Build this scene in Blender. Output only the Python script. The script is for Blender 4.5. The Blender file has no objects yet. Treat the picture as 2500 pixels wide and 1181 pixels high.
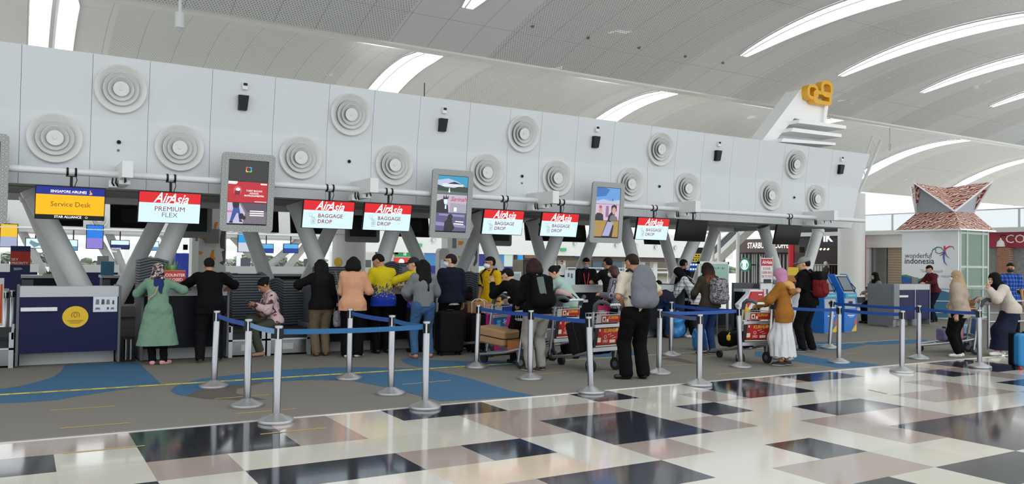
import bpy, bmesh, math, random
import numpy as np
from mathutils import Vector, Matrix, Euler
random.seed(7)
SC = bpy.context.scene
COL = SC.collection
# ---------------------------------------------------------------- camera
# X runs to the right along the check-in island, Y away into the hall, Z up; the lens stands over (0, 0)
FPX, YAW, PITCH, ROLL, EYE = 1979.05, 0.544676325, 0.0233187257, 0.015572745, 1.62
_cy, _sy = math.cos(YAW), math.sin(YAW)
FW = Vector((_sy*math.cos(PITCH), _cy*math.cos(PITCH), math.sin(PITCH)))
_r = Vector((_cy, -_sy, 0)); _u = _r.cross(FW)
RT = _r*math.cos(ROLL) + _u*math.sin(ROLL); UP = -_r*math.sin(ROLL) + _u*math.cos(ROLL)
cam = bpy.data.cameras.new('camera'); cam.sensor_width = 36; cam.lens = FPX*36/2500
cam.clip_end = 600
camo = bpy.data.objects.new('camera', cam); COL.objects.link(camo)
camo.matrix_world = Matrix(((RT.x, UP.x, -FW.x, 0), (RT.y, UP.y, -FW.y, 0), (RT.z, UP.z, -FW.z, EYE), (0, 0, 0, 1)))
SC.camera = camo
CP = Vector((0, 0, EYE))
def ray(px, py): return FW*FPX + RT*(px-1250) - UP*(py-590.5)
def gz(px, py, z=0.0):
    d = ray(px, py); return CP + d*((z-EYE)/d.z)
def gy(px, py, Y):
    d = ray(px, py); return CP + d*(Y/d.y)
def gx(px, py, X):
    d = ray(px, py); return CP + d*(X/d.x)
# ---------------------------------------------------------------- daylight and exposure
SC.view_settings.view_transform = 'Standard'; SC.view_settings.look = 'None'
SC.view_settings.gamma = 1; SC.view_settings.use_curve_mapping = False
SC.view_settings.exposure = 0.06
w = bpy.data.worlds.new('overcast_sky'); SC.world = w; w.use_nodes = True
_nt = w.node_tree; _bg = _nt.nodes['Background']
_bg.inputs[0].default_value = (0.93, 0.97, 1.0, 1); _bg.inputs[1].default_value = 1.6
SC.cycles.max_bounces = 6; SC.cycles.diffuse_bounces = 4; SC.cycles.glossy_bounces = 3
SC.cycles.transmission_bounces = 4; SC.cycles.transparent_max_bounces = 8
SC.cycles.caustics_reflective = False; SC.cycles.caustics_refractive = False
SC.cycles.sample_clamp_indirect = 4.0
SC.cycles.use_denoising = True
# ---------------------------------------------------------------- materials
MATS = {}
def lin(c):
    return tuple(((v/255)/12.92 if v/255 <= 0.04045 else ((v/255+0.055)/1.055)**2.4) for v in c)
def mat(name, rgb, rough=0.6, metal=0.0, noise=0.0, nscale=8.0, emit=0.0, rgb2=None, bump=0.0, coat=0.0, spec=None):
    if name in MATS: return MATS[name]
    m = bpy.data.materials.new(name); m.use_nodes = True; MATS[name] = m
    nt = m.node_tree; b = nt.nodes['Principled BSDF']; c = lin(rgb)
    b.inputs['Base Color'].default_value = (*c, 1); b.inputs['Roughness'].default_value = rough
    b.inputs['Metallic'].default_value = metal
    if spec is not None: b.inputs['Specular IOR Level'].default_value = spec
    if coat: b.inputs['Coat Weight'].default_value = coat
    if noise or bump or rgb2:
        tc = nt.nodes.new('ShaderNodeTexCoord'); n = nt.nodes.new('ShaderNodeTexNoise')
        n.inputs['Scale'].default_value = nscale; n.inputs['Detail'].default_value = 4
        nt.links.new(tc.outputs['Object'], n.inputs['Vector'])
        if noise or rgb2:
            mx = nt.nodes.new('ShaderNodeMix'); mx.data_type = 'RGBA'
            c2 = lin(rgb2) if rgb2 else tuple(min(1, v*(1+noise)) for v in c)
            c1 = c if rgb2 else tuple(v*(1-noise) for v in c)
            mx.inputs[6].default_value = (*c1, 1); mx.inputs[7].default_value = (*c2, 1)
            cr = nt.nodes.new('ShaderNodeMapRange'); cr.inputs[1].default_value = 0.3; cr.inputs[2].default_value = 0.7
            nt.links.new(n.outputs['Fac'], cr.inputs[0]); nt.links.new(cr.outputs[0], mx.inputs[0])
            nt.links.new(mx.outputs[2], b.inputs['Base Color'])
        if bump:
            bp = nt.nodes.new('ShaderNodeBump'); bp.inputs['Strength'].default_value = bump
            bp.inputs['Distance'].default_value = 0.02
            nt.links.new(n.outputs['Fac'], bp.inputs['Height']); nt.links.new(bp.outputs[0], b.inputs['Normal'])
    if emit:
        b.inputs['Emission Color'].default_value = (*c, 1); b.inputs['Emission Strength'].default_value = emit
    return m
def emat(name, rgb, s=1.0):          # a lit screen
    if name in MATS: return MATS[name]
    m = mat(name, rgb, 0.35); b = m.node_tree.nodes['Principled BSDF']
    c = lin(rgb); b.inputs['Base Color'].default_value = (0.01, 0.01, 0.012, 1)
    b.inputs['Emission Color'].default_value = (*c, 1); b.inputs['Emission Strength'].default_value = s
    return m
def nodes_of(m): return m.node_tree.nodes, m.node_tree.links, m.node_tree.nodes['Principled BSDF']
def glassmat(name, rgb, alpha=0.25, rough=0.05):
    if name in MATS: return MATS[name]
    m = mat(name, rgb, rough); m.node_tree.nodes['Principled BSDF'].inputs['Alpha'].default_value = alpha
    return m
WHITE = mat('white_panel_paint', (208, 212, 214), 0.45, noise=0.02, nscale=0.7)
WHITE2 = mat('white_enamel', (222, 223, 222), 0.3)
DARK = mat('black_plastic', (11, 11, 13), 0.4, spec=0.3)
DARKM = mat('dark_metal', (40, 41, 44), 0.45, 0.4)
STEEL = mat('brushed_steel', (160, 161, 164), 0.26, 1.0)
STEELB = mat('satin_steel', (196, 197, 198), 0.42, 1.0)
ALU = mat('aluminium', (185, 188, 190), 0.4, 0.85)
GREYP = mat('grey_plastic', (92, 97, 103), 0.5)
NAVY = mat('navy_laminate', (12, 17, 62), 0.45, spec=0.25)
NAVYD = mat('dark_navy_laminate', (7, 9, 22), 0.5, spec=0.25)
CTOP = mat('light_grey_worktop', (184, 186, 186), 0.4)
CSIDE = mat('mid_grey_laminate', (88, 92, 98), 0.5, noise=0.06, nscale=60)
PILL = mat('pillar_paint', (224, 226, 225), 0.42)
RUBBER = mat('rubber', (28, 28, 29), 0.8)
RED = mat('red_paint', (190, 24, 34), 0.4)
# ---------------------------------------------------------------- mesh helper
class MB:
    def __init__(s): s.v = []; s.f = []; s.m = []; s.cur = 0
    def mi(s, i): s.cur = i; return s
    def add(s, vs, fs):
        b = len(s.v); s.v += [tuple(p) for p in vs]
        s.f += [tuple(b+i for i in f) for f in fs]; s.m += [s.cur]*len(fs); return s
    def box(s, lo, hi, M=None):
        (a, b, c), (d, e, f) = lo, hi
        vs = [Vector(p) for p in ((a,b,c),(d,b,c),(d,e,c),(a,e,c),(a,b,f),(d,b,f),(d,e,f),(a,e,f))]
        if M is not None: vs = [M @ p for p in vs]
        return s.add(vs, [(3,2,1,0),(4,5,6,7),(0,1,5,4),(1,2,6,5),(2,3,7,6),(3,0,4,7)])
    def quad(s, *p): return s.add(p, [tuple(range(len(p)))])
    def cyl(s, a, b, r0, r1=None, n=16, caps=True):
        a = Vector(a); b = Vector(b); r1 = r0 if r1 is None else r1
        d = (b-a).normalized(); x = d.orthogonal().normalized(); y = d.cross(x)
        vs = []
        for p, r in ((a, r0), (b, r1)):
            for i in range(n):
                t = 2*math.pi*i/n; vs.append(p + x*(r*math.cos(t)) + y*(r*math.sin(t)))
        fs = [(i, (i+1) % n, n+(i+1) % n, n+i) for i in range(n)]
        if caps: fs += [tuple(range(n-1, -1, -1)), tuple(range(n, 2*n))]
        return s.add(vs, fs)
    def tube(s, pts, r, n=8, closed=False):
        pts = [Vector(p) for p in pts]; m = len(pts); vs = []; prev = None
        for i, p in enumerate(pts):
            if closed: d = pts[(i+1) % m]-pts[i-1]
            else: d = pts[min(i+1, m-1)]-pts[max(i-1, 0)]
            d.normalize()
            x = d.orthogonal().normalized() if prev is None else (prev - d*prev.dot(d)).normalized()
            prev = x; y = d.cross(x)
            rr = r[i] if isinstance(r, (list, tuple)) else r
            for k in range(n):
                t = 2*math.pi*k/n; vs.append(p + x*(rr*math.cos(t)) + y*(rr*math.sin(t)))
        fs = []
        for i in range(m if closed else m-1):
            j = (i+1) % m
            for k in range(n): fs.append((i*n+k, i*n+(k+1) % n, j*n+(k+1) % n, j*n+k))
        if not closed: fs += [tuple(range(n-1, -1, -1)), tuple((m-1)*n+k for k in range(n))]
        return s.add(vs, fs)
    def lathe(s, prof, o=(0,0,0), ax=(0,0,1), n=24, cap=True):
        o = Vector(o); d = Vector(ax).normalized(); x = d.orthogonal().normalized(); y = d.cross(x); vs = []
        for r, h in prof:
            for i in range(n):
                t = 2*math.pi*i/n; vs.append(o + d*h + x*(r*math.cos(t)) + y*(r*math.sin(t)))
        fs = []
        for j in range(len(prof)-1):
            for i in range(n): fs.append((j*n+i, j*n+(i+1) % n, (j+1)*n+(i+1) % n, (j+1)*n+i))
        if cap: fs += [tuple(range(n-1, -1, -1)), tuple((len(prof)-1)*n+i for i in range(n))]
        return s.add(vs, fs)
    def prism(s, poly, z0, z1, M=None):            # poly in local xy, extruded along local z
        n = len(poly); vs = [Vector((p[0], p[1], z0)) for p in poly] + [Vector((p[0], p[1], z1)) for p in poly]
        if M is not None: vs = [M @ p for p in vs]
        fs = [tuple(range(n-1, -1, -1)), tuple(range(n, 2*n))] + [(i, (i+1) % n, n+(i+1) % n, n+i) for i in range(n)]
        return s.add(vs, fs)
    def build(s, name, mats, parent=None, smooth=None, bevel=0.0):
        me = bpy.data.meshes.new(name); me.from_pydata(s.v, [], s.f)
        ms = mats if isinstance(mats, (list, tuple)) else [mats]
        for m in ms: me.materials.append(m)
        if len(ms) > 1: me.polygons.foreach_set('material_index', s.m)
        if smooth is not None:
            me.polygons.foreach_set('use_smooth', [True]*len(me.polygons)); me.set_sharp_from_angle(angle=math.radians(smooth))
        me.update()
        o = bpy.data.objects.new(name, me); COL.objects.link(o)
        if parent: o.parent = parent
        if bevel:
            b = o.modifiers.new('bevel', 'BEVEL'); b.width = bevel; b.segments = 2; b.limit_method = 'ANGLE'
        return o
XZ = Matrix(((1,0,0,0),(0,0,-1,0),(0,1,0,0),(0,0,0,1)))     # local xy -> world xz, local z -> -y (towards the camera side)
YZ = Matrix(((0,0,-1,0),(-1,0,0,0),(0,1,0,0),(0,0,0,1)))    # local x -> -y, local y -> z, local z -> -x
def T(x, y, z): return Matrix.Translation((x, y, z))
def RZ(a): return Matrix.Rotation(a, 4, 'Z')
def RX(a): return Matrix.Rotation(a, 4, 'X')
def rrect(w, h, r, n=5, cx=0, cy=0):
    out = []
    for sx, sy, a0 in ((1,1,0),(-1,1,90),(-1,-1,180),(1,-1,270)):
        for i in range(n+1):
            a = math.radians(a0+90*i/n); out.append((cx+sx*(w/2-r)+r*math.cos(a), cy+sy*(h/2-r)+r*math.sin(a)))
    return out
def ellipse(w, h, n=24, cx=0, cy=0): return [(cx+w/2*math.cos(2*math.pi*i/n), cy+h/2*math.sin(2*math.pi*i/n)) for i in range(n)]
def tag(o, label=None, cat=None, group=None, kind=None):
    if label: o['label'] = label
    if cat: o['category'] = cat
    if group: o['group'] = group
    if kind: o['kind'] = kind
    return o
def thing(name, label, cat, loc=(0,0,0), rotz=0.0, group=None, kind=None):
    o = bpy.data.objects.new(name, None); COL.objects.link(o); o.empty_display_size = 0.1
    o.location = loc; o.rotation_euler = (0, 0, rotz); return tag(o, label, cat, group, kind)
def struct(o, label=None): o['kind'] = 'structure'; return o
def kids(o, idx={}):
    return [c for c in bpy.data.objects if c.parent == o]
def copy_tree(o, parent=None, memo=None):
    c = o.copy(); COL.objects.link(c)
    if parent is not None: c.parent = parent
    for ch in KID.get(o.name, []): copy_tree(ch, c)
    return c
KID = {}
def index_kids(o):
    for c in kids(o): KID.setdefault(o.name, []).append(c); index_kids(c)
def text(s, size, m, parent, M=None, name='lettering', align='CENTER', shear=0.0, bold=0.0, depth=0.0, sx=1.0, valign='CENTER'):
    cu = bpy.data.curves.new(name, 'FONT'); cu.body = s; cu.size = size; cu.align_x = align; cu.align_y = valign
    cu.shear = shear; cu.offset = bold; cu.extrude = depth; cu.resolution_u = 2
    o = bpy.data.objects.new(name, cu); me = bpy.data.meshes.new_from_object(o)
    bpy.data.objects.remove(o); bpy.data.curves.remove(cu)
    me.materials.clear(); me.materials.append(m)
    if sx != 1.0: me.transform(Matrix.Diagonal((sx, 1, 1, 1)))
    if M is not None: me.transform(M)
    me.name = name
    o = bpy.data.objects.new(name, me); COL.objects.link(o); o.parent = parent
    return o
# ================================================================ the setting
TU, TX, TY = 0.6125, 0.27, 3.87
def floor_tiles():
    cols = {}
    def put(i0, i1, j0, j1, c):
        for i in range(i0, i1+1):
            for j in range(j0, j1+1): cols[(i, j)] = c
    K, B, P = 1, 2, 3
    R = random.Random(11)
    # rest of the field in the same mix, the rows nearest the carpet as laid
    known = [(1,2,5,6,K),(-1,-1,5,5,K),(1,1,4,4,B),(2,3,3,3,K),(3,3,5,6,B),(5,6,6,6,K),(6,6,4,5,B),(7,8,5,5,B),(4,4,3,3,B),(5,5,3,3,K),
      (4,5,2,2,P),(9,9,6,6,K),(7,8,3,4,K),(7,7,2,2,B),(5,6,1,1,K),(10,10,4,4,K),(9,9,3,3,B),(11,11,5,5,B),(12,13,5,6,K),(15,16,6,6,K),
      (12,13,3,3,K),(11,13,2,2,B),(11,11,1,1,B),(9,9,1,1,K),(12,14,0,1,K),(8,9,0,0,B),(10,11,-1,-1,K),(8,8,-1,-1,K),(17,17,3,4,B),(15,16,3,3,B),
      (19,19,5,5,K),(19,19,6,6,B),(21,22,5,6,K),(19,20,3,3,K),(15,16,1,1,K),(-2,0,6,6,B),(0,0,3,3,K),(3,3,1,1,B),(4,4,1,1,B),(14,14,6,6,B),(18,18,2,2,B),(17,18,0,0,K)]
    i = -14
    for j in range(-10, 7):
        i = -20
        while i < 90:
            n = R.choice((1, 1, 2)); c = R.choices((0, K, B, P), (60, 16, 18, 6))[0]
            if not (-3 <= i <= 19 and j >= -1):
                put(i, i+n-1, j, j, c)
            i += n + (1 if c else 0)
    for k in known: put(*k)
    mb = MB(); g = 0.0
    for j in range(-10, 7):
        for i in range(-20, 90):
            x, y = TX+i*TU, TY+j*TU
            y1 = y+TU if j < 6 else 8.17
            mb.mi(cols.get((i, j), 0) if cols.get((i, j), 0) else (0 if (i*7+j*13) % 5 else 4))
            mb.quad((x, y, 0), (x+TU, y, 0), (x+TU, y1, 0), (x, y1, 0))
    def tm(n, c, s=0.07): return mat(n, c, 0.09, noise=s, nscale=120, spec=0.55, coat=0.12)
    o = mb.build('floor', [tm('cream_terrazzo', (206, 201, 189)), tm('black_terrazzo', (48, 50, 57), 0.15), tm('brown_terrazzo', (166, 152, 142), 0.12),
                           tm('peach_terrazzo', (208, 192, 168)), tm('pale_terrazzo', (200, 196, 182))])
    struct(o)
    # the floor of the rest of the hall beyond the carpet
    mb = MB(); mb.quad((-20, 21, -0.004), (110, 21, -0.004), (110, 110, -0.004), (-20, 110, -0.004))
    mb.quad((26, 8.17, -0.002), (110, 8.17, -0.002), (110, 21, -0.002), (26, 21, -0.002))
    struct(mb.build('floor', tm('cream_terrazzo', (206, 201, 189))))
    # pale threshold strip between the tiles and the carpet
    mb = MB(); mb.box((-8, 8.165, -0.01), (15.6, 8.215, 0.006)); mb.mi(1); mb.box((-8, 8.19, -0.01), (15.6, 8.197, 0.0075))
    struct(mb.build('trim_1', [mat('pale_threshold', (214, 212, 206), 0.25), DARK]))
floor_tiles()
CARPET = mat('taupe_carpet', (125, 121, 113), 0.95, noise=0.10, nscale=160, spec=0.1)
CBLUE = mat('blue_carpet', (70, 106, 136), 0.95, noise=0.14, nscale=160, spec=0.1)
CBRN = mat('dark_taupe_carpet', (99, 93, 86), 0.95, noise=0.12, nscale=160, spec=0.1)
mb = MB(); mb.quad((-20, 8.2, 0.001), (26, 8.2, 0.001), (26, 21, 0.001), (-20, 21, 0.001))
carpet = struct(mb.build('floor', CARPET)); carpet.name = 'carpet_floor'
def z1(a): return (a[0]/3.68, 860+a[1]/3.68)
def z2(a): return (600+a[0]/3.68, 860+a[1]/3.68)
def z3(a): return (1200+a[0]/3.68, 860+a[1]/3.68)
def z4(a): return (1860+a[0]/3.464, 840+a[1]/3.464)
def inlay(pts, m, z, nm='carpet_inlay'):
    me = MB(); P = [gz(*p) for p in pts]; P = [Vector((p.x, max(p.y, 8.216), z)) for p in P]
    n = len(P); out = []
    me.add(P, [tuple(range(n))]); o = me.build(nm, m, carpet)
    bm = bmesh.new(); bm.from_mesh(o.data); bmesh.ops.triangulate(bm, faces=bm.faces); bmesh.ops.recalc_face_normals(bm, faces=bm.faces)
    if bm.faces and sum(f.normal.z for f in bm.faces) < 0: bmesh.ops.reverse_faces(bm, faces=bm.faces)
    bm.to_mesh(o.data); bm.free(); return o
inlay([z1(p) for p in ((-500,430),(0,330),(200,298),(350,262),(480,220),(550,170),(585,112),(1240,88),(1300,145),(1450,285),(990,350),(700,395),(500,430),(250,448),(0,458),(-500,520))], CBLUE, 0.002)
inlay([z1(p) for p in ((1660,392),(1850,420),(2200,430),(2400,425),(2120,370),(2130,330),(2355,275),(2355,255),(1750,300))], CBRN, 0.002)
inlay([z1(p) for p in ((1535,345),(1560,315),(1640,280),(1800,240),(2080,205),(2355,178))] + [z2(p) for p in ((300,160),(700,136),(1000,134),(1400,140),(1500,142),(1700,165),(2000,230),(2355,340),(2700,415),(1740,440),(1600,400),(1300,320),(950,255),(600,245),(50,272))] + [z1(p) for p in ((2200,285),(1850,320),(1740,360),(1680,395),(1610,385),(1560,365))], CBLUE, 0.003)
inlay([z2(p) for p in ((1395,70),(1405,60),(1460,52),(1700,70),(2000,80),(2355,75))] + [z3(p) for p in ((300,72),(700,45),(1000,40),(1400,30),(1420,5),(1000,0),(700,8),(700,30),(400,78),(200,115),(0,130))] + [z2(p) for p in ((2000,130),(1700,150),(1520,125),(1420,95))], CBLUE, 0.002)
inlay([z3(p) for p in ((1500,60),(1640,75),(1800,105),(1900,112),(1700,55),(1600,45))], CBRN, 0.002)
inlay([z4(p) for p in ((-60,60),(300,85),(560,130),(740,140),(1010,178),(1090,182),(900,197),(640,200),(300,150),(-60,100))], CBLUE, 0.002)
inlay([z4(p) for p in ((480,40),(560,50),(700,45),(900,0),(700,-10),(560,-20),(300,-20),(250,20))], CBLUE, 0.002)
inlay([z4(p) for p in ((860,-5),(900,-25),(1100,-35),(1400,-40),(1400,-10),(1100,0),(950,5))], CBLUE, 0.0025)
TAPEY = mat('yellow_floor_tape', (218, 200, 84), 0.6, noise=0.1, nscale=30)
mb = MB(); TB = MB()
mb.box((-6, 10.915, 0.004), (7.2, 11.0, 0.0055)); 
x = -5.9
while x < 7.1:                            # broken black print along the tape
    L = random.uniform(0.03, 0.16); mb.mi(1); mb.quad((x, 10.938, 0.0058), (min(7.15, x+L), 10.938, 0.0058), (min(7.15, x+L), 10.97, 0.0058), (x, 10.97, 0.0058)); x += L+random.uniform(0.05, 0.22)
mb.mi(2); mb.box((7.2, 10.935, 0.004), (17, 10.975, 0.0052))
tape = mb.build('floor_marking_tape', [TAPEY, mat('tape_print', (92, 84, 44), 0.6), mat('pale_floor_tape', (196, 192, 158), 0.6)])
struct(tape)
def dash(a, b, wd=0.022, z=0.003):
    a, b = gz(*a), gz(*b); d = (b-a).normalized(); n = Vector((-d.y, d.x, 0))*wd/2
    m = MB(); m.prism([( *(a+n).xy,), (*(b+n).xy,), (*(b-n).xy,), (*(a-n).xy,)][::-1], z, z+0.0015)
    struct(m.build('floor_marking', mat('ochre_floor_tape', (190, 164, 96), 0.6)))
for a, b in ((z1((450,525)),z1((1035,483))),(z1((535,685)),z1((1165,635))),(z1((570,908)),z1((1300,840))),(z1((1930,418)),z2((217,382))),(z1((2120,553)),z2((450,508))),
             (z2((130,737)),z2((725,680))),(z2((1410,288)),z2((1840,252))),(z3((375,200)),z3((645,180))),(z3((1560,120)),z3((1850,105))),(z3((2020,200)),z3((2285,180))),
             (z4((240,205)),z4((440,195))),(z4((700,85)),z4((805,78))),(z4((300,330)),z4((420,320))),(z4((900,385)),z4((1060,420)))): dash(a, b)
# ---------------------------------------------------------------- the vaulted ceiling
def ceil_mat(perf):
    m = mat('perforated_ceiling' if perf else 'smooth_ceiling', (234, 237, 238), 0.3, spec=0.5)
    N, L, b = nodes_of(m)
    uv = N.new('ShaderNodeUVMap'); sp = N.new('ShaderNodeSeparateXYZ'); L.new(uv.outputs[0], sp.inputs[0])
    def math_(op, a, c=None):
        n = N.new('ShaderNodeMath'); n.operation = op
        for k, v in ((0, a), (1, c)):
            if v is None: continue
            if isinstance(v, (int, float)): n.inputs[k].default_value = v
            else: L.new(v, n.inputs[k])
        return n.outputs[0]
    def near(v, period, halfw):                  # 1 close to multiples of the period
        f = math_('FRACT', math_('DIVIDE', v, period)); d = math_('ABSOLUTE', math_('SUBTRACT', f, 0.5))
        return math_('GREATER_THAN', d, 0.5-halfw/period)
    seam = math_('MAXIMUM', near(sp.outputs[1], 1.2, 0.008), near(sp.outputs[0], 4.8, 0.008))
    col = N.new('ShaderNodeMix'); col.data_type = 'RGBA'; col.inputs[6].default_value = b.inputs['Base Color'].default_value
    col.inputs[7].default_value = (*lin((168, 169, 168)), 1); L.new(seam, col.inputs[0]); last = col.outputs[2]
    if perf:
        P = 0.085
        a = math_('SUBTRACT', math_('FRACT', math_('DIVIDE', sp.outputs[0], P)), 0.5); row = math_('FLOOR', math_('DIVIDE', sp.outputs[0], P))
        sh = math_('MULTIPLY', math_('MODULO', row, 2.0), 0.5)
        c = math_('SUBTRACT', math_('FRACT', math_('ADD', math_('DIVIDE', sp.outputs[1], P), sh)), 0.5)
        r = math_('ADD', math_('MULTIPLY', a, a), math_('MULTIPLY', c, c))
        hole = math_('LESS_THAN', r, 0.055)
        c2 = N.new('ShaderNodeMix'); c2.data_type = 'RGBA'; c2.inputs[7].default_value = (*lin((138, 139, 137)), 1)
        L.new(last, c2.inputs[6]); L.new(hole, c2.inputs[0]); last = c2.outputs[2]
    if perf:                                     # daylight painted in: holes in noise-picked patches glow by themselves
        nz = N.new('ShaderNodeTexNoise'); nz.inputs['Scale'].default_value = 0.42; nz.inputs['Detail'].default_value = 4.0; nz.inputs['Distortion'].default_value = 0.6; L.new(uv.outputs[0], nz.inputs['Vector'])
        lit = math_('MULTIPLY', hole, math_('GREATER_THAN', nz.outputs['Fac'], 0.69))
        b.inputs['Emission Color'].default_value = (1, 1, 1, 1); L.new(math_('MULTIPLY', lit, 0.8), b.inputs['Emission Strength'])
    L.new(last, b.inputs['Base Color']); return m
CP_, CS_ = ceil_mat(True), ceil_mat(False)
PLAINC = mat('smooth_gutter', (246, 248, 246), 0.16, spec=0.5)
def arch_z(Y):
    return 9.76-0.0227*(Y-15.2)**2 if Y <= 23.2 else 9.75-0.036*(Y-29.5)**2
def ceiling():
    prof = [(Y, arch_z(Y)) for Y in np.linspace(7.5, 23.2, 40)]
    prof2 = [(25.2, arch_z(25.2)+0.0)] + [(Y, arch_z(Y)) for Y in np.linspace(26, 38, 34)]
    gut = [(23.2, prof[-1][1]), (23.4, 8.30), (23.65, 8.27), (23.9, 8.31), (24.3, 8.48), (24.8, 8.78), (25.2, prof2[0][1])]
    # smooth bands hold the skylights, perforated panels fill the bays between
    near_s = [(9.5, 13.0), (20.3, 24.2), (26.3, 29.2), (31.7, 34.6), (37.1, 40), (42.5, 45.4)]
    far_s = [(-1.2, 2.6), (11.4, 16.6), (24.3, 29.2), (36.6, 41.5), (48.9, 54), (61, 66)]
    def sheet(prof, bands, nm, allsmooth=False):
        xs = sorted({-14.0, 78.0, *[v for q in bands for v in q]}); mb = MB(); uvs = []
        s = [0.0]
        for a, b in zip(prof, prof[1:]): s.append(s[-1]+math.hypot(b[0]-a[0], b[1]-a[1]))
        for x0, x1 in zip(xs, xs[1:]):
            sm = allsmooth or any(a <= x0 and x1 <= b for a, b in bands); mb.mi(1 if sm else 0)
            for k in range(len(prof)-1):
                (y0, za), (y1, zb) = prof[k], prof[k+1]
                mb.quad((x0, y0, za), (x0, y1, zb), (x1, y1, zb), (x1, y0, za)); uvs += [(s[k], x0), (s[k+1], x0), (s[k+1], x1), (s[k], x1)]
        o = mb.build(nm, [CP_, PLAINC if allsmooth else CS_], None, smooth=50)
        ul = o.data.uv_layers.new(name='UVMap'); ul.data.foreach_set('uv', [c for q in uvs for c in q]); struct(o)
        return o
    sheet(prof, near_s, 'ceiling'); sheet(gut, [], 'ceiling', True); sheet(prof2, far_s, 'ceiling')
ceiling()
SKYG = mat('daylit_skylight_glass', (250, 252, 255), 0.3, emit=2.2)
FRM = mat('skylight_frame', (206, 208, 208), 0.4)
def skylight(xc, y0, y1, wmax, far=False, cut=0.0, rib=0.28):
    # a lens-shaped roof light that follows the vault, with a rib along one side
    n = 26; mb = MB(); L = []; Rr = []; fr = MB()
    for k in range(n+1):
        t = k/n; Y = y0+(y1-y0)*t; wd = wmax*(math.sin(math.pi*(cut+(1-2*cut)*t))**0.75 if True else 1)*0.5+0.2
        if far: wd = min(0.72, 0.27+0.13*(Y-26.4)) if t < 0.75 else 0.72*(1-(t-0.75)*2)
        z = arch_z(Y)-0.03; L.append((xc-wd, Y, z)); Rr.append((xc+wd, Y, z))
    for k in range(n): mb.quad(L[k], L[k+1], Rr[k+1], Rr[k])
    w_ = mb.build('window_skylight', SKYG); struct(w_)
    fr.tube(L, 0.025, 6); fr.tube(Rr, 0.025, 6)
    fr.tube([((a[0]*(1-rib)+b[0]*rib), a[1], a[2]-0.02) for a, b in zip(L, Rr)], 0.025 if rib < 0.4 else 0.12, 6)
    fr.build('skylight_frame', FRM, w_)
for xc, y0, y1 in ((11.0, 20.9, 8.5), (22.0, 20.5, 8.5), (27.4, 20.5, 8.5), (32.8, 20.5, 8.5), (38.2, 20.5, 8.5), (43.6, 20.5, 8.5)):
    skylight(xc, y0, y1, 1.0)
for xc in (0.75, 13.6, 26.1, 38.4, 51.0, 63.0): skylight(xc, 26.6 if xc < 1 else 28.9, 37.6, 1.35, far=True, rib=0.5 if xc < 1 else 0.28)
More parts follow.
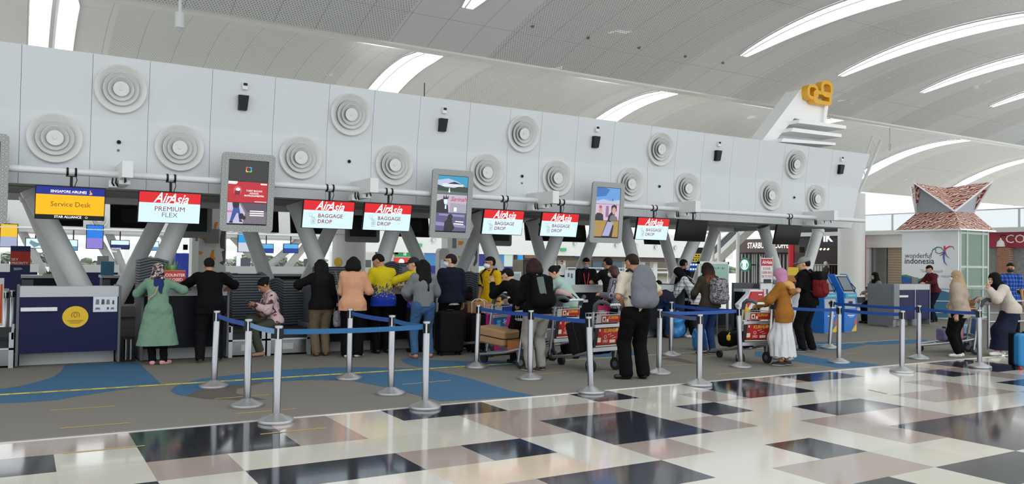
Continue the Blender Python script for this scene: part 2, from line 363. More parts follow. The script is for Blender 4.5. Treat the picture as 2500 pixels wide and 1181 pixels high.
# ---------------------------------------------------------------- the check-in island's high wall
WY, WYT, WZ0, WZM, WZT = 14.10, 13.97, 2.66, 3.76, 4.71
def xend(z): return 19.36+(z-WZ0)*(19.95-19.36)/(WZT-WZ0)
def island_wall():
    seams = [-9, -7.9, -6.9, -5.9, -4.9, -3.9, -2.9, -2.0, -1.03, -0.06, 0.88, 1.69, 2.64, 3.67, 4.63, 5.48, 6.4, 7.47, 8.39, 9.16, 10.08, 11.06, 12.1, 12.9, 13.74, 14.7, 15.6, 16.55, 17.45, 18.4]
    mb = MB(); g = 0.0028; bk = MB()
    for r, (za, zb) in enumerate(((WZ0, WZM), (WZM, WZT))):
        for a, b in zip(seams, seams[1:]+[None]):
            ya, yb = (WY, WY) if r == 0 else (WY, WYT)
            xa0 = a+g; xb0 = (b-g) if b else xend(za); xb1 = (b-g) if b else xend(zb)
            z0, z1_ = za, zb
            vs = [(xa0, ya, z0), (xb0, ya, z0), (xb1, yb, z1_), (xa0, yb, z1_)]
            mb.add(vs + [(x, y+0.03, z) for x, y, z in vs], [(0,1,2,3), (1,5,6,2), (4,0,3,7), (3,2,6,7), (5,4,7,6), (4,5,1,0)])
    w_ = struct(mb.build('wall_island', WHITE))
    # body of the box behind the panels, its top, soffit and far face
    Y1 = 18.6
    e0, em, e1 = xend(WZ0)-0.02, xend(WZM)-0.02, xend(WZT)-0.02
    bk.add([(-9, WY+0.03, WZ0), (e0, WY+0.03, WZ0), (em, WY+0.03, WZM), (-9, WY+0.03, WZM), (e1, WYT+0.04, WZT), (-9, WYT+0.04, WZT), (-9, Y1, WZ0), (e0, Y1, WZ0), (e1, Y1, WZT), (-9, Y1, WZT)],
           [(0,1,2,3), (3,2,4,5), (5,4,8,9), (7,6,9,8)]); bk.mi(1)
    bk.add([(e0, WY+0.03, WZ0), (e0, Y1, WZ0), (e1, Y1, WZT), (e1, WYT+0.04, WZT), (em, WY+0.03, WZM)], [(0,1,2,3,4)])
    struct(bk.build('wall_island_back', [mat('groove_shadow_gap', (150, 152, 154), 0.7), WHITE]))
    sf = MB(); sf.box((-9, WY+0.03, WZ0-0.001), (19.3, 14.5, WZ0+0.12)); sf.box((-9, 18.3, WZ0-0.001), (19.3, Y1, WZ0+0.12))
    sf.mi(1).box((-9, 14.5, WZ0+0.25), (19.3, 18.3, WZ0+0.3))
    struct(sf.build('ceiling_island_soffit', [mat('soffit_edge', (232, 234, 234), 0.6), mat('soffit_dark', (226, 228, 228), 0.8)]))
    du = MB(); R = random.Random(3)
    for k in range(11):
        y = 14.7+k*0.33; du.mi(k % 2); du.tube([(-9, y, WZ0+0.12+0.05*R.random()), (19.2, y, WZ0+0.12+0.05*R.random())], R.choice((0.03, 0.05, 0.07)), 8)
    for k in range(20):
        x = -8.5+k*1.45; du.mi(0).box((x, 14.5, WZ0+0.16), (x+0.08, 18.3, WZ0+0.25))
    struct(du.build('ceiling_island_pipework', [mat('galvanised_duct', (200, 202, 200), 0.5, 0.3), mat('grey_pipe', (170, 172, 172), 0.6)]))
    lg = MB(); lg.box((-9, WY-0.035, 2.90), (xend(2.9)-0.02, WY, 2.93))
    struct(lg.build('trim_2', WHITE))
island_wall()
# round ventilation diffusers
def make_vent(r=0.37):
    t = thing('ceiling_vent', '', 'vent'); t.name = 'wall_vent'
    VM = mat('vent_enamel', (216, 217, 214), 0.35); VD = mat('vent_inside_shade', (140, 141, 140), 0.7)  # back plate colour darkened to deepen the shade between the rings
    s = r/0.37
    def lat(nm, prof, m): return MB().lathe([(a*s, h*s) for a, h in prof], (0,0,0), (0,-1,0), 40, cap=False).build(nm, m, t, smooth=40)
    lat('flange', [(0.372, 0.0), (0.378, 0.055), (0.368, 0.066), (0.355, 0.062), (0.31, 0.028), (0.262, 0.005)], VM)
    MB().lathe([(0.27*s, 0.004), (0.001, 0.004)], (0,0,0), (0,-1,0), 32, False).build('back_plate', VD, t)
    for a, b, h in ((0.256, 0.175, 0.066), (0.182, 0.115, 0.076)):
        lat('cone_ring', [(b, 0.012), (a-0.012, h-0.012), (a-0.002, h), (a+0.004, h-0.004), (a-0.002, h-0.016), (b, 0.006)], VM)
    lat('core', [(0.06, 0.008), (0.112, 0.07), (0.116, 0.076), (0.11, 0.078), (0.024, 0.060), (0.022, 0.074), (0.001, 0.074)], VM)
    return t
v0 = make_vent(); index_kids(v0)
VUP = [(1.28, 'above the gap between the two leftmost screens'), (5.04, 'above the second white boxed duct'), (8.72, 'above the third white boxed duct'), (12.41, 'above the fourth white boxed duct'), (16.98, 'below the white tail fin sculpture')]
VLO = [(0.4, 'above the amber service desk screen'), (2.17, 'above the red premium screen'), (4.16, 'just right of the first portrait screen'), (5.93, 'just left of the second portrait screen'), (7.91, 'just right of the second portrait screen'), (9.61, 'touching the third white boxed duct'), (11.6, 'just right of the third portrait screen'), (13.31, 'touching the fourth white boxed duct'), (16.13, 'just left of the last white boxed duct'), (17.88, 'above the last white boxed duct')]
first = True
tilt = math.atan2(WY-WYT, WZT-WZM)
for row, lst in (('upper', VUP), ('lower', VLO)):
    for x, where in lst:
        o = v0 if first else copy_tree(v0); first = False
        if row == 'upper': o.location = (x, WY-(WY-WYT)*(4.22-WZM)/(WZT-WZM), 4.22); o.rotation_euler = (tilt, 0, 0)
        else: o.location = (x, WY, 3.37); o.rotation_euler = (0, 0, 0)
        tag(o, f'round white concentric air vent in {row} row, {where}', 'vent', 'round vents on the island wall')
# speakers and small white sensors above them
def wall_speaker(x, where, i):
    t = thing('wall_speaker', f'black wedge wall speaker {where}', 'speaker', (x, WY-0.075, 4.21), 0, 'wall speakers')
    MB().add([(-0.075,0.06,-0.125),(0.075,0.06,-0.125),(0.075,0.06,0.125),(-0.075,0.06,0.125),(-0.065,-0.06,-0.12),(0.065,-0.06,-0.12),(0.085,-0.10,0.12),(-0.085,-0.10,0.12)],
             [(0,1,2,3)[::-1],(4,5,6,7),(0,1,5,4),(1,2,6,5),(2,3,7,6),(3,0,4,7)]).build('cabinet', DARK, t, bevel=0.006)
    MB().box((-0.03,0.05,-0.03),(0.03,0.075,0.03)).build('bracket', DARKM, t)
    s = thing('wall_sensor', f'small white sensor box above the speaker {where}', 'sensor', (x+0.02, WY-0.10, 4.49), 0, 'wall sensors')
    MB().box((-0.042,-0.05,-0.06),(0.042,0.0,0.06)).build('housing', WHITE2, s, bevel=0.005)
    MB().box((-0.03,-0.056,0.005),(0.035,-0.05,0.05)).build('lens', DARK, s)
for i, (x, where) in enumerate(((3.14, 'over the first portrait screen'), (6.88, 'over the second portrait screen'), (10.55, 'over the third portrait screen'), (14.19, 'near the right end, fourth along the wall'), (18.75, 'at the far right end of the wall'))): wall_speaker(x, where, i)
def dome(x, z, where):
    t = thing('dome_camera', f'tiny black dome camera {where}', 'camera', (x, WY, z), 0, 'dome cameras')
    MB().lathe([(0.032, 0), (0.034, 0.012), (0.03, 0.02)], (0,0,0), (0,-1,0), 16).build('base', mat('dome_grey', (130,130,130), 0.5), t, smooth=40)
    MB().lathe([(0.028, 0.02), (0.024, 0.035), (0.012, 0.045), (0.001, 0.047)], (0,0,0), (0,-1,0), 16).build('bubble', DARK, t, smooth=60)
for (px, py), where in (((290,347), 'left of the premium screen vent'), ((852,394), 'above the second boxed duct'), ((1274,430), 'between the two vents near the third boxed duct'), ((1609,455), 'between the two vents near the fourth boxed duct'), ((1938,482), 'between the last two lower vents')):
    p = gy(px, py, WY); dome(p.x, p.z, where)
for (px, py), where in (((289,367), 'left of the premium screen vent'), ((1274,447), 'near the third boxed duct')):
    p = gy(px, py, WY); tag(MB().lathe([(0.02, 0), (0.018, 0.015), (0.001, 0.018)], (p.x, WY, p.z), (0,-1,0), 14).build('wall_button', GREYP, smooth=40), f'tiny grey disc under the dome camera {where}', 'sensor')
# boxed ducts that come out of the wall, with a small white socket box each
for x, where in ((1.32, 'left of the premium screen'), (5.18, 'between the first two baggage drop screens'), (8.96, 'above the fourth baggage drop screen'), (12.75, 'above the first blank black screen'), (17.45, 'at the right end of the wall')):
    t = thing('duct_box', f'white boxed duct jutting from the wall {where}', 'duct', (x, WY, 2.885), 0, 'boxed ducts on the island wall')
    MB().box((-0.075, -0.95, -0.125), (0.075, 0.0, 0.125)).build('casing', WHITE2, t, bevel=0.004)
    MB().box((-0.075, -0.6, -0.2), (0.075, -0.02, -0.126)).build('soffit_panel', WHITE2, t, bevel=0.004)
    MB().box((-0.20, -0.42, -0.24), (-0.085, -0.2, -0.13)).build('socket_box', WHITE2, t, bevel=0.003)
    c = MB()
    for k in range(2): c.tube([(-0.15+0.05*k, -0.43, -0.1), (-0.16+0.05*k, -0.445, -0.17), (-0.13+0.05*k, -0.43, -0.22)], 0.012, 6)
    for k in range(3): c.tube([(-0.02+0.02*k, -0.8+0.2*k, -0.12), (0.0, -0.8+0.2*k, -0.18)], 0.012, 6)
    c.build('cable', DARK, t)
# the horizontal pipe that carries the screens
PY, PZ = 13.72, 2.845
pp = MB(); pp.tube([(-9, PY, PZ), (xend(PZ)-0.05, PY, PZ)], 0.052, 14)
tag(pp.build('support_pipe', WHITE2, smooth=60), 'long white horizontal pipe along the wall from which the screens hang', 'pipe')
# ---------------------------------------------------------------- leaning round columns under the wall
def column(p0, p1, Y, r, where, ztop=WZ0+0.02):
    a, b = gy(*p0, Y), gy(*p1, Y)
    d = (b-a)/(b.z-a.z); lo = a - d*a.z; hi = a + d*(ztop-a.z)
    t = thing('leaning_column', f'pale grey round column {where}', 'column', lo, 0, 'leaning columns under the island wall')
    hi = hi-lo; MB().cyl((0,0,0), hi, r, r, 28).build('shaft', PILL, t, smooth=50)
    e = Vector(hi).normalized()
    MB().cyl(Vector(hi)-e*0.10, hi, r*1.1, r*1.1, 24).build('collar', WHITE2, t, smooth=50)
    MB().lathe([(r+0.06, 0.0), (r+0.06, 0.03), (r+0.01, 0.035)], n=24).build('foot_plate', ALU, t, smooth=40)
FY, BY = 15.5, 17.6
for p0, p1, Y, r, where in (
    ((195,690),(112,530),FY,0.155,'leaning left behind the navy service desk'), ((165,700),(95,535),BY-0.6,0.15,'dark, directly behind the one at the service desk'),
    ((279,745),(384,540),BY,0.15,'leaning right, left of the lady in green'), ((308,845),(436,545),FY,0.155,'leaning right, its foot beside the lady in green'),
    ((655,690),(610,565),BY,0.15,'leaning left above the seated girl'), ((775,640),(718,490),FY,0.155,'leaning left above the woman in the black jacket'),
    ((765,650),(808,555),BY,0.15,'leaning right under the first baggage drop screen'), ((930,650),(958,565),FY,0.155,'leaning right under the second baggage drop screen'),
    ((1025,640),(990,560),BY,0.15,'leaning left above the man in the black cap'), ((1213,655),(1163,520),FY,0.155,'leaning left above the man in the yellow short-sleeved shirt'),
    ((1125,660),(1163,575),BY,0.15,'leaning right behind the man in the navy jacket'), ((1325,640),(1304,560),BY,0.15,'leaning left and meeting its neighbour under the fourth baggage drop screen'),
    ((1335,650),(1360,575),FY,0.155,'leaning right under the fourth baggage drop screen'), ((1410,680),(1444,590),BY,0.15,'leaning right behind the masked check-in agent'),
    ((1550,650),(1520,535),FY,0.155,'leaning left beside the third portrait screen'), ((1638,640),(1620,575),BY,0.15,'leaning left behind the fifth baggage drop screen'),
    ((1655,680),(1694,590),FY,0.155,'leaning right under the first blank black screen'), ((1708,670),(1742,570),BY,0.15,'leaning right above the girl with the patterned backpack'),
    ((1905,690),(1862,550),FY,0.155,'leaning left beside the second blank black screen'), ((1960,690),(2000,555),FY,0.155,'leaning right above the man in the grey cap')):
    column(p0, p1, Y, r, where)
# ---------------------------------------------------------------- hanging screens
LW = emat('screen_white', (226, 244, 250), 1.15); LR = emat('screen_red', (224, 30, 36), 1.0); LPALE = emat('screen_pale', (214, 240, 248), 1.05)
LLET = emat('letter_white', (255, 255, 255), 1.2); LMAR = emat('letter_maroon', (140, 34, 62), 0.9); LGRY = emat('letter_grey', (120, 128, 132), 0.8)
LAMB = emat('screen_amber', (255, 190, 0), 1.0); LBLU = emat('screen_royal', (22, 40, 150), 0.9); LBLK = emat('screen_black', (10, 10, 12), 0.3); LBRN = emat('letter_brown', (120, 80, 20), 0.8)
def hang(t, h, tilt, px=0.0, z0=PZ):
    # two black clamps round the pipe, a plate and a drop pole to the casing; t is at the pipe's axis
    for s in (-0.055, 0.055):
        m = MB()
        for k in range(12):
            a0 = math.pi*2*k/12; a1 = math.pi*2*(k+1)/12
            m.add([(s+e, r*math.cos(a), r*math.sin(a)) for e in (-0.014, 0.014) for a in (a0, a1) for r in (0.053, 0.062)],
                  [(0,1,3,2), (4,6,7,5), (1,5,7,3), (0,2,6,4)])
        m.build('clamp', DARK, t)
    m = MB(); m.box((-0.075,-0.02,-0.075),(0.075,0.02,-0.06)); m.cyl((0,0,-0.07),(0,0,-h), 0.02, n=12); m.build('drop_pole', DARK, t)
    MB().tube([(0.06,0.0,-0.07),(0.075,-0.01,-0.12),(0.05,0.0,-0.2),(0.03,0.0,-h)], 0.006, 6).build('cable', DARK, t)
def casing(t, w, h, ztop, tilt):
    F = T(0, 0, ztop) @ RX(tilt)                    # local frame: top edge centre of the panel, z up, -y towards the queue
    b = MB(); b.box((-w/2, -0.028, -h), (w/2, 0.022, 0), F); b.mi(1).box((-w*0.3, 0.022, -h*0.8), (w*0.3, 0.05, -h*0.2), F)
    b.build('casing', [DARK, DARKM], t)
    return F
def face(F, x0, x1, z0, z1_, y=-0.0295): return [F @ Vector(p) for p in ((x0,y,z0),(x1,y,z0),(x1,y,z1_),(x0,y,z1_))]
MW, MH, ZT = 0.92, 0.50, 2.625
def TF(F, x, z, y=-0.031): return F @ T(x, y, z) @ XZ
def monitor(xc, label, draw, group=None):
    t = thing('hanging_monitor', label, 'screen', (xc, PY, PZ), 0, group)
    hang(t, PZ-ZT+0.05, 0); F = casing(t, MW, MH, ZT-PZ, math.radians(13)); draw(t, F); return t
def airasia(l1, l2, icon):
    def draw(t, F):
        w, h, b = MW-0.02, MH-0.02, 0.0; zt = -0.01; zr = -0.01-h*0.35
        m = MB(); m.quad(*face(F, -w/2, w/2, zr, zt)); m.mi(1).quad(*face(F, -w/2, w/2, -0.01-h, zr)); m.build('screen', [LR, LPALE], t)
        text('Air', 0.22, LLET, t, TF(F, -0.125, -0.10), 'logo_lettering', shear=0.42, bold=0.0035, sx=0.8)
        text('Asia', 0.22, LLET, t, TF(F, 0.11, -0.112), 'logo_lettering', shear=0.42, bold=0.0035, sx=0.8)
        if icon:
            text(l1, 0.095, LMAR, t, TF(F, -0.19, -0.275), align='LEFT', sx=1.02, bold=0.001); text(l2, 0.095, LMAR, t, TF(F, -0.19, -0.375), align='LEFT', sx=1.02, bold=0.001)
            ic = MB(); P = lambda pts: ic.tube([F @ Vector((x, -0.031, z)) for x, z in pts], 0.0022, 4, closed=True)
            P(ellipse(0.06, 0.06, 12, -0.32, -0.26)); P(ellipse(0.03, 0.025, 8, -0.30, -0.295)); P(rrect(0.07, 0.11, 0.015, 2, -0.265, -0.37)); P(rrect(0.03, 0.03, 0.008, 2, -0.265, -0.305)); P(rrect(0.012, 0.06, 0.003, 1, -0.275, -0.37)); P(rrect(0.012, 0.06, 0.003, 1, -0.255, -0.37))
            ic.build('baggage_icon', LGRY, t)
        else:
            text(l1, 0.105, LMAR, t, TF(F, 0.0, -0.275), sx=1.05); text(l2, 0.105, LGRY, t, TF(F, 0.0, -0.37), sx=1.05)
    return draw
def service(t, F):
    w, h = MW-0.02, MH-0.02; z = lambda k: -0.01-h*k
    m = MB(); m.quad(*face(F, -w/2, w/2, z(.24), z(0))); m.mi(1).quad(*face(F, -w/2, w/2, z(.87), z(.24))); m.mi(2).quad(*face(F, -w/2, w/2, z(1), z(.87)))
    m.build('screen', [LBLU, LAMB, LBLK], t)
    text('SINGAPORE AIRLINES', 0.052, LLET, t, TF(F, -0.03, z(.14)), sx=0.95, bold=0.001)
    u = MB(); u.quad(*face(F, -0.27, 0.21, z(.205), z(.193), -0.031)); u.build('underline', mat('thin_mauve', (150, 120, 190), emit=0.6), t)
    b = MB(); b.add([F @ Vector((x, -0.031, zz)) for x, zz in ((0.235, z(.21)), (0.27, z(.21)), (0.285, z(.16)), (0.262, z(.12)), (0.255, z(.05)), (0.245, z(.11)), (0.252, z(.16)))], [(0,1,2,3,4,5,6)])
    b.build('bird_emblem', emat('emblem_orange', (240, 170, 90), 1), t)
    text('Service Desk', 0.105, LBRN, t, TF(F, 0.0, z(.54)), sx=0.95); text('STAR ALLIANCE', 0.05, LLET, t, TF(F, -0.03, z(.935)), sx=1.0, bold=0.001)
    s = MB(); pts = []
    for k in range(10):
        r = 0.02 if k % 2 == 0 else 0.011; a = math.pi/2+k*math.pi/5; pts.append(F @ Vector((0.215+r*math.cos(a), -0.031, z(.935)+r*math.sin(a))))
    s.tube(pts, 0.002, 4, closed=True); s.build('star_emblem', LLET, t)
def blank(t, F):
    m = MB(); m.quad(*face(F, -MW/2+.01, MW/2-.01, -MH+.02, -.01)); m.build('screen', mat('switched_off_screen', (9, 10, 11), 0.12), t)
monitor(0.62, 'amber and blue service desk screen at the left end of the pipe', service)
monitor(2.0, 'red and white premium flex screen above the lady in green', airasia('PREMIUM', 'FLEX', False))
for x, where in ((4.58, 'above the woman in the black jacket'), (5.68, 'above the man in the yellow and blue jacket'), (8.12, 'above the man in the yellow short-sleeved shirt'), (9.47, 'above the person in grey trousers with a black backpack'), (11.97, 'just right of the third portrait screen')):
    monitor(x, f'red and white baggage drop screen {where}', airasia('BAGGAGE', 'DROP', True), 'baggage drop screens')
monitor(13.15, 'blank black screen hanging under the fourth boxed duct', blank, 'blank screens'); monitor(16.4, 'blank black screen hanging near the last boxed duct at the right', blank, 'blank screens')
# portrait advertising screens in frames with a grey ring pattern
def ring_mat():
    m = mat('ring_pattern_board', (160, 163, 160), 0.6); N, L, b = nodes_of(m)
    tc = N.new('ShaderNodeTexCoord'); mp = N.new('ShaderNodeVectorMath'); mp.operation = 'SCALE'; mp.inputs[3].default_value = 1/0.088
    L.new(tc.outputs['Object'], mp.inputs[0]); fr = N.new('ShaderNodeVectorMath'); fr.operation = 'FRACTION'; L.new(mp.outputs[0], fr.inputs[0])
    sb = N.new('ShaderNodeVectorMath'); sb.operation = 'SUBTRACT'; sb.inputs[1].default_value = (0.5, 0.5, 0.5); L.new(fr.outputs[0], sb.inputs[0])
    ml = N.new('ShaderNodeVectorMath'); ml.operation = 'MULTIPLY'; ml.inputs[1].default_value = (1, 0, 1); L.new(sb.outputs[0], ml.inputs[0])
    ln = N.new('ShaderNodeVectorMath'); ln.operation = 'LENGTH'; L.new(ml.outputs[0], ln.inputs[0])
    s = N.new('ShaderNodeMath'); s.operation = 'MULTIPLY'; s.inputs[1].default_value = 38; L.new(ln.outputs[1], s.inputs[0])
    c = N.new('ShaderNodeMath'); c.operation = 'SINE'; L.new(s.outputs[0], c.inputs[0])
    g = N.new('ShaderNodeMath'); g.operation = 'GREATER_THAN'; g.inputs[1].default_value = 0.4; L.new(c.outputs[0], g.inputs[0])
    mx = N.new('ShaderNodeMix'); mx.data_type = 'RGBA'; mx.inputs[6].default_value = (*lin((190, 192, 189)), 1); mx.inputs[7].default_value = (*lin((74, 76, 76)), 1)
    L.new(g.outputs[0], mx.inputs[0]); L.new(mx.outputs[2], b.inputs['Base Color']); return m
RINGM = ring_mat()
def portrait(xc, label, draw, w=0.85, h=1.28, ztop=3.31):
    t = thing('portrait_screen', label, 'screen', (xc, PY, PZ), 0, 'portrait advertising screens')
    F = T(0, -0.14, ztop-PZ) @ RX(math.radians(5))
    m = MB(); o = rrect(w, h, 0.06, 5, 0, -h/2); i = rrect(w*0.75, h*0.83, 0.003, 5, 0, -h/2); n = len(o)
    for y, flip in ((-0.05, False), (0.0, True)):
        vs = [F @ Vector((x, y, z)) for x, z in o+i]
        m.add(vs, [((k, (k+1) % n, n+(k+1) % n, n+k) if not flip else (n+k, n+(k+1) % n, (k+1) % n, k)) for k in range(n)])
    m.add([F @ Vector((x, y, z)) for y in (-0.05, 0.0) for x, z in o], [(k, n+k, n+(k+1) % n, (k+1) % n) for k in range(n)])
    m.build('frame', RINGM, t)
    MB().box((-w*0.38, -0.04, -h*0.92), (w*0.38, 0.07, -h*0.08), F).build('casing', DARK, t)
    MB().box((-0.06, 0.0, -0.56), (0.06, 0.12, -0.40), F).build('bracket', DARKM, t)
    draw(t, F, w*0.37, h)
    return t
def rows(h): return [(-h*0.092-h*0.27*k, -h*0.092-h*0.27*(k+1)+0.006) for k in range(3)]
def picture(name, base, shapes, t, F, hw, z1_, z0):
    # one tile of the screen: a lit ground and a few flat lit shapes (x in -1..1, z in 0..1)
    m = MB(); ms = [base]; m.quad(*face(F, -hw, hw, z0, z1_, -0.0415))
    for k, (c, pts) in enumerate(shapes):
        if c not in ms: ms.append(c)
        m.mi(ms.index(c)); P = [F @ Vector((x*hw, -0.0425-0.0002*k, z0+(z1_-z0)*z)) for x, z in pts]; m.add(P, [tuple(range(len(P)))])
    m.build(name, ms, t)
E_ = lambda w, h, cx, cy, n=14: ellipse(w, h, n, cx, cy)
eS = lambda n, c, s=0.9: emat(n, c, s)
def port1(t, F, hw, h):
    R3 = rows(h)
    picture('screen_tile', eS('tile_charcoal', (44, 44, 42)), [(eS('ring_red', (235, 80, 80)), rrect(.16,.13,.05,3,-.08,.64)), (eS('ring_blue', (60, 160, 240)), rrect(.16,.13,.05,3,.08,.64)), (eS('ring_yellow', (240, 200, 90)), rrect(.16,.13,.05,3,-.08,.51)), (eS('ring_green', (120, 210, 110)), rrect(.16,.13,.05,3,.08,.51)), (eS('tile_charcoal', (44, 44, 42)), rrect(.2,.16,.03,3,0,.575))], t, F, hw, *R3[0])
    picture('screen_tile', eS('tile_red', (196, 22, 36)), [(eS('tile_lightred', (225, 90, 100)), E_(.42,.46,-.52,.55)), (LLET, E_(.22,.14,-.5,.62)), (eS('tile_darkred', (120, 14, 30)), [(-.66,.34),(-.4,.34),(-.38,.55),(-.68,.55)]), (LLET, [(-1,.87),(-.62,.87),(-.54,.93),(-.54,1),(-1,1)]), (LLET, rrect(.34,.06,.03,3,.8,.92)), (LLET, [(.36,.05),(.98,.05),(.98,.075),(.36,.075)]), (LLET, [(-.16,.325),(.85,.325),(.85,.337),(-.16,.337)])], t, F, hw, *R3[1])
    for k, s in enumerate(('TARIF BAGASI', 'AIRASIA', 'RUTE DOMESTIK')):
        text(s, 0.042, LLET, t, TF(F, hw*0.32, R3[1][0]-0.145-0.04*k, -0.0445))
    text('AIR ASIA', 0.026, LBLK, t, TF(F, -hw*0.78, R3[1][0]-0.022, -0.0445))
    sk = eS('tile_jeans', (40, 84, 160)); dk = eS('tile_ink', (26, 22, 34))
    picture('screen_tile', eS('tile_lilac', (206, 196, 226)), [(eS('tile_grey', (120, 112, 124)), [(-.2,0),(1,0),(1,1),(-.4,1),(-.1,.5)]), (eS('tile_mauve', (86, 78, 92)), [(.0,.55),(1,.6),(1,1),(-.3,1)]), (eS('tile_pink', (220, 130, 170)), [(-1,.52),(-.6,.52),(-.6,.62),(-1,.62)]), (dk, [(-.72,.75),(-.42,.72),(-.4,1),(-.76,1)]), (sk, [(-.85,.1),(-.72,.08),(-.52,.5),(-.45,.5),(-.38,.14),(-.26,.14),(-.4,.75),(-.7,.75)]), (dk, [(-.9,.02),(-.7,.02),(-.7,.1),(-.85,.12)]), (dk, [(-.38,.08),(-.2,.08),(-.24,.15),(-.38,.16)]), (dk, E_(.26,.3,-.28,.35)), (dk, E_(.2,.2,-.15,.28))], t, F, hw, *R3[2])
    for k in range(3): picture('caption_line', LLET, [], t, F @ T(hw*0.5, -0.002, R3[2][0]-0.13-0.035*k), hw*0.36, 0.008, -0.008)
def port2(t, F, hw, h):
    R3 = rows(h); dk = eS('tile_ink', (26, 22, 34))
    picture('screen_tile', eS('tile_paleblue', (190, 204, 232)), [(eS('tile_cyan', (40, 160, 200)), [(-1,.75),(-.3,.86),(.3,.72),(1,.4),(1,1),(-1,1)]), (eS('tile_green', (40, 60, 56)), [(-1,0),(1,0),(1,.42),(.6,.5),(.1,.36),(-.5,.38),(-1,.5)]), (eS('tile_greengrey', (96, 120, 110)), [(-1,0),(1,0),(1,.12),(-1,.18)]), (LLET, [(-.27,.1),(-.15,.1),(-.2,.34),(-.23,.34)]), (dk, [(-.4,.55),(.7,.55),(.4,.62),(.1,.7),(-.2,.62)])], t, F, hw, *R3[0])
    for k in range(2): picture('caption_line', LLET, [], t, F @ T(0, -0.002, R3[0][0]-0.155-0.028*k), hw*0.7, 0.006, -0.006)
    picture('screen_tile', eS('tile_rose', (198, 184, 204)), [(eS('tile_mist', (168, 168, 184)), [(-.1,0),(1,0),(1,.5),(-.1,.55)]), (dk, [(-1,.0),(-.2,0),(-.25,.4),(-.45,.5),(-.6,.75),(-1,.6)]), (LPALE, E_(.24,.36,-.42,.62)), (dk, [(-.6,.72),(-.56,.95),(-.45,.8),(-.4,1),(-.33,.82),(-.2,.95),(-.27,.74)]), (LPALE, [(-.45,.2),(-.35,.2),(-.35,.42),(-.45,.42)]), (LLET, [(.16,.08),(.34,.08),(.34,.3),(.16,.3)])], t, F, hw, *R3[1])
    text('Sarinah', 0.115, eS('script_crimson', (190, 30, 70)), t, TF(F, hw*0.42, R3[1][0]-0.085, -0.0445), shear=0.4, bold=0.001)
    picture('screen_tile', eS('tile_violet', (92, 88, 128)), [(eS('tile_lav', (150, 146, 190)), [(-1,.3),(1,.2),(1,.35),(-1,.5)]), (eS('tile_lav', (150, 146, 190)), [(-.8,.85),(.9,.8),(.9,.92),(-.8,.95)]), (dk, [(-.45,0),(.1,0),(.28,.2),(.1,.45),(.06,.7),(.12,.85),(-.02,.95),(-.2,.9),(-.25,.65),(-.42,.5)]), (LLET, [(.3,.52),(.85,.5),(.85,.55),(.3,.57)]), (LLET, [(.2,.4),(.85,.37),(.85,.42),(.2,.45)])], t, F, hw, *R3[2])
def port3(t, F, hw, h):
    R3 = rows(h); dk = eS('tile_ink', (26, 22, 34)); sk = eS('tile_skin', (214, 160, 140))
    picture('screen_tile', eS('tile_skyblue', (100, 160, 226)), [(eS('tile_deepblue', (50, 110, 190)), [(-1,.4),(-.2,.5),(.1,.9),(-.3,1),(-1,1)]), (eS('tile_haze', (190, 196, 220)), [(-1,0),(1,0),(1,.3),(.2,.2),(-.4,.3),(-1,.15)]), (dk, [(.36,.2),(.42,.2),(.4,.45)])], t, F, hw, *R3[0])
    picture('screen_tile', eS('tile_blush', (216, 190, 214)), [(eS('tile_grid', (150, 110, 150)), [(-.15,.2),(.1,.2),(.1,.9),(-.15,.9)]), (dk, [(-1,0),(-.3,0),(-.35,.35),(-.55,.45),(-.85,.45),(-1,.3)]), (sk, E_(.3,.34,-.58,.6)), (eS('tile_rosehat', (190, 80, 120)), E_(.28,.2,-.6,.82)), (dk, [(.05,0),(.55,0),(.35,.4),(.3,.9),(.5,1),(.75,.95),(.78,.6),(.3,.4),(.1,.3)]), (sk, E_(.34,.46,.55,.62)), (eS('tile_grey', (120, 112, 124)), [(.2,0),(.95,0),(.8,.25),(.5,.38),(.3,.3)])], t, F, hw, *R3[1])
    picture('screen_tile', eS('tile_ochre', (176, 142, 70)), [(dk, [(-.4,0),(.5,0),(.6,.7),(.3,1),(0,1)]), (eS('tile_periwinkle', (176, 172, 214)), [(-.35,.05),(.25,.05),(.55,.9),(.05,.95)])], t, F, hw, *R3[2])
def port0(t, F, hw, h):
    R3 = rows(h)
    picture('screen_tile', eS('tile_darkviolet', (40, 26, 60)), [(eS('tile_redspot', (180, 40, 50)), E_(.5,.4,.6,.4))], t, F, hw, *R3[0]); picture('screen_tile', eS('tile_indigo', (70, 60, 190)), [], t, F, hw, *R3[1]); picture('screen_tile', eS('tile_violet', (92, 88, 128)), [], t, F, hw, *R3[2])
portrait(3.16, 'portrait screen with a red luggage tariff picture, in a grey ring-patterned frame', port1); portrait(6.9, 'portrait screen with a pink shop front picture in its middle, in a grey ring-patterned frame', port2)
portrait(10.58, 'portrait screen with a sky picture over two faces, in a grey ring-patterned frame', port3); portrait(-0.6, 'portrait screen cut by the left edge of the photo, showing violet pictures', port0)
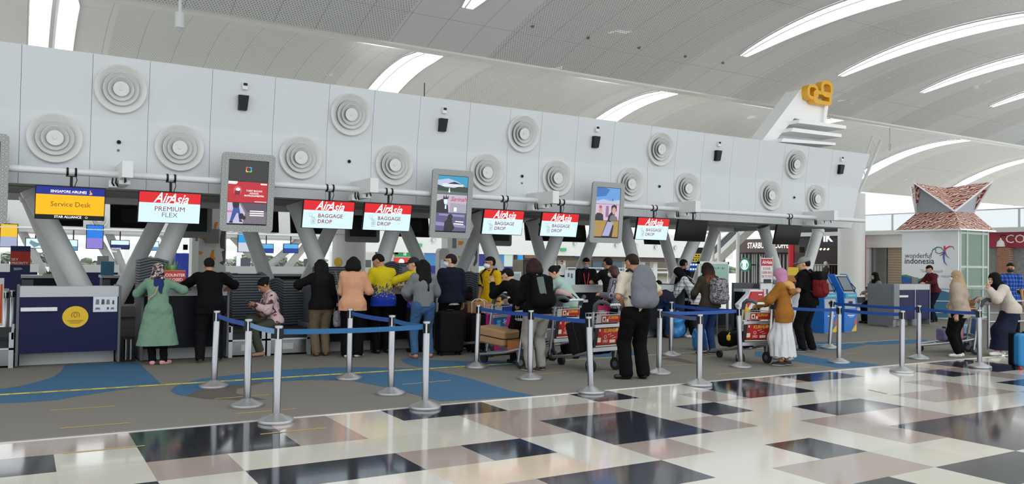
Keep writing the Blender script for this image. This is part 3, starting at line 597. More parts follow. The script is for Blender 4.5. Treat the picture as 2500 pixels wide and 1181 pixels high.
# backs of the screens on the other face of the island
def back_monitor(x, y, z, where, patt=False):
    t = thing('hanging_monitor', f'dark back of a screen {where}', 'screen', (x, y, z), 0, 'screen backs beyond the island')
    if patt:
        w, h = 0.9, 1.28; m = MB(); o = rrect(w, h, 0.06, 5, 0, -h/2)
        m.prism(o, -0.03, 0.0, XZ); m.build('frame', RINGM, t); MB().box((-0.33, -0.07, -h+0.14), (0.33, -0.035, -0.14)).build('casing', DARK, t)
    else:
        F = RX(-0.2); MB().box((-0.46, -0.03, -0.5), (0.46, 0.02, 0), F).build('casing', DARK, t); MB().box((-0.25, -0.06, -0.4), (0.25, -0.03, -0.1), F).build('back_cover', DARKM, t)
        MB().cyl((0, 0, 0), (0, 0, 2.85-z), 0.02, n=10).build('drop_pole', DARK, t)
for x, where, pt in ((0.63, 'behind the amber service desk screen', 0), (2.05, 'behind the red premium screen', 0), (3.2, 'in a patterned frame left of the first portrait screen', 1), (4.65, 'right of the first portrait screen', 0), (5.85, 'behind the first baggage drop screen', 0), (7.2, 'in a patterned frame between the first two baggage drop screens', 1),
                     (8.5, 'left of the second portrait screen', 0), (9.6, 'behind the second portrait screen', 0), (11.05, 'in a patterned frame under the third baggage drop screen', 1), (12.35, 'left of the fourth baggage drop screen', 0), (13.5, 'right of the fourth baggage drop screen', 0), (16.6, 'behind the fifth baggage drop screen', 0)):
    back_monitor(x, 19.0, 3.3 if pt else 2.68, where, bool(pt))
tag(MB().tube([(-9, 19.0, 2.85), (19, 19.0, 2.85)], 0.05, 12).build('support_pipe', WHITE2, smooth=60), 'white pipe on the far side of the island that carries the screen backs', 'pipe')
# ================================================================ check-in desks, baggage scales, tray stacks
def desk(x0, x1, label, y0=13.38, sign=None, ztop=1.15, colour=NAVYD, bar=True, slabs=(True, True), seam=None):
    t = thing('checkin_desk', label, 'desk', (x0, y0, 0)); w = x1-x0
    MB().box((0.05, 0.30, 0.0), (w-0.05, 0.62, 0.2)).build('plinth', CTOP, t, bevel=0.004)
    MB().box((0.03, 0.0, 0.2), (w-0.03, 0.05, ztop-0.15)).build('front_panel', colour, t, bevel=0.003)
    MB().box((0.03, -0.012, ztop-0.15), (w-0.03, 0.06, ztop)).build('fascia', CTOP, t, bevel=0.004)
    MB().box((0.03, 0.06, ztop-0.035), (w-0.03, 0.34, ztop)).build('worktop', CTOP, t, bevel=0.004)
    MB().box((0.03, 0.34, 0.72), (w-0.03, 0.75, 0.75)).build('staff_shelf', CSIDE, t)
    if bar: MB().box((0.05, -0.05, 0.80), (0.05+w*0.34, 0.0, 0.855)).build('bag_rest', WHITE2, t, bevel=0.004)
    for on, xx in ((slabs[0], 0.0), (slabs[1], w-0.035)):
        if on: MB().box((xx, -0.02, 0.0 if False else 0.03), (xx+0.035, 0.75, ztop+0.01)).build('side_panel', CSIDE, t, bevel=0.004)
    if seam:
        for s in seam: MB().box((s-0.012, -0.014, 0.2), (s+0.012, 0.0, ztop)).build('seam_strip', ALU, t)
    return t
d1 = desk(-0.03, 1.30, 'navy service desk with a round yellow floor-sign sticker on its front', colour=NAVY)
S = MB(); S.prism(ellipse(0.335, 0.31, 40, 0.735, 0.71), 0.0, 0.004, T(0, 0, 0) @ XZ); S.build('round_sticker', mat('sticker_yellow', (222, 182, 30), 0.5), d1)
k = MB(); k.tube([(0.735+0.045*math.cos(a)*1.15, -0.0055, 0.735+0.045*math.sin(a)) for a in np.linspace(-0.7, 3.84, 14)], 0.005, 4); k.tube([(0.735+0.022*math.cos(a), -0.0055, 0.735+0.03*math.sin(a)) for a in np.linspace(0, 6.28, 12)], 0.004, 4)
for q in range(3): k.box((0.63+0.02*q, -0.006, 0.655-0.02*q), (0.84-0.02*q, -0.0045, 0.662-0.02*q))
k.build('sticker_print', mat('sticker_ink', (120, 88, 16), 0.6), d1)
n = MB(); n.box((0.96, -0.012, 0.775), (1.28, -0.001, 1.0)); n.build('notice_board', mat('notice_white', (206, 214, 220), 0.4), d1)
n = MB()
for q, (x, z, a, b) in enumerate(((0.99, 0.885, .05, .075), (1.065, 0.885, .045, .075), (1.13, 0.885, .05, .07), (1.21, 0.885, .03, .06), (0.985, 0.81, .07, .03), (1.14, 0.81, .03, .035), (1.19, 0.81, .05, .03))):
    n.mi(q % 2).quad((x, -0.0135, z), (x+a, -0.0135, z), (x+a*0.9, -0.0135, z+b), (x+a*0.15, -0.0135, z+b))
n.build('notice_picture', [mat('notice_grey', (110, 116, 122), 0.6), mat('notice_dark', (70, 76, 74), 0.6)], d1)
desk(1.58, 2.86, 'dark navy check-in desk on which the lady in green and the man in black lean', bar=False)
desk(4.28, 5.42, 'dark check-in desk in front of the woman in the peach cardigan'); desk(5.56, 6.5, 'dark check-in desk in front of the man in the black cap', bar=False)
desk(7.75, 8.6, 'check-in desk at the elbow of the woman in the mint shirt'); desk(9.3, 10.95, 'grey-topped check-in desk where the masked agent with a red lanyard stands')
desk(11.3, 12.3, 'dark check-in desk behind the man with the grey backpack'); desk(12.55, 13.6, 'dark check-in desk before the lady in the plaid shirt'); desk(15.05, 16.0, 'navy check-in desk with a white top behind the red and white bag gauge')
dr = desk(20.0, 21.7, 'navy check-in desk at the far right where the man in maroon leans', y0=13.3, colour=mat('mid_navy_laminate', (17, 23, 74), 0.45, spec=0.25), seam=(1.0,))
for c_ in dr.children:
    if c_.name.startswith('side_panel'): c_.data.materials[0] = mat('end_panel_grey', (126, 130, 136), 0.5)
MB().box((-0.02, -0.06, 0.22), (0.22, 0.0, 1.16)).build('grey_end_panel', mat('end_panel_grey', (126, 130, 136), 0.5), dr, bevel=0.006)
MB().cyl((0.22, 0.25, 0.0), (0.22, 0.25, 0.22), 0.2, n=24).build('round_foot', STEEL, dr, smooth=50); MB().cyl((1.3, 0.25, 0.0), (1.3, 0.25, 0.2), 0.16, n=24).build('round_foot', STEEL, dr, smooth=50)
# dark slab partition with a green glass screen at the right of the plaid shirt
g = thing('counter_partition', 'dark grey slab partition right of the girl with the patterned backpack', 'partition', (14.6, 13.55, 0))
MB().box((-0.30, 0, 0.03), (0.36, 0.07, 1.19)).build('slab', mat('slab_grey', (84, 88, 94), 0.5), g, bevel=0.005)
g = thing('glass_screen', 'green frosted glass screen above the grey counter by the seated customers', 'screen', (14.55, 14.3, 0))
MB().box((-0.62, 0, 1.1), (0.32, 0.03, 1.62)).build('frosted_panel', mat('frosted_green_glass', (150, 190, 172), 0.25), g); MB().box((-0.62, 0.0, 0.7), (0.32, 0.03, 1.08)).build('lower_panel', mat('pale_blue_panel', (186, 204, 206), 0.35), g)
f = MB()
for a, b in (((-0.66, -0.01, 0.0), (-0.62, 0.04, 1.68)), ((0.32, -0.01, 0.0), (0.36, 0.04, 1.68)), ((-0.66, -0.01, 1.62), (0.36, 0.04, 1.68))): f.box(a, b)
f.build('frame', WHITE2, g)
b = MB(); R = random.Random(5)
for q in range(11): b.box((-0.55+q*0.075, -0.004, 1.5+0.01*(q % 3)), (-0.52+q*0.075+0.02*(q % 2), 0.0, 1.53+0.012*(q % 2)))
b.build('etched_marks', mat('etched_green', (84, 124, 104), 0.5), g)
def scale_bay(x0, x1, label, y0=13.45, guard='L'):
    t = thing('baggage_scale', label, 'scale', (x0, y0, 0), 0); w = x1-x0
    MB().box((0.0, 0.03, 0.03), (w, 0.06, 0.25)).build('kick_plate', STEEL, t, bevel=0.003)
    MB().box((0.0, 0.0, 0.0), (0.06, 0.05, 0.50)).build('corner_post', ALU, t); MB().box((w-0.06, 0.0, 0.0), (w, 0.05, 0.50)).build('corner_post', ALU, t)
    MB().box((0.0, 0.0, 0.255), (w, 0.02, 0.285)).build('rail', ALU, t)
    MB().box((0.02, 0.08, 0.05), (w-0.02, 1.5, 0.40)).build('body', DARKM, t)
    MB().box((0.04, 0.02, 0.40), (w-0.04, 1.5, 0.44)).build('belt', RUBBER, t)
    for xx in (0.0, w-0.035): MB().box((xx, 0.0, 0.40), (xx+0.035, 1.5, 0.51)).build('side_rail', ALU, t, bevel=0.003)
    MB().box((w*0.35, 0.024, 0.1), (w*0.6, 0.029, 0.2)).build('rating_plate', mat('plate_grey', (170, 172, 172), 0.5), t)
    if guard:
        xx = -0.03 if guard == 'L' else w
        pts = [(0.02, 0.42), (0.75, 0.42), (0.75, 1.0)] + [(0.32*math.cos(a)+0.34-0.0, 0.68+0.32*math.sin(a)) for a in np.linspace(math.pi/2, math.pi, 8)]
        M_ = Matrix(((0,0,1,0),(1,0,0,0),(0,1,0,0),(0,0,0,1)))
        MB().prism(pts, xx, xx+0.03, M_).build('curved_guard', mat('guard_grey', (120, 126, 130), 0.35), t, bevel=0.004)
    return t
scale_bay(-0.82, -0.05, 'steel baggage scale cut by the left edge, beside the navy service desk')
scale_bay(2.88, 3.46, 'steel baggage scale under the seated girl'); scale_bay(3.49, 4.22, 'steel baggage scale right of the seated girl', guard=None)
scale_bay(6.55, 7.15, 'baggage scale behind the man in the navy jacket'); scale_bay(7.15, 7.72, 'baggage scale behind the man in the yellow short-sleeved shirt', guard=None); scale_bay(8.65, 9.25, 'baggage scale behind the luggage trolleys')
cb = thing('collector_conveyor', 'long black collector conveyor behind the desks that carries the tray stacks', 'conveyor', (-9, 14.97, 0)); MB().box((0, 0, 0.05), (26, 0.30, 0.38)).build('housing', DARKM, cb); MB().box((0, 0.0, 0.38), (26, 0.30, 0.44)).build('belt', RUBBER, cb)
tb = MB(); tb.box((1.34, 14.4, 0), (2.0, 14.96, 0.62)); tb.box((1.34, 14.35, 0.62), (2.0, 14.96, 0.80))
tag(tb.build('conveyor_housing', mat('housing_grey', (104, 102, 98), 0.55, noise=0.05, nscale=80), bevel=0.005), 'grey conveyor housing in the gap between the two left desks', 'conveyor')
sp = thing('cable_stand', 'small stand of two bright steel sleeves with black ends, by the lady in green', 'stand', (1.44, 13.6, 0))
for x in (-0.035, 0.035): MB().cyl((x, 0, 0.03), (x, 0, 0.34), 0.032, n=16).build('sleeve', STEEL, sp, smooth=50)
MB().box((-0.085, -0.05, 0.0), (0.085, 0.05, 0.03)).build('base', DARK, sp); MB().box((-0.085, -0.05, 0.34), (0.085, 0.05, 0.375)).build('cap', DARK, sp); MB().box((-0.09, -0.04, 0.03), (-0.07, 0.04, 0.34)).build('side_bar', DARK, sp)
# ---- stacks of grey check-in trays: every tray is one thing
def make_tray():
    W, D, H = 0.62, 0.46, 0.036; m = MB(); ridge = 0.05
    def ring(w, d, z, up):
        # outline with the two short ends arched up to a blunt ridge
        o = []
        for x, y in ((-w/2,-d/2),(w/2,-d/2)): o.append((x, y, z))
        o += [(w/2, -d*0.1, z+up), (w/2, d*0.1, z+up)]
        for x, y in ((w/2,d/2),(-w/2,d/2)): o.append((x, y, z))
        o += [(-w/2, d*0.1, z+up), (-w/2, -d*0.1, z+up)]
        return o
    R_ = [ring(W, D, 0.004, ridge), ring(W, D, H, ridge), ring(W-0.05, D-0.05, H, ridge), ring(W-0.08, D-0.08, 0.012, ridge*0.7), ]
    n = 8; vs = [p for r in R_ for p in r]; fs = []
    for k in range(3): fs += [(k*n+i, k*n+(i+1) % n, (k+1)*n+(i+1) % n, (k+1)*n+i) for i in range(n)]
    fs.append(tuple(3*n+i for i in range(n))); m.add(vs, fs); m.mi(1)
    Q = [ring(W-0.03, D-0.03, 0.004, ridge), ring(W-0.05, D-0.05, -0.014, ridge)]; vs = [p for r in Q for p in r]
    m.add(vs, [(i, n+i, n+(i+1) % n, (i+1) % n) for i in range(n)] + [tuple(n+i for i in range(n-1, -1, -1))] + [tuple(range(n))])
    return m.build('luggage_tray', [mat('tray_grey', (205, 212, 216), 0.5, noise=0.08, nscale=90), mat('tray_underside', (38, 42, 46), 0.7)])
tray0 = make_tray(); used = False
TRAYM2 = [mat('dark_tray_grey', (84, 90, 96), 0.5, noise=0.08, nscale=90), mat('tray_underside', (38, 42, 46), 0.7)]
def tray_stack(px, ptop, zbase, where, dark=False, Y=14.6, rz=0.0, sc=1.0):
    global used
    p = gy(px, ptop, Y); n = max(2, int((p.z-zbase)/0.045)); R = random.Random(int(px))
    for k in range(n):
        o = tray0 if not used else tray0.copy()
        if used: COL.objects.link(o)
        used = True
        if dark:
            if 'dark_tray' not in bpy.data.meshes:
                me = tray0.data.copy(); me.name = 'dark_tray'; me.materials[0] = TRAYM2[0]
            o.data = bpy.data.meshes['dark_tray']
        o.location = (p.x+R.uniform(-.004, .004), Y+R.uniform(-.004, .004), zbase+0.016+k*0.045); o.rotation_euler = (0, 0, rz+R.uniform(-.006, .006))
        tag(o, (f'topmost luggage tray of the stack {where}' if k == n-1 else f'lowest luggage tray of the stack {where}' if k == 0 else f'{"dark" if dark else "light"} grey luggage tray inside the stack {where}'), 'tray', f'trays in the stack {where}')
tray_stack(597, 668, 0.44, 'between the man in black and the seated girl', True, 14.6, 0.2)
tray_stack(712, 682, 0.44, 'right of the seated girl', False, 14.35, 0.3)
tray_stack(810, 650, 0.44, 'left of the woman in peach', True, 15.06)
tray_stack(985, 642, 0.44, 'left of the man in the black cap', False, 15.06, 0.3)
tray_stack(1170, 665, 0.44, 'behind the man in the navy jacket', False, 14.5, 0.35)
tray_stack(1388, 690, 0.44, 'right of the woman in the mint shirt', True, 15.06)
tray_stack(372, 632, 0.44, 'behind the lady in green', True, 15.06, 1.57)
# ---- odds and ends on and behind the desks
def planter():
    t = thing('leafy_plant', 'small leafy green plant standing behind the red counter closed sign', 'plant', (1.86, 13.60, 1.15))
    MB().lathe([(0.05, 0), (0.06, 0.08), (0.055, 0.08), (0.05, 0.02)], n=16).build('pot', CTOP, t, smooth=40)
    R = random.Random(2); m = MB()
    for k in range(16):
        a = R.uniform(0, 6.28); L = R.uniform(0.26, 0.36); w_ = 0.028; el = R.uniform(0.9, 1.4); d = Vector((math.cos(a)*math.cos(el), math.sin(a)*math.cos(el), math.sin(el))); s = d.cross(Vector((0, 0, 1))).normalized()
        b = Vector((0, 0, 0.07)); m.add([b, b+d*L*.5-s*w_, b+d*L, b+d*L*.5+s*w_], [(0,1,2,3)])
    m.build('leaves', mat('leaf_green', (106, 150, 60), 0.6), t)
    s = thing('counter_sign', 'red counter closed sign between the lady in green and the man in black', 'sign', (1.90, 13.50, 1.15))
    p0 = gy(416, 668, 13.5); MB().box((-0.155, -0.01, 0.0), (0.155, 0.01, 0.245)).build('board', mat('sign_red', (206, 52, 44), 0.5), s, bevel=0.004)
    MB().box((-0.155, -0.03, 0.0), (0.155, 0.06, 0.008)).build('foot', RED, s); MB().box((-0.155, -0.012, 0.232), (0.155, 0.012, 0.245)).build('top_edge', mat('wood_edge', (170, 140, 80), 0.6), s)
    WHP = mat('white_print', (240, 236, 230), 0.5)
    text('COUNTER', 0.062, WHP, s, T(0, -0.0115, 0.165) @ XZ, bold=0.002); text('CLOSED', 0.062, WHP, s, T(0, -0.0115, 0.095) @ XZ, bold=0.002)
    s.location.x = gy(427, 680, 13.5).x; t.location.x = s.location.x-0.03
planter()
def desk_monitor(px, py, Y, z, label, w=0.34, h=0.26, rz=0.0, back=True, on=False):
    p = gy(px, py, Y); t = thing('desk_monitor', label, 'monitor', (p.x, Y, z), rz)
    MB().box((-0.1, -0.08, 0), (0.1, 0.08, 0.012)).build('foot', DARK, t); MB().box((-0.02, -0.015, 0.01), (0.02, 0.015, 0.16)).build('stem', DARK, t)
    MB().box((-w/2, -0.02, 0.13), (w/2, 0.02, 0.13+h)).build('casing', DARK if on else GREYP, t, bevel=0.004)
    if on: MB().quad((-w/2+.01, -0.021, 0.14), (w/2-.01, -0.021, 0.14), (w/2-.01, -0.021, 0.12+h), (-w/2+.01, -0.021, 0.12+h)).build('screen', emat('lit_desktop', (190, 200, 220), 0.8), t)
    return t
desk_monitor(1240, 690, 13.95, 0.75, 'lit desk monitor between the yellow shirt and the crouching person in black', on=True)
desk_monitor(1262, 720, 13.9, 0.75, 'grey back of a desk monitor left of the crouching person in black', w=0.36, h=0.36)
desk_monitor(1012, 655, 13.62, 1.15, 'wide black screen behind the man in the black cap', w=0.5, h=0.2)
desk_monitor(2232, 690, 13.85, 0.75, 'dark desk monitor behind the far right desk', w=0.3, h=0.45)
t = thing('card_stand', 'small cream notice with red edge and black symbols by the man in the black cap', 'notice', tuple(gy(985, 690, 13.55).xy) + (1.15,), 0.0)
MB().box((-0.13, 0, 0.0), (0.13, 0.012, 0.19)).build('card', mat('card_cream', (222, 204, 192), 0.5), t); MB().box((-0.135, -0.002, 0.0), (-0.115, 0.014, 0.19)).build('edge', RED, t)
m = MB(); m.box((-0.08, -0.004, 0.11), (0.02, 0.0, 0.145)); m.build('printed_box', DARK, t)
m = MB(); m.tube([(-0.065, -0.003, 0.03), (-0.03, -0.003, 0.03), (-0.065, -0.003, 0.075), (-0.03, -0.003, 0.075)], 0.006, 4, True); m.build('symbol', DARK, t); m = MB(); m.tube([(0.02, -0.003, 0.03), (0.05, -0.003, 0.03), (0.02, -0.003, 0.075), (0.05, -0.003, 0.075)], 0.006, 4, True); m.build('symbol', DARK, t)
t = thing('leaflet_holder', 'clear leaflet holder with a printed sheet behind the crouching person in black', 'notice', tuple(gy(1262, 668, 13.6).xy)+(1.15,)); MB().box((-0.1, 0, 0), (0.1, 0.02, 0.26)).build('holder', mat('clear_acrylic', (190, 205, 205), 0.15), t); MB().box((-0.07, -0.004, 0.05), (0.07, 0.0, 0.22)).build('sheet', mat('sheet_grey', (150, 160, 160), 0.6), t)
t = thing('leaflet_holder', 'white notice board with two black symbols left of the masked check-in agent', 'notice', tuple(gy(1392, 665, 13.6).xy)+(1.15,)); MB().box((-0.13, 0, 0), (0.13, 0.02, 0.30)).build('board', mat('notice_white', (206, 214, 220), 0.4), t)
m = MB(); m.box((-0.06, -0.004, 0.16), (-0.02, 0, 0.24)); m.build('symbol', GREYP, t); m = MB(); m.box((0.02, -0.004, 0.14), (0.06, 0, 0.23)); m.build('symbol', GREYP, t)
# ---- poster stand, bag gauge and self-service kiosks at the right
t = thing('poster_stand', 'tall slim poster stand asking about cabin bags, red heading at its top', 'stand', (15.55, 13.0, 0))
p0 = gy(1872, 640, 13.0); t.location.x = p0.x
W_ = mat('poster_white', (222, 218, 216), 0.5)
MB().box((-0.19, 0.0, 0.03), (0.19, 0.02, 1.78)).build('board', W_, t); MB().box((-0.19, -0.004, 1.60), (0.19, 0.0, 1.76)).build('red_header', mat('poster_red', (186, 36, 44), 0.5), t)
for x in (-0.205, 0.205): MB().cyl((x, 0.01, 0.0), (x, 0.01, 1.82), 0.014, n=10).build('upright', STEEL, t)
MB().box((-0.26, -0.2, 0.0), (0.26, 0.2, 0.03)).build('base', DARKM, t); MB().box((-0.21, -0.01, 1.2), (0.21, -0.003, 1.215)).build('shelf_edge', GREYP, t)
text('AirAsia', 0.11, LLET if False else mat('white_print', (240, 236, 230), 0.5), t, T(0, -0.006, 1.68) @ XZ, shear=0.35, bold=0.002)
PR = mat('poster_ink', (170, 60, 70), 0.6)
for k, s in enumerate(('IS YOUR', 'CABIN BAG', 'OK TO FLY?')): text(s, 0.082, PR, t, T(0, -0.002, 1.53-0.09*k) @ XZ, bold=0.001, sx=0.8)
m = MB(); m.box((-0.1, -0.02, 1.2), (0.13, -0.002, 1.29)); m.build('leaflet_box', DARKM, t)
m = MB(); m.box((-0.16, -0.003, 0.92), (-0.08, 0, 1.06)); m.build('printed_bag', mat('poster_pink', (196, 120, 130), 0.6), t); m = MB(); m.box((-0.02, -0.003, 0.94), (0.05, 0, 1.06)); m.build('printed_bag', GREYP, t)
t = thing('bag_gauge', 'red and white zigzag cabin bag gauge left of the lady in the mustard jacket', 'gauge', (13.95, 12.75, 0))
base = gz(1836, 822); 
def zig(pts, y0, y1, m, nm):
    P = [gy(px, py, 12.6) for px, py in pts]; MB().prism([(p.x-t.location.x, p.z) for p in P][::-1], -y1, -y0, XZ).build(nm, m, t, bevel=0.006)
zig([(1846,708),(1876,708),(1879,716),(1879,732),(1870,741),(1834,765),(1834,770),(1850,815),(1848,824),(1830,822),(1833,806),(1818,744),(1843,718)], 0.02, 0.14, mat('gauge_white', (226, 228, 232), 0.35), 'zigzag_body')
zig([(1847,712),(1876,712),(1877,731),(1868,739),(1846,739),(1833,760),(1832,752)], -0.02, 0.019, mat('gauge_red', (188, 26, 36), 0.35), 'red_panel')
zig([(1832,760),(1838,760),(1850,800),(1844,800)], -0.02, 0.019, mat('gauge_pink', (206, 70, 84), 0.4), 'lower_red_panel')
zig([(1862,718),(1871,718),(1871,721),(1862,721)], -0.03, -0.021, mat('gauge_white', (226, 228, 232), 0.35), 'slot')
t = thing('navy_counter', 'dark navy box behind the red and white bag gauge', 'counter', (13.6, 13.1, 0)); MB().box((0, 0, 0.05), (0.75, 0.24, 1.0)).build('body', NAVYD, t, bevel=0.005); MB().box((-0.01, -0.02, 1.0), (0.77, 0.26, 1.06)).build('top', CTOP, t, bevel=0.004)
t.location = (14.05, 13.05, 0)
KB = mat('kiosk_blue', (38, 116, 200), 0.35); KG = mat('kiosk_grey', (170, 176, 180), 0.4); KT = mat('kiosk_teal', (28, 150, 186), 0.4)
def kiosk(x, y, where):
    t = thing('selfservice_kiosk', f'blue self-service bag drop kiosk {where}', 'kiosk', (x, y, 0), 0.0, None); w = 0.5
    prof = [(0, 0), (0, 0.62), (0.02, 0.95), (0.30, 1.42), (0.48, 1.42), (0.5, 1.36), (0.5, 0.0)]       # (y, z)
    M_ = Matrix(((0,0,1,0),(1,0,0,0),(0,1,0,0),(0,0,0,1)))
    MB().prism(prof, -w/2, -w/2+0.035, M_).build('side_panel', KB, t, bevel=0.004); MB().prism(prof, w/2-0.035, w/2, M_).build('side_panel', KB, t, bevel=0.004)
    inn = [(0.015, 0.0), (0.015, 0.62), (0.035, 0.95), (0.30, 1.40), (0.47, 1.40), (0.47, 0.0)]
    MB().prism(inn, -w/2+0.035, w/2-0.035, M_).build('body', KG, t)
    m = MB(); m.prism([(0.0, 0.02), (0.0, 0.58), (0.014, 0.58), (0.014, 0.02)], -w/2+0.035, w/2-0.035, M_); m.build('lower_panel', KB, t)
    MB().box((-w/2+0.035, 0.0, 0.84), (w/2-0.035, 0.02, 0.96)).build('teal_band', KT, t); text('BAGDROP', 0.062, mat('white_print', (240, 236, 230), 0.5), t, T(0.03, -0.002, 0.90) @ XZ)
    n_ = Vector((0, -0.865, 0.502)); F = Matrix.Translation((0, 0.165, 1.17)) @ Matrix.Rotation(math.radians(-30.5), 4, 'X')
    MB().box((-0.2, -0.012, -0.2), (0.2, 0.0, 0.22), F).build('screen_bezel', DARK, t); MB().box((-0.17, -0.015, -0.17), (0.17, -0.011, 0.19), F).build('screen', mat('kiosk_screen', (120, 128, 134), 0.15), t)
    MB().tube([(0.08, -0.02, 0.98), (0.1, -0.05, 1.08), (0.04, 0.03, 1.2)], 0.012, 8).build('scanner', DARK, t)
    MB().box((-0.06, -0.005, 0.70), (0.06, 0.005, 0.76)).build('printer_slot', DARK, t)
    c = MB(); c.prism([(0.02, 0.02), (0.215, 0.02), (0.215, 0.2), (0.12, 0.12)], 0.001, 0.004, XZ); c.build('yellow_corner', mat('kiosk_yellow', (236, 196, 30), 0.4), t); c = MB(); c.prism([(0.215, 0.2), (0.215, 0.36), (0.12, 0.22), (0.16, 0.17)], 0.001, 0.004, XZ); c.build('orange_corner', mat('kiosk_orange', (222, 92, 40), 0.4), t)
    m = MB(); m.box((-0.12, -0.003, 0.40), (0.14, 0.0, 0.425)); m.build('white_print_line', mat('white_print', (240, 236, 230), 0.5), t); m = MB(); m.box((-0.05, -0.003, 0.37), (0.1, 0.0, 0.38)); m.build('white_print_line', mat('white_print', (240, 236, 230), 0.5), t)
kiosk(16.75, 12.75, 'half hidden behind the red backpack'); kiosk(17.5, 12.75, 'right of the red backpack, in full view')
# ================================================================ queue barriers
BELT = [mat('belt_blue', (28, 74, 150), 0.6, noise=0.05, nscale=40), mat('belt_teal', (24, 92, 140), 0.6, noise=0.05, nscale=40), mat('belt_pale', (110, 150, 190), 0.6), mat('belt_slate', (84, 94, 134), 0.6)]
ST = {}
def stanchion(key, px, py, where, lean=(0, 0), hidden=None):
    p = gz(px, py) if hidden is None else Vector(hidden)
    t = thing('queue_post', f'steel queue barrier post {where}', 'post', (p.x, p.y, 0), 0, 'steel queue barrier posts')
    MB().lathe([(0.172, 0.0), (0.175, 0.008), (0.172, 0.03), (0.16, 0.037), (0.09, 0.066), (0.05, 0.085), (0.04, 0.09)], n=40).build('base', STEELB, t, smooth=30)
    L = Matrix.Rotation(lean[0], 4, 'Y') @ Matrix.Rotation(lean[1], 4, 'X')
    m = MB(); m.lathe([(0.038, 0.085), (0.038, 0.80), (0.036, 0.803), (0.036, 0.925)], n=28); o = m.build('pole', STEEL, t, smooth=40); o.data.transform(L)
    m = MB(); m.lathe([(0.041, 0.925), (0.042, 0.94), (0.038, 0.946)], n=28); o = m.build('cap', STEEL, t, smooth=40); o.data.transform(L)
    m = MB()
    for a in range(4): m.box((-0.018, -0.042, 0.82), (0.018, 0.0, 0.92), RZ(a*math.pi/2+0.3))
    o = m.build('belt_cassette', DARK, t); o.data.transform(L)
    ST[key] = (t, L @ Vector((0, 0, 0.885))); return t
def belt(a, b, k, sag=0.012, dz=0.0):
    (ta, oa), (tb, ob) = ST[a], ST[b]; A = oa; B = ob+tb.location-ta.location; d = (B-A); n = 14; m = MB(); u = Vector((0, 0, 0.026)); side = d.cross(Vector((0, 0, 1))).normalized()*0.0012
    A = A+d.normalized()*0.04; B = B-d.normalized()*0.04; vs = []
    for i in range(n+1):
        f = i/n; p = A+(B-A)*f-Vector((0, 0, sag*4*f*(1-f)-dz)); vs += [p-u-side, p+u-side, p+u+side, p-u+side]
    fs = [(0,1,2,3), (4*n+3, 4*n+2, 4*n+1, 4*n)]
    for i in range(n):
        for q in range(4): fs.append((4*i+q, 4*(i+1)+q, 4*(i+1)+(q+1) % 4, 4*i+(q+1) % 4))
    m.add(vs, fs); m.build('belt', BELT[k], ta)
for key, px, py, where, ln in (('a1', 522, 945, 'before the man in black, at the left end of the queue', (0.02, 0)), ('a2', 603, 992, 'in front of the seated girl', (0, 0)), ('a3', 674, 1030, 'nearest the camera at the left', (0.01, 0)), ('b1', 852, 925, 'in front of the woman in peach', (0, 0)), ('b2', 954, 962, 'in front of the man in yellow and blue', (0, 0)),
     ('b3', 1038, 996, 'in front of the woman in jeans, on the tile edge', (0, 0)), ('c1', 1163, 897, 'beside the magenta suitcase', (0.025, 0)), ('c2', 1294, 925, 'beside the person in grey trousers', (0, 0)), ('c3', 1443, 958, 'leaning left before the loaded red trolley', (-0.055, 0)), ('d2', 1609, 912, 'right behind the man with the grey backpack', (0, 0)),
     ('d1', 1638, 868, 'by the blue plastic bag', (0, 0)), ('d3', 1707, 940, 'on the tile edge left of the patterned backpack girl', (0, 0)), ('e2', 1808, 896, 'leaning left before the bag gauge', (-0.06, 0)), ('f1', 2025, 850, 'leaning right before the blue kiosks', (0.09, 0)), ('f2', 2048, 886, 'upright before the blue kiosks', (0, 0)),
     ('f3', 2202, 908, 'on the tile edge left of the far right desk', (0, 0)), ('g2', 2243, 876, 'left of the woman in the beige headscarf', (0, 0)), ('g3', 2392, 897, 'before the pink luggage at the right', (-0.035, 0))): stanchion(key, px, py, where, ln)
stanchion('h', 0, 0, 'hidden behind the lady in the mustard jacket', hidden=(11.26, 9.52, 0))
for a, b, k in (('a1','a2',0),('a2','a3',2),('a3','b3',1),('b1','b2',0),('b2','b3',1),('c1','c2',0),('c2','c3',0),('d1','e2',0),('d2','e2',0),('d2','d3',3),('h','f2',0),('f1','g2',0),('f2','f3',0),('g2','g3',0)): belt(a, b, k)
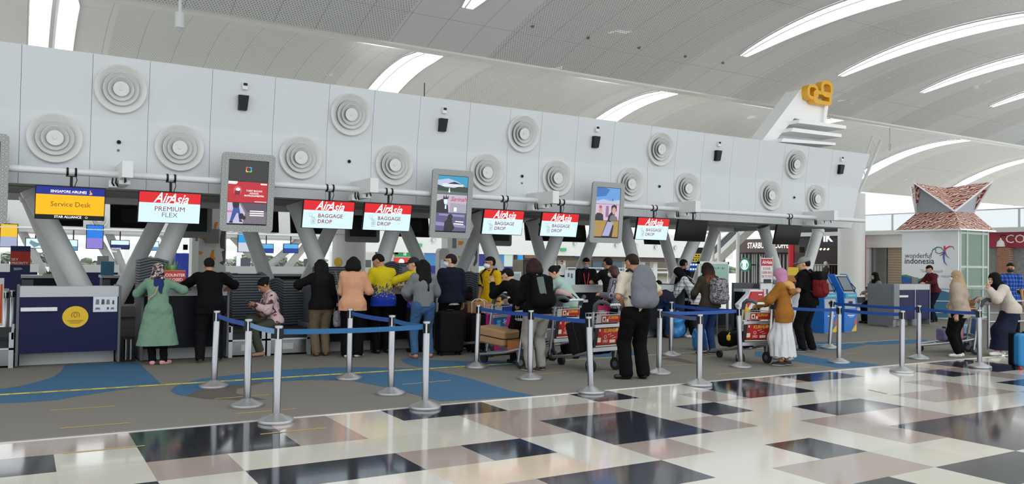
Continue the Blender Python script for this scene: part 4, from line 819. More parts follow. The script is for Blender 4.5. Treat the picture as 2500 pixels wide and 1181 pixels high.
# ================================================================ the hall beyond the island
WALLW = mat('far_white_wall', (214, 216, 214), 0.5)
def island_two():
    Y0 = 45.0
    m = MB(); m.box((-16, Y0, 2.65), (16.6, Y0+5, 4.75)); struct(m.build('wall_second_island', WALLW))
    m = MB(); m.tube([(-16, Y0-0.4, 2.83), (16.4, Y0-0.4, 2.83)], 0.06, 10); tag(m.build('support_pipe', WHITE2, smooth=60), 'white pipe along the second check-in island far behind', 'pipe')
    k = 0
    for z, xs in ((3.3, np.arange(-3.0, 16, 2.1)), (4.15, np.arange(-2.0, 16, 4.2))):
        for x in xs:
            o = copy_tree(v0); o.location = (float(x), Y0, z); o.rotation_euler = (0, 0, 0); tag(o, 'small round vent on the second check-in island far behind', 'vent', 'round vents on the far island')
    def far_screen(x0, x1, za, zb, mats, label, split=0.5):
        t = thing('far_screen', label, 'screen', ((x0+x1)/2, Y0-0.45, zb)); w = (x1-x0)/2; h = zb-za
        MB().box((-w, 0, -h), (w, 0.08, 0)).build('casing', DARK, t)
        q = MB(); q.quad((-w+.03, -.004, -h+.03), (w-.03, -.004, -h+.03), (w-.03, -.004, -h*split), (-w+.03, -.004, -h*split)); q.mi(1).quad((-w+.03, -.004, -h*split), (w-.03, -.004, -h*split), (w-.03, -.004, -.03), (-w+.03, -.004, -.03)); q.build('screen', mats, t)
        MB().cyl((0, 0.04, 0), (0, 0.04, 2.85-zb if zb < 2.85 else 0.02), 0.03, n=8).build('drop_pole', DARK, t)
        return t
    def R_(px0, py0, px1, py1): 
        a, b = gy(px0, py0, Y0-0.45), gy(px1, py1, Y0-0.45); return a.x, b.x, b.z, a.z
    t = far_screen(*R_(62, 580, 111, 607), [LPALE, LPALE], 'pale far screen with a grey bird, left of the leaning column')
    b = MB(); b.add([(-.25,-.008,-.25),(-.05,-.008,-.45),(.35,-.008,-.28),(0.05,-.008,-.22),(-.2,-.008,-.1)], [(0,1,2,3,4)]); b.build('bird_emblem', eS('bird_grey', (120, 150, 160)), t)
    far_screen(*R_(168, 584, 190, 612), [eS('far_blue', (90, 150, 200)), LPALE], 'pale blue far screen right of the leaning column', 0.6)
    far_screen(*R_(211, 548, 252, 608), [eS('far_lavender', (150, 130, 220)), eS('far_azure', (30, 130, 236))], 'tall azure and lavender far screen between the two left columns', 0.55)
    far_screen(*R_(0, 545, 43, 604), [eS('far_mist', (170, 180, 210)), eS('far_yellow', (250, 200, 40))], 'tall yellow and grey far screen at the left edge', 0.55)
    t = far_screen(*R_(270, 585, 316, 609), [eS('far_navy', (20, 40, 100)), LPALE], 'white and navy far screen by the red premium column'); text('Economy', 0.16, LLET, t, T(-0.25, -0.008, -0.42) @ XZ); text('Class', 0.16, LLET, t, T(-0.3, -0.008, -0.56) @ XZ)
    far_screen(*R_(360, 588, 388, 612), [eS('far_blue', (90, 150, 200)), LPALE], 'pale far screen between the two columns over the lady in green', 0.6)
    far_screen(*R_(581, 568, 612, 616), [eS('far_white', (210, 214, 226)), eS('far_cyan', (30, 160, 226))], 'tall cyan far screen under the first portrait screen', 0.5)
    for a, b_, s in ((632, 668, 'left'), (692, 728, 'right')):
        t = far_screen(*R_(a, 594, b_, 618), [eS('far_sea', (16, 60, 150)), eS('far_wave', (90, 180, 236))], f'blue wave-pictured far screen, the {s} one of the pair', 0.5)
    # columns and desks of that island
    for px0, px1 in ((78, 100), (283, 300), (255, 280), (418, 440), (600, 640), (700, 650), (735, 700), (520, 545)):
        a, b = gy(px0, 612, Y0+1), gy(px1, 655, Y0+1); d = (b-a)/(b.z-a.z); c = MB(); lo = a-d*a.z; hi = a+d*(2.7-a.z); c.cyl(lo, hi, 0.2, n=14)
        tag(c.build('leaning_column', PILL, smooth=50), 'slim leaning column under the second island far behind', 'column', 'leaning columns of the far island')
    for i, x in enumerate(np.arange(-9, 16, 3.4)):
        t = thing('checkin_desk', 'small white and navy check-in desk of the second island far behind', 'desk', (float(x), Y0-1.0, 0), 0, 'desks of the far island')
        MB().box((0, 0, 0.0), (2.9, 0.6, 0.75)).build('front_panel', NAVY, t); MB().box((-0.02, -0.03, 0.75), (2.95, 0.7, 1.12)).build('fascia', CTOP, t)
        MB().box((2.0, 0.2, 1.12), (2.5, 0.3, 1.55)).build('monitor', GREYP, t)
    c = MB(); c.box((6.6, Y0-1.9, 0), (7.8, Y0-1.4, 1.75)); tag(c.build('standing_screen', mat('royal_blue_cloth', (26, 50, 150), 0.7)), 'royal blue screen standing by the far desks, over the lady in green', 'screen')
island_two()
# far glass front with trees outside
def far_front():
    Y0 = 98.0; m = MB()
    for x in range(-20, 90, 6): m.box((x-0.25, Y0, 0), (x+0.25, Y0+0.5, 9))
    m.box((-20, Y0, 2.3), (90, Y0+0.4, 2.9)); m.box((-20, Y0, 0), (90, Y0+0.4, 0.25)); m.box((-20, Y0, 6), (90, Y0+0.4, 6.4))
    o = struct(m.build('window_1', mat('white_mullion', (224, 226, 228), 0.4)))
    g = MB(); g.quad((-20, Y0+0.2, 0), (90, Y0+0.2, 0), (90, Y0+0.2, 9), (-20, Y0+0.2, 9)); g.build('pane', glassmat('far_glass', (230, 240, 244), 0.06), o)
    R = random.Random(4); t = MB(); x = -70.0
    while x < 160:
        w_ = R.uniform(5, 12); h = R.uniform(-0.6, 1.3) ; 
        n = 10; pts = [(x+w_*math.cos(math.pi*k/n), h+R.uniform(-0.4, 0.4)+2.4*math.sin(math.pi*k/n)-1.2) for k in range(n+1)]
        for k in range(70):
            a = R.uniform(0, math.pi); r = R.uniform(0.6, 1.0); cx, cz = x+w_*math.cos(a)*r*0.9, h-1.4+2.6*math.sin(a)*r; s = R.uniform(0.3, 0.8)
            vs = [(cx+s*R.uniform(.8, 1.2)*math.cos(2*math.pi*q/7), 150+R.uniform(-4, 4), cz+s*0.8*math.sin(2*math.pi*q/7)) for q in range(7)] + [(cx, 148.5+R.uniform(-1, 1), cz+0.2)]
            t.add(vs, [(q, (q+1) % 7, 7) for q in range(7)])
        x += w_*R.uniform(0.7, 1.2)
    t.box((-120, 152, -14), (260, 153, -0.2))
    o = t.build('treeline', mat('hazy_trees', (150, 162, 138), 0.9, noise=0.12, nscale=0.6)); tag(o, 'hazy line of trees outside the far windows', 'trees', kind='stuff')
far_front()
# ---- painted panels and white columns in the middle distance
ORG, PUR = mat('mural_orange', (232, 142, 44), 0.5), mat('mural_purple', (86, 78, 96), 0.5)
def mural(px0, px1, Y, where, leaves, zt=3.7):
    a, b = gy(px0, 650, Y), gy(px1, 650, Y); w_ = b.x-a.x
    t = thing('mural_panel', f'tall white panel with orange and dark leaf shapes {where}', 'panel', (a.x, Y, 0))
    MB().box((0, 0, 0), (w_, 0.3, zt)).build('slab', WALLW, t)
    for m_, pts in leaves:
        q = MB(); P = []
        for px, py in pts: p = gy(px, py, Y-0.006); P.append((min(w_, max(0, p.x-a.x)), p.z))
        q.prism(P, 0.002, 0.006, XZ); o = q.build('painted_leaf', m_, t)
    return t
mural(482, 551, 25, 'above the man in black', [(ORG, ((524,543),(533,541),(528,556),(531,578),(520,578))), (ORG, ((488,580),(502,580),(500,588))), (PUR, ((541,562),(551,562),(549,590),(550,612),(546,608),(538,605),(537,585))), (PUR, ((541,614),(550,610),(549,640),(544,647),(535,641),(545,636))), (ORG, ((518,609),(524,609),(522,625),(527,632),(522,637),(509,635))), (ORG, ((485,612),(496,616),(490,622),(485,621)))])
mural(1116, 1169, 27, 'behind the man in the navy jacket', [(ORG, ((1119,588),(1133,589),(1128,598),(1119,598))), (ORG, ((1119,625),(1130,624),(1120,632))), (PUR, ((1160,592),(1167,592),(1166,615),(1165,640),(1158,651),(1155,646),(1161,630),(1157,610))), (ORG, ((1148,651),(1152,665),(1146,672),(1149,660))), (ORG, ((1119,640),(1124,660),(1119,664)))])
for px0, px1, Y, where in ((468, 484, 24.6, 'left of the leaf-painted panel above the man in black'), (1092, 1117, 26.5, 'left of the leaf-painted panel behind the man in the navy jacket')):
    a, b = gy(px0, 650, Y), gy(px1, 650, Y); t = thing('square_pillar', f'white square pillar {where}', 'pillar', (a.x, Y, 0)); MB().box((0, 0, 0), (b.x-a.x, 0.5, 3.9)).build('shaft', WALLW, t); q = MB(); q.box(((b.x-a.x)*.45, -0.006, 2.05), ((b.x-a.x)*.85, 0.0, 2.65)); q.build('glass_slot', mat('slot_grey', (110, 116, 118), 0.2), t)
for px0, Y, w_, z0, z1_, where in ((518, 24.95, 0.75, 1.95, 2.4, 'on the leaf-painted panel above the man in black'),):
    p = gy(500, 600, Y); q = MB(); q.box((p.x, Y-0.08, 2.0), (p.x+0.38, Y, 2.42)); t = tag(q.build('info_board', mat('board_grey', (120, 120, 116), 0.4)), 'grey notice board hung on the leaf-painted panel above the man in black', 'board')
def round_column(pxl, pxr, Y, where, zt=8.0, drum=None, X=None):
    a, b = gy(pxl, 640, Y), gy(pxr, 640, Y); c = (a+b)/2; v = (c-CP).normalized(); r = (b-a).cross(v).length/2
    t = thing('round_column', f'thick white round column {where}', 'column', (c.x, c.y, 0)); MB().cyl((0, 0, 0), (0, 0, zt), r, n=48).build('shaft', WHITE2, t, smooth=40)
    if drum: MB().cyl((0, 0, drum), (0, 0, drum+1.4), r*1.22, n=48).build('drum', WALLW, t, smooth=40)
    MB().cyl((0, 0, 0.0), (0, 0, 0.25), r*1.03, n=48).build('skirting', DARKM, t, smooth=40)
    return t, r, c
t, r, c = round_column(810, 892, 24, 'behind the woman in peach', 4.5, 2.35)
q = MB(); q.cyl((-r*0.86, -r*0.53, 1.5), (-r*0.88, -r*0.545, 1.5), 0.14, n=20); q.build('yellow_sticker', mat('sticker_yellow', (222, 182, 30), 0.5), t)
round_column(2044, 2112, 23.5, 'right of the island, before the red shop front', 4.9)
# ---- far wall of shops straight ahead
FWY = 70.0
def P_(px, py, Y=FWY): return gy(px, py, Y)
def far_shops():
    a, b = P_(885, 600), P_(1790, 625); zb = 2.25
    m = MB(); m.box((a.x, FWY, zb), (b.x, FWY+3, 4.9)); m.box((P_(860, 600).x, FWY+6, 0), (a.x+12, FWY+6.5, zb)); struct(m.build('wall_far', WALLW))
    m = MB(); m.box((a.x+11.5, FWY+6, 0), (b.x, FWY+6.5, 2.4)); struct(m.build('wall_shops_back', mat('shop_back_wall', (128, 120, 106), 0.7, noise=0.15, nscale=0.8)))
    m = MB(); m.box((P_(1262, 640).x, FWY+0.3, 1.75), (b.x-1, FWY+0.6, 2.25)); struct(m.build('trim_shop_fascia', mat('shop_fascia_brown', (78, 62, 56), 0.6)))
    for px, py in ((935, 600), (1058, 586), (1403, 594), (1455, 597), (1504, 598), (1552, 600), (1600, 603), (1648, 605), (1690, 604)):
        o = copy_tree(v0); p = P_(px, py, FWY); o.location = p; o.scale = (0.95, 0.95, 0.95); o.rotation_euler = (0, 0, 0); tag(o, 'small round vent on the far white wall over the shops', 'vent', 'round vents on the far wall')
    # chequered blue panels
    def chequer(px0, px1, rows, cols, where):
        p0, p1 = P_(px0, 603), P_(px1, 692); t = thing('chequered_panel', f'blue and pale green chequered wall panel {where}', 'panel', (p0.x, FWY+0.2, 0)); w_ = (p1.x-p0.x)/len(rows[0]); h = 1.2; m = MB()
        for j, r_ in enumerate(rows):
            for i, ch in enumerate(r_): m.mi('pmn'.index(ch)).box((i*w_, -0.1, 2.25-h*(j+1)), ((i+1)*w_, 0.0, 2.25-h*j))
        m.build('squares', [mat('chequer_pale', (186, 208, 200), 0.5), mat('chequer_mid', (60, 122, 176), 0.5), mat('chequer_navy', (24, 38, 118), 0.5)], t)
    chequer(1008, 1092, ('pmn', 'nnm'), 3, 'left of the white square pillar'); chequer(1168, 1252, ('npmpm'[:4], 'pnmn', 'npmp'), 4, 'behind the man in the yellow short-sleeved shirt')
    # signs
    def sign(px0, py0, px1, py1, m_, nm, label, cat='sign', txt=None, tm=None, Y=None, size=0.7):
        if Y is None: Y = FWY-0.2 if P_(px0, py1).z > 2.25 else FWY+0.1
        a, b = gy(px0, py0, Y), gy(px1, py1, Y); t = thing(nm, label, cat, (a.x, Y, b.z)); w_, h = b.x-a.x, a.z-b.z
        MB().box((0, 0, 0), (w_, 0.2, h)).build('board', m_, t)
        if txt: text(txt, h*size, tm, t, T(w_/2, -0.01, h/2) @ XZ, bold=0.01)
        return t
    sign(918, 603, 972, 621, mat('sign_brown', (74, 54, 36), 0.5), 'shop_sign', 'brown sign with yellow FOOD lettering over the man in yellow and blue', txt='FOOD', tm=emat('sign_gold', (232, 170, 60), 1), size=0.8)
    sign(965, 612, 1012, 627, mat('sign_green', (30, 140, 84), 0.5), 'shop_sign', 'green sign above the red sign behind the man in the black cap', txt='[-]', tm=LLET, size=0.5)
    t = sign(963, 628, 1012, 656, mat('sign_red', (206, 52, 44), 0.5), 'shop_sign', 'red sign with a white disc behind the man in the black cap')
    MB().cyl((0.7, -0.03, 0.65), (0.7, 0.0, 0.65), 0.28, n=20).build('white_disc', mat('white_print', (240, 236, 230), 0.5), t); MB().tube([(1.4, -0.02, .4), (1.9, -0.02, .4), (1.9, -0.02, .9), (1.4, -0.02, .9)], 0.05, 5, True).build('emblem_square', mat('emblem_gold', (214, 170, 60), 0.5), t)
    for px, py, where in ((1025, 598, 'left of the second portrait screen column'), (1377, 609, 'over the shops left of the agent')):
        sign(px-7, py-4, px+6, py+4, mat('exit_green', (60, 150, 100), 0.5, emit=0.3), 'exit_sign', f'small green exit sign {where}')
    sign(1266, 612, 1277, 634, eS('sign_sky', (40, 150, 220)), 'blue_sign', 'small bright blue lit sign by the brown shop front'); sign(1281, 617, 1313, 630, mat('sign_wood', (120, 92, 60), 0.6), 'wooden_sign', 'brown wooden sign over the dark shop doorway')
    sign(1405, 618, 1448, 628, eS('sign_deepblue', (30, 70, 150), 0.7), 'direction_sign', 'blue hanging direction sign left of the agent', txt='< H', tm=LLET)
    sign(1280, 632, 1312, 690, mat('doorway_dark', (40, 36, 34), 0.6), 'shop_doorway', 'dark shop doorway behind the brown wooden sign', 'doorway', Y=FWY+0.6)
    sign(1447, 630, 1518, 690, mat('teal_glass', (56, 84, 92), 0.2), 'shop_window', 'teal glazed shop front right of the agent', 'shop front', Y=FWY+0.5); sign(1478, 642, 1493, 650, mat('sign_green', (30, 140, 84), 0.5), 'green_sign', 'small green sign inside the teal shop front', Y=FWY+0.2)
    sign(1655, 618, 1684, 650, mat('shop_fascia_brown', (78, 62, 56), 0.6), 'cafe_sign', 'dark cafe sign with white script letters by the flight board', txt='Olala'[:3], tm=LLET, size=0.4)
    for px in (1320, 1352, 1375, 1530, 1570, 1600, 1650):
        p = P_(px, 660, FWY+1); q = MB(); q.box((p.x-0.3, FWY+1, 0), (p.x+0.3, FWY+1.6, 2.3)); tag(q.build('shop_pillar', WALLW), 'pale square pillar between the far shops', 'pillar', 'pillars between the far shops')
    q = MB(); q.box((P_(1330, 680).x, FWY-4, 0.55), (P_(1650, 680).x, FWY-3.8, 0.75)); q.box((P_(1330, 680).x, FWY-4, 1.0), (P_(1650, 680).x, FWY-3.9, 1.08)); [q.box((P_(1330, 680).x+k*2.2, FWY-3.98, 0), (P_(1330, 680).x+k*2.2+.08, FWY-3.9, 1.0)) for k in range(12)]; tag(q.build('far_railing', ALU), 'long pale railing before the far shops', 'railing')
    # flight information board
    t = thing('flight_board', 'dark flight information board with yellow and blue lit rows', 'board', tuple(gy(1703, 660, 34).xy)+(0,)); MB().box((-0.75, 0, 0), (0.75, 0.3, 2.55)).build('cabinet', DARKM, t)
    for k, c in enumerate(('y', 'y', 'b', 'b')):
        MB().box((-0.7, -0.02, 1.98-0.26*k), (0.7, 0.0, 2.2-0.26*k)).build('lit_row', eS('board_yellow', (196, 176, 30), .8) if c == 'y' else eS('board_blue', (24, 90, 190), .8), t)
        q = MB(); [q.box((-0.6+0.2*j, -0.03, 2.05-0.26*k), (-0.48+0.2*j, -0.02, 2.13-0.26*k)) for j in range(6)]; q.build('row_symbols', LBLK if c == 'y' else LLET, t)
far_shops()
# ---- shops on the end wall at the right
EX = 44.0
def Q_(px, py, X=EX): return gx(px, py, X)
def plate(px0, py0, px1, py1, m_, nm, label, cat, X=EX-0.1, th=0.2, parent=None):
    a, b = Q_(px0, py0, X), Q_(px1, py1, X)      # a: left (larger Y), b: right
    if parent is None: t = thing(nm, label, cat, (X, b.y, b.z))
    else: t = parent
    MB().box((0, 0, 0), (th, a.y-b.y, a.z-b.z), None if parent is None else T(X-parent.location.x, b.y-parent.location.y, b.z-parent.location.z)).build(nm if parent else 'board', m_, t)
    return t, a, b
BRN = mat('coffee_fascia', (86, 68, 60), 0.5); BLKW = mat('shop_black', (30, 28, 30), 0.5)
m = MB(); zt = 3.75
m.box((EX, Q_(1800, 640).y-14, 0), (EX+6, Q_(1800, 640).y, 0.02)); 
struct(m.build('floor_shops', mat('shop_floor', (120, 112, 104), 0.4)))
m = MB(); m.box((EX+5, 8, 0), (EX+5.3, Q_(1805, 640).y, zt)); struct(m.build('wall_right', mat('shop_dark_wall', (58, 50, 48), 0.7)))
t, a, b = plate(1803, 584, 1952, 616, BRN, 'coffee_shop_fascia', 'brown coffee shop fascia with white lit STARBUCKS COFFEE lettering', 'sign', EX-0.2, 0.5)
text('STARBUCKS COFFEE', 0.56, emat('letter_white', (255, 255, 255), 1.2), t, T(-0.02, (a.y-b.y)/2-0.1, (a.z-b.z)*0.5) @ YZ, bold=0.01, sx=0.74)
for px0, px1, m_ in ((1805, 1835, BLKW), (1835, 1852, mat('shop_slate', (44, 46, 54), 0.4)), (1852, 1872, BLKW), (1872, 1898, mat('shop_slate', (44, 46, 54), 0.4)), (1898, 1930, BLKW)):
    t, a, b = plate(px0, 616, px1, 698, m_, 'shop_front_panel', 'dark glazed panel of the coffee shop front', 'shop front', EX+0.3, 0.1); t['group'] = 'dark panels of the coffee shop front'
    w_ = a.y-b.y; q = MB(); [q.box((-0.05, w_*(0.15+0.28*j), 0.2), (-0.01, w_*(0.15+0.28*j)+0.12, (a.z-b.z)*0.95)) for j in range(3)]; q.build('lit_slats', mat('slat_grey', (150, 150, 150), 0.4), t)
t = thing('round_logo_sign', 'round green and white lit coffee shop sign', 'sign', tuple(Q_(1818, 646, EX-0.8))); 
MB().cyl((0, 0, 0), (0.1, 0, 0), 0.5, n=40).build('green_disc', eS('logo_green', (10, 104, 70), .8), t); MB().cyl((0.1, 0, 0), (1.15, 0, 0), 0.04, n=10).build('wall_arm', DARK, t); MB().cyl((-0.02, 0, 0), (0.0, 0, 0), 0.36, n=36).build('white_centre', LPALE, t)
q = MB(); [q.add([(-0.03, sgn*0.08, -0.3), (-0.03, sgn*0.3, -0.1), (-0.03, sgn*0.26, 0.18), (-0.03, sgn*0.17, 0.05), (-0.03, sgn*0.2, -0.12)], [(0,1,2,3,4)]) for sgn in (1, -1)]; q.build('green_figure', eS('logo_green', (10, 104, 70), .8), t)
t, a, b = plate(1952, 552, 2052, 602, mat('navy_fascia', (42, 44, 56), 0.5), 'dark_shop_fascia', 'dark navy shop fascia with white lit letters, partly hidden by a leaning column', 'sign', EX-0.4, 0.5)
text('IK', 0.75, LLET, t, T(-0.02, (a.y-b.y)*0.30, (a.z-b.z)*0.42) @ YZ, bold=0.03)
plate(1948, 545, 2050, 552, RED, 'red_canopy_edge', 'thin red band along the top of the dark shop fascia', 'trim', EX-0.6, 0.6)
a = Q_(1932, 640, EX-2); t = thing('red_column', 'slim red column before the coffee shop', 'column', (a.x, a.y, 0)); MB().cyl((0, 0, 0), (0, 0, 3.6), 0.2, n=20).build('shaft', mat('column_red', (200, 24, 40), 0.35), t, smooth=50)
a = Q_(1936, 672, EX-3); t = thing('yellow_placard', 'yellow placard on a post before the red column', 'sign', (a.x, a.y, 0)); MB().box((0, -0.4, 1.0), (0.05, 0.4, 1.5)).build('board', mat('placard_yellow', (226, 196, 60), 0.5), t); MB().box((0, -0.4, 0.6), (0.05, 0.4, 1.0)).build('lower_board', mat('placard_ochre', (180, 120, 60), 0.5), t); MB().box((0.01, -0.05, 0), (0.04, 0.05, 0.6)).build('post', DARK, t)
for k, px in enumerate((2005, 2014, 2023)):
    a = Q_(px, 607, EX+2); t = thing('spot_lamp', 'small lit spot lamp in the dark clothes shop', 'lamp', tuple(a), 0, 'spot lamps in the clothes shop'); MB().cyl((0, 0, 0), (-0.1, 0, -0.06), 0.055, n=12).build('bulb', emat('warm_lamp', (255, 236, 200), 2.5), t); MB().cyl((0, 0, 0), (0, 0, 3.5-a.z), 0.015, n=8).build('stem', DARK, t)
def cloth_rack(px, c, lab):
    a = Q_(px, 665, EX+(0.6 if px < 2010 else 2.0)); t = thing('clothes_rack', lab, 'rack', (a.x, a.y, 0)); MB().tube([(0, -0.6, 0), (0, -0.6, 1.7), (0, 0.6, 1.7), (0, 0.6, 0)], 0.03, 8).build('rail', ALU, t)
    for k in range(5): q = MB(); y = -0.5+0.22*k; q.prism([(y, 0.6), (y+0.16, 0.6), (y+0.14, 1.55), (y+0.08, 1.68), (y+0.02, 1.55)], -0.25, 0.25, Matrix(((0,0,1,0),(1,0,0,0),(0,1,0,0),(0,0,0,1)))); q.build('garment', mat(*c), t)
cloth_rack(2004, ('pale_garment', (200, 206, 200), 0.8), 'rack of pale clothes in the dark clothes shop'); cloth_rack(2030, ('dark_garment', (66, 60, 58), 0.8), 'rack of dark clothes in the clothes shop')
a = Q_(2016, 650, EX-0.5); t = thing('mannequin', 'shop mannequin with a bright head and patterned top', 'mannequin', (a.x, a.y, 0))
MB().lathe([(0.1, 0), (0.12, 0.5), (0.2, 0.9), (0.15, 1.1), (0.22, 1.35), (0.2, 1.48), (0.06, 1.55), (0.06, 1.62)], n=16).build('body', mat('dark_garment', (66, 60, 58), 0.8), t, smooth=60); MB().lathe([(0.02, 1.6), (0.11, 1.68), (0.13, 1.78), (0.09, 1.88), (0.01, 1.92)], n=14).build('head', mat('mannequin_white', (230, 214, 196), 0.4), t, smooth=60)
a = Q_(2100, 640, EX-1); t = thing('red_column', 'red post right of the thick white column', 'column', (a.x, a.y, 0)); MB().box((-0.2, -0.25, 0), (0.2, 0.25, 3.5)).build('shaft', mat('post_crimson', (196, 30, 60), 0.4), t)
plate(2104, 574, 2202, 604, WALLW, 'white_shop_fascia', 'blank white shop fascia left of the pavilion', 'sign', EX-0.3, 0.5)
plate(2110, 574, 2122, 700, WALLW, 'shop_pier', 'white pier right of the red post', 'pier', EX-0.2, 0.3)
t, a, b = plate(2120, 604, 2164, 700, mat('grey_glass_front', (118, 126, 124), 0.2, noise=0.2, nscale=1), 'glazed_shop_front', 'grey glazed shop front with a drawn curtain', 'shop front', EX, 0.1)
t, a, b = plate(2168, 604, 2202, 704, mat('shutter_beige', (176, 162, 136), 0.5), 'roller_shutter', 'closed beige roller shutter left of the pavilion', 'shutter', EX, 0.1)
q = MB(); h = a.z-b.z; [q.box((-0.03, 0, h*k/16), (0, a.y-b.y, h*k/16+h/40)) for k in range(16)]; q.build('slats', mat('shutter_line', (140, 128, 106), 0.5), t)
t, a, b = plate(2405, 566, 2560, 603, mat('cotton_fascia', (158, 38, 62), 0.5), 'crimson_shop_fascia', 'crimson shop fascia with white COTTON ON lettering at the right edge', 'sign', EX-0.3, 0.5)
text('COTTON ON', 0.62, mat('white_print', (240, 236, 230), 0.5), t, T(-0.02, Q_(2462, 582).y-b.y, (a.z-b.z)*0.5) @ YZ, align='LEFT', sx=1.05)
t, a, b = plate(2434, 603, 2463, 700, mat('brick_mortar', (176, 160, 144), 0.8), 'brick_pillar', 'brown brick pillar under the crimson fascia', 'pillar', EX-0.3, 0.5)
t.children[0].data.materials[0] = None or mat('brick_wall', (150, 92, 62), 0.8)
def brick(m):
    N, L, b_ = nodes_of(m); tc = N.new('ShaderNodeTexCoord'); mp = N.new('ShaderNodeMapping'); mp.inputs['Rotation'].default_value = (math.pi/2, 0, math.pi/2); br = N.new('ShaderNodeTexBrick'); br.inputs['Scale'].default_value = 4.5
    br.inputs['Color1'].default_value = (*lin((160, 98, 64)), 1); br.inputs['Color2'].default_value = (*lin((134, 80, 56)), 1); br.inputs['Mortar'].default_value = (*lin((190, 176, 160)), 1)
    sx = N.new('ShaderNodeSeparateXYZ'); cx = N.new('ShaderNodeCombineXYZ'); L.new(tc.outputs['Object'], sx.inputs[0]); L.new(sx.outputs[1], cx.inputs[0]); L.new(sx.outputs[2], cx.inputs[1]); L.new(cx.outputs[0], br.inputs['Vector']); L.new(br.outputs[0], b_.inputs['Base Color'])
brick(MATS['brick_wall'])
plate(2412, 603, 2434, 700, mat('curtain_grey', (140, 142, 144), 0.6, noise=0.2, nscale=6), 'curtained_window', 'grey curtained shop window left of the brick pillar', 'shop front', EX+0.1, 0.1); plate(2463, 603, 2560, 700, mat('curtain_grey', (140, 142, 144), 0.6, noise=0.2, nscale=6), 'curtained_window', 'grey curtained shop window right of the brick pillar', 'shop front', EX+0.1, 0.1)
a = Q_(2443, 590, EX-0.8); t = thing('wall_lamp', 'white bell-shaped wall lamp over the brick pillar', 'lamp', tuple(a)); MB().lathe([(0.2, -0.25), (0.16, 0.0), (0.05, 0.1), (0.03, 0.2)], n=20).build('shade', WHITE2, t, smooth=40); MB().tube([(0, 0, 0.2), (0, 0, 0.35), (0.45, 0, 0.35)], 0.025, 6).build('arm', DARK, t)
# balcony glass above the shops and a white truss post by the wall's end
b = MB(); y0, y1 = 8, Q_(1955, 540).y
t = thing('balcony_balustrade', 'glass balustrade of the gallery above the right shops', 'balustrade', (EX+0.5, y0, 3.75)); MB().box((0, 0, 0), (0.03, y1-y0, 1.0)).build('glass', glassmat('balustrade_glass', (200, 222, 224), 0.35), t); MB().box((-0.02, 0, 1.0), (0.06, y1-y0, 1.06)).build('handrail', ALU, t)
q = MB(); [q.box((-0.02, k*2.4, 0), (0.06, k*2.4+0.08, 1.0)) for k in range(int((y1-y0)/2.4))]; q.build('posts', ALU, t)
m = MB(); m.box((EX-0.6, 8, 3.5), (EX+8, y1, 3.75)); struct(m.build('slab_gallery', WALLW))
a = gy(2082, 492, 23.5); t = thing('truss_post', 'slim white truss rising from the thick column behind the right end of the island wall', 'truss', tuple(a)); p2 = gy(2128, 392, 23.5)-a; p2 = p2*1.5; MB().tube([(0, 0, -0.3), tuple(p2)], 0.07, 8).build('main_tube', WHITE2, t); off = Vector((-0.6, 0.0, 0.15)); MB().tube([off*0.3, tuple(p2+off)], 0.05, 8).build('second_tube', WHITE2, t)
for k in range(7): f = k/7; MB().tube([tuple(p2*f), tuple(p2*(f+0.1)+off*(0.3+0.7*f))], 0.03, 6).build('brace', WHITE2, t)
p0 = gy(1030, 550, 31); t = thing('lit_lamp_panel', 'bright white lit lamp panel hanging left of the second portrait screen', 'lamp', tuple(p0)); MB().box((-0.2, -0.04, -0.27), (0.2, 0.04, 0.25)).build('diffuser', mat('lamp_diffuser', (255, 255, 255), 0.4, emit=2.0), t); MB().cyl((0, 0, 0.25), (0, 0, 6.0), 0.02, n=8).build('rod', DARKM, t)
p0 = gy(1080, 660, 21); t = thing('information_kiosk', 'white rounded information kiosk behind the man in the navy jacket', 'kiosk', (p0.x, 21, 0)); MB().prism(rrect(0.34, 1.95, 0.12, 6, 0, 0.98), -0.12, 0.12, XZ).build('body', WHITE2, t, smooth=40, bevel=0.01); MB().box((-0.12, -0.13, 1.15), (0.12, -0.12, 1.62)).build('screen', eS('kiosk_glow', (130, 150, 176), .8), t); MB().box((-0.12, -0.13, 0.75), (0.12, -0.12, 1.0)).build('lower_screen', eS('kiosk_glow_blue', (90, 120, 180), .7), t)
# ---- escalator and its white posts
e0, e1 = gx(1722, 655, 40), gx(1810, 572, 40); t = thing('escalator', 'escalator climbing behind white posts left of the coffee shop', 'escalator', tuple(e0)); v = e1-e0; v2 = v*1.25; MB().box((-0.2, -0.2, -e0.z), (1.1, 0.2, 0.2)).build('support', WALLW, t)
s = Vector((0.9, 0, 0)); up = Vector((0, 0, 0.85))
q = MB(); q.add([(0,0,0), tuple(v2), tuple(v2+up*0.4), tuple(up*0.4), tuple(s), tuple(s+v2), tuple(s+v2+up*0.4), tuple(s+up*0.4)], [(3,2,1,0),(4,5,6,7),(0,1,5,4),(1,2,6,5),(2,3,7,6),(3,0,4,7)]); q.build('truss', WALLW, t)
q = MB(); q.add([tuple(up*0.42), tuple(v2+up*0.42), tuple(v2+up), tuple(up)], [(0,1,2,3)]); q.build('dark_side', mat('escalator_side', (70, 78, 80), 0.4), t); q = MB(); q.tube([tuple(up*1.05), tuple(v2+up*1.05)], 0.06, 8); q.build('handrail', ALU, t)
for px in (1740, 1755, 1801):
    a = gx(px, 640, 38); q = MB(); q.cyl((a.x, a.y, 0), (a.x, a.y, 3.6), 0.11, n=12); tag(q.build('white_post', WHITE2, smooth=50), 'slim white post in front of the escalator', 'post', 'white posts by the escalator')
q = MB(); a, b = gx(1725, 568, 38), gx(1806, 560, 38); q.tube([a, b], 0.1, 10); tag(q.build('white_beam', WHITE2), 'white beam above the escalator', 'beam')
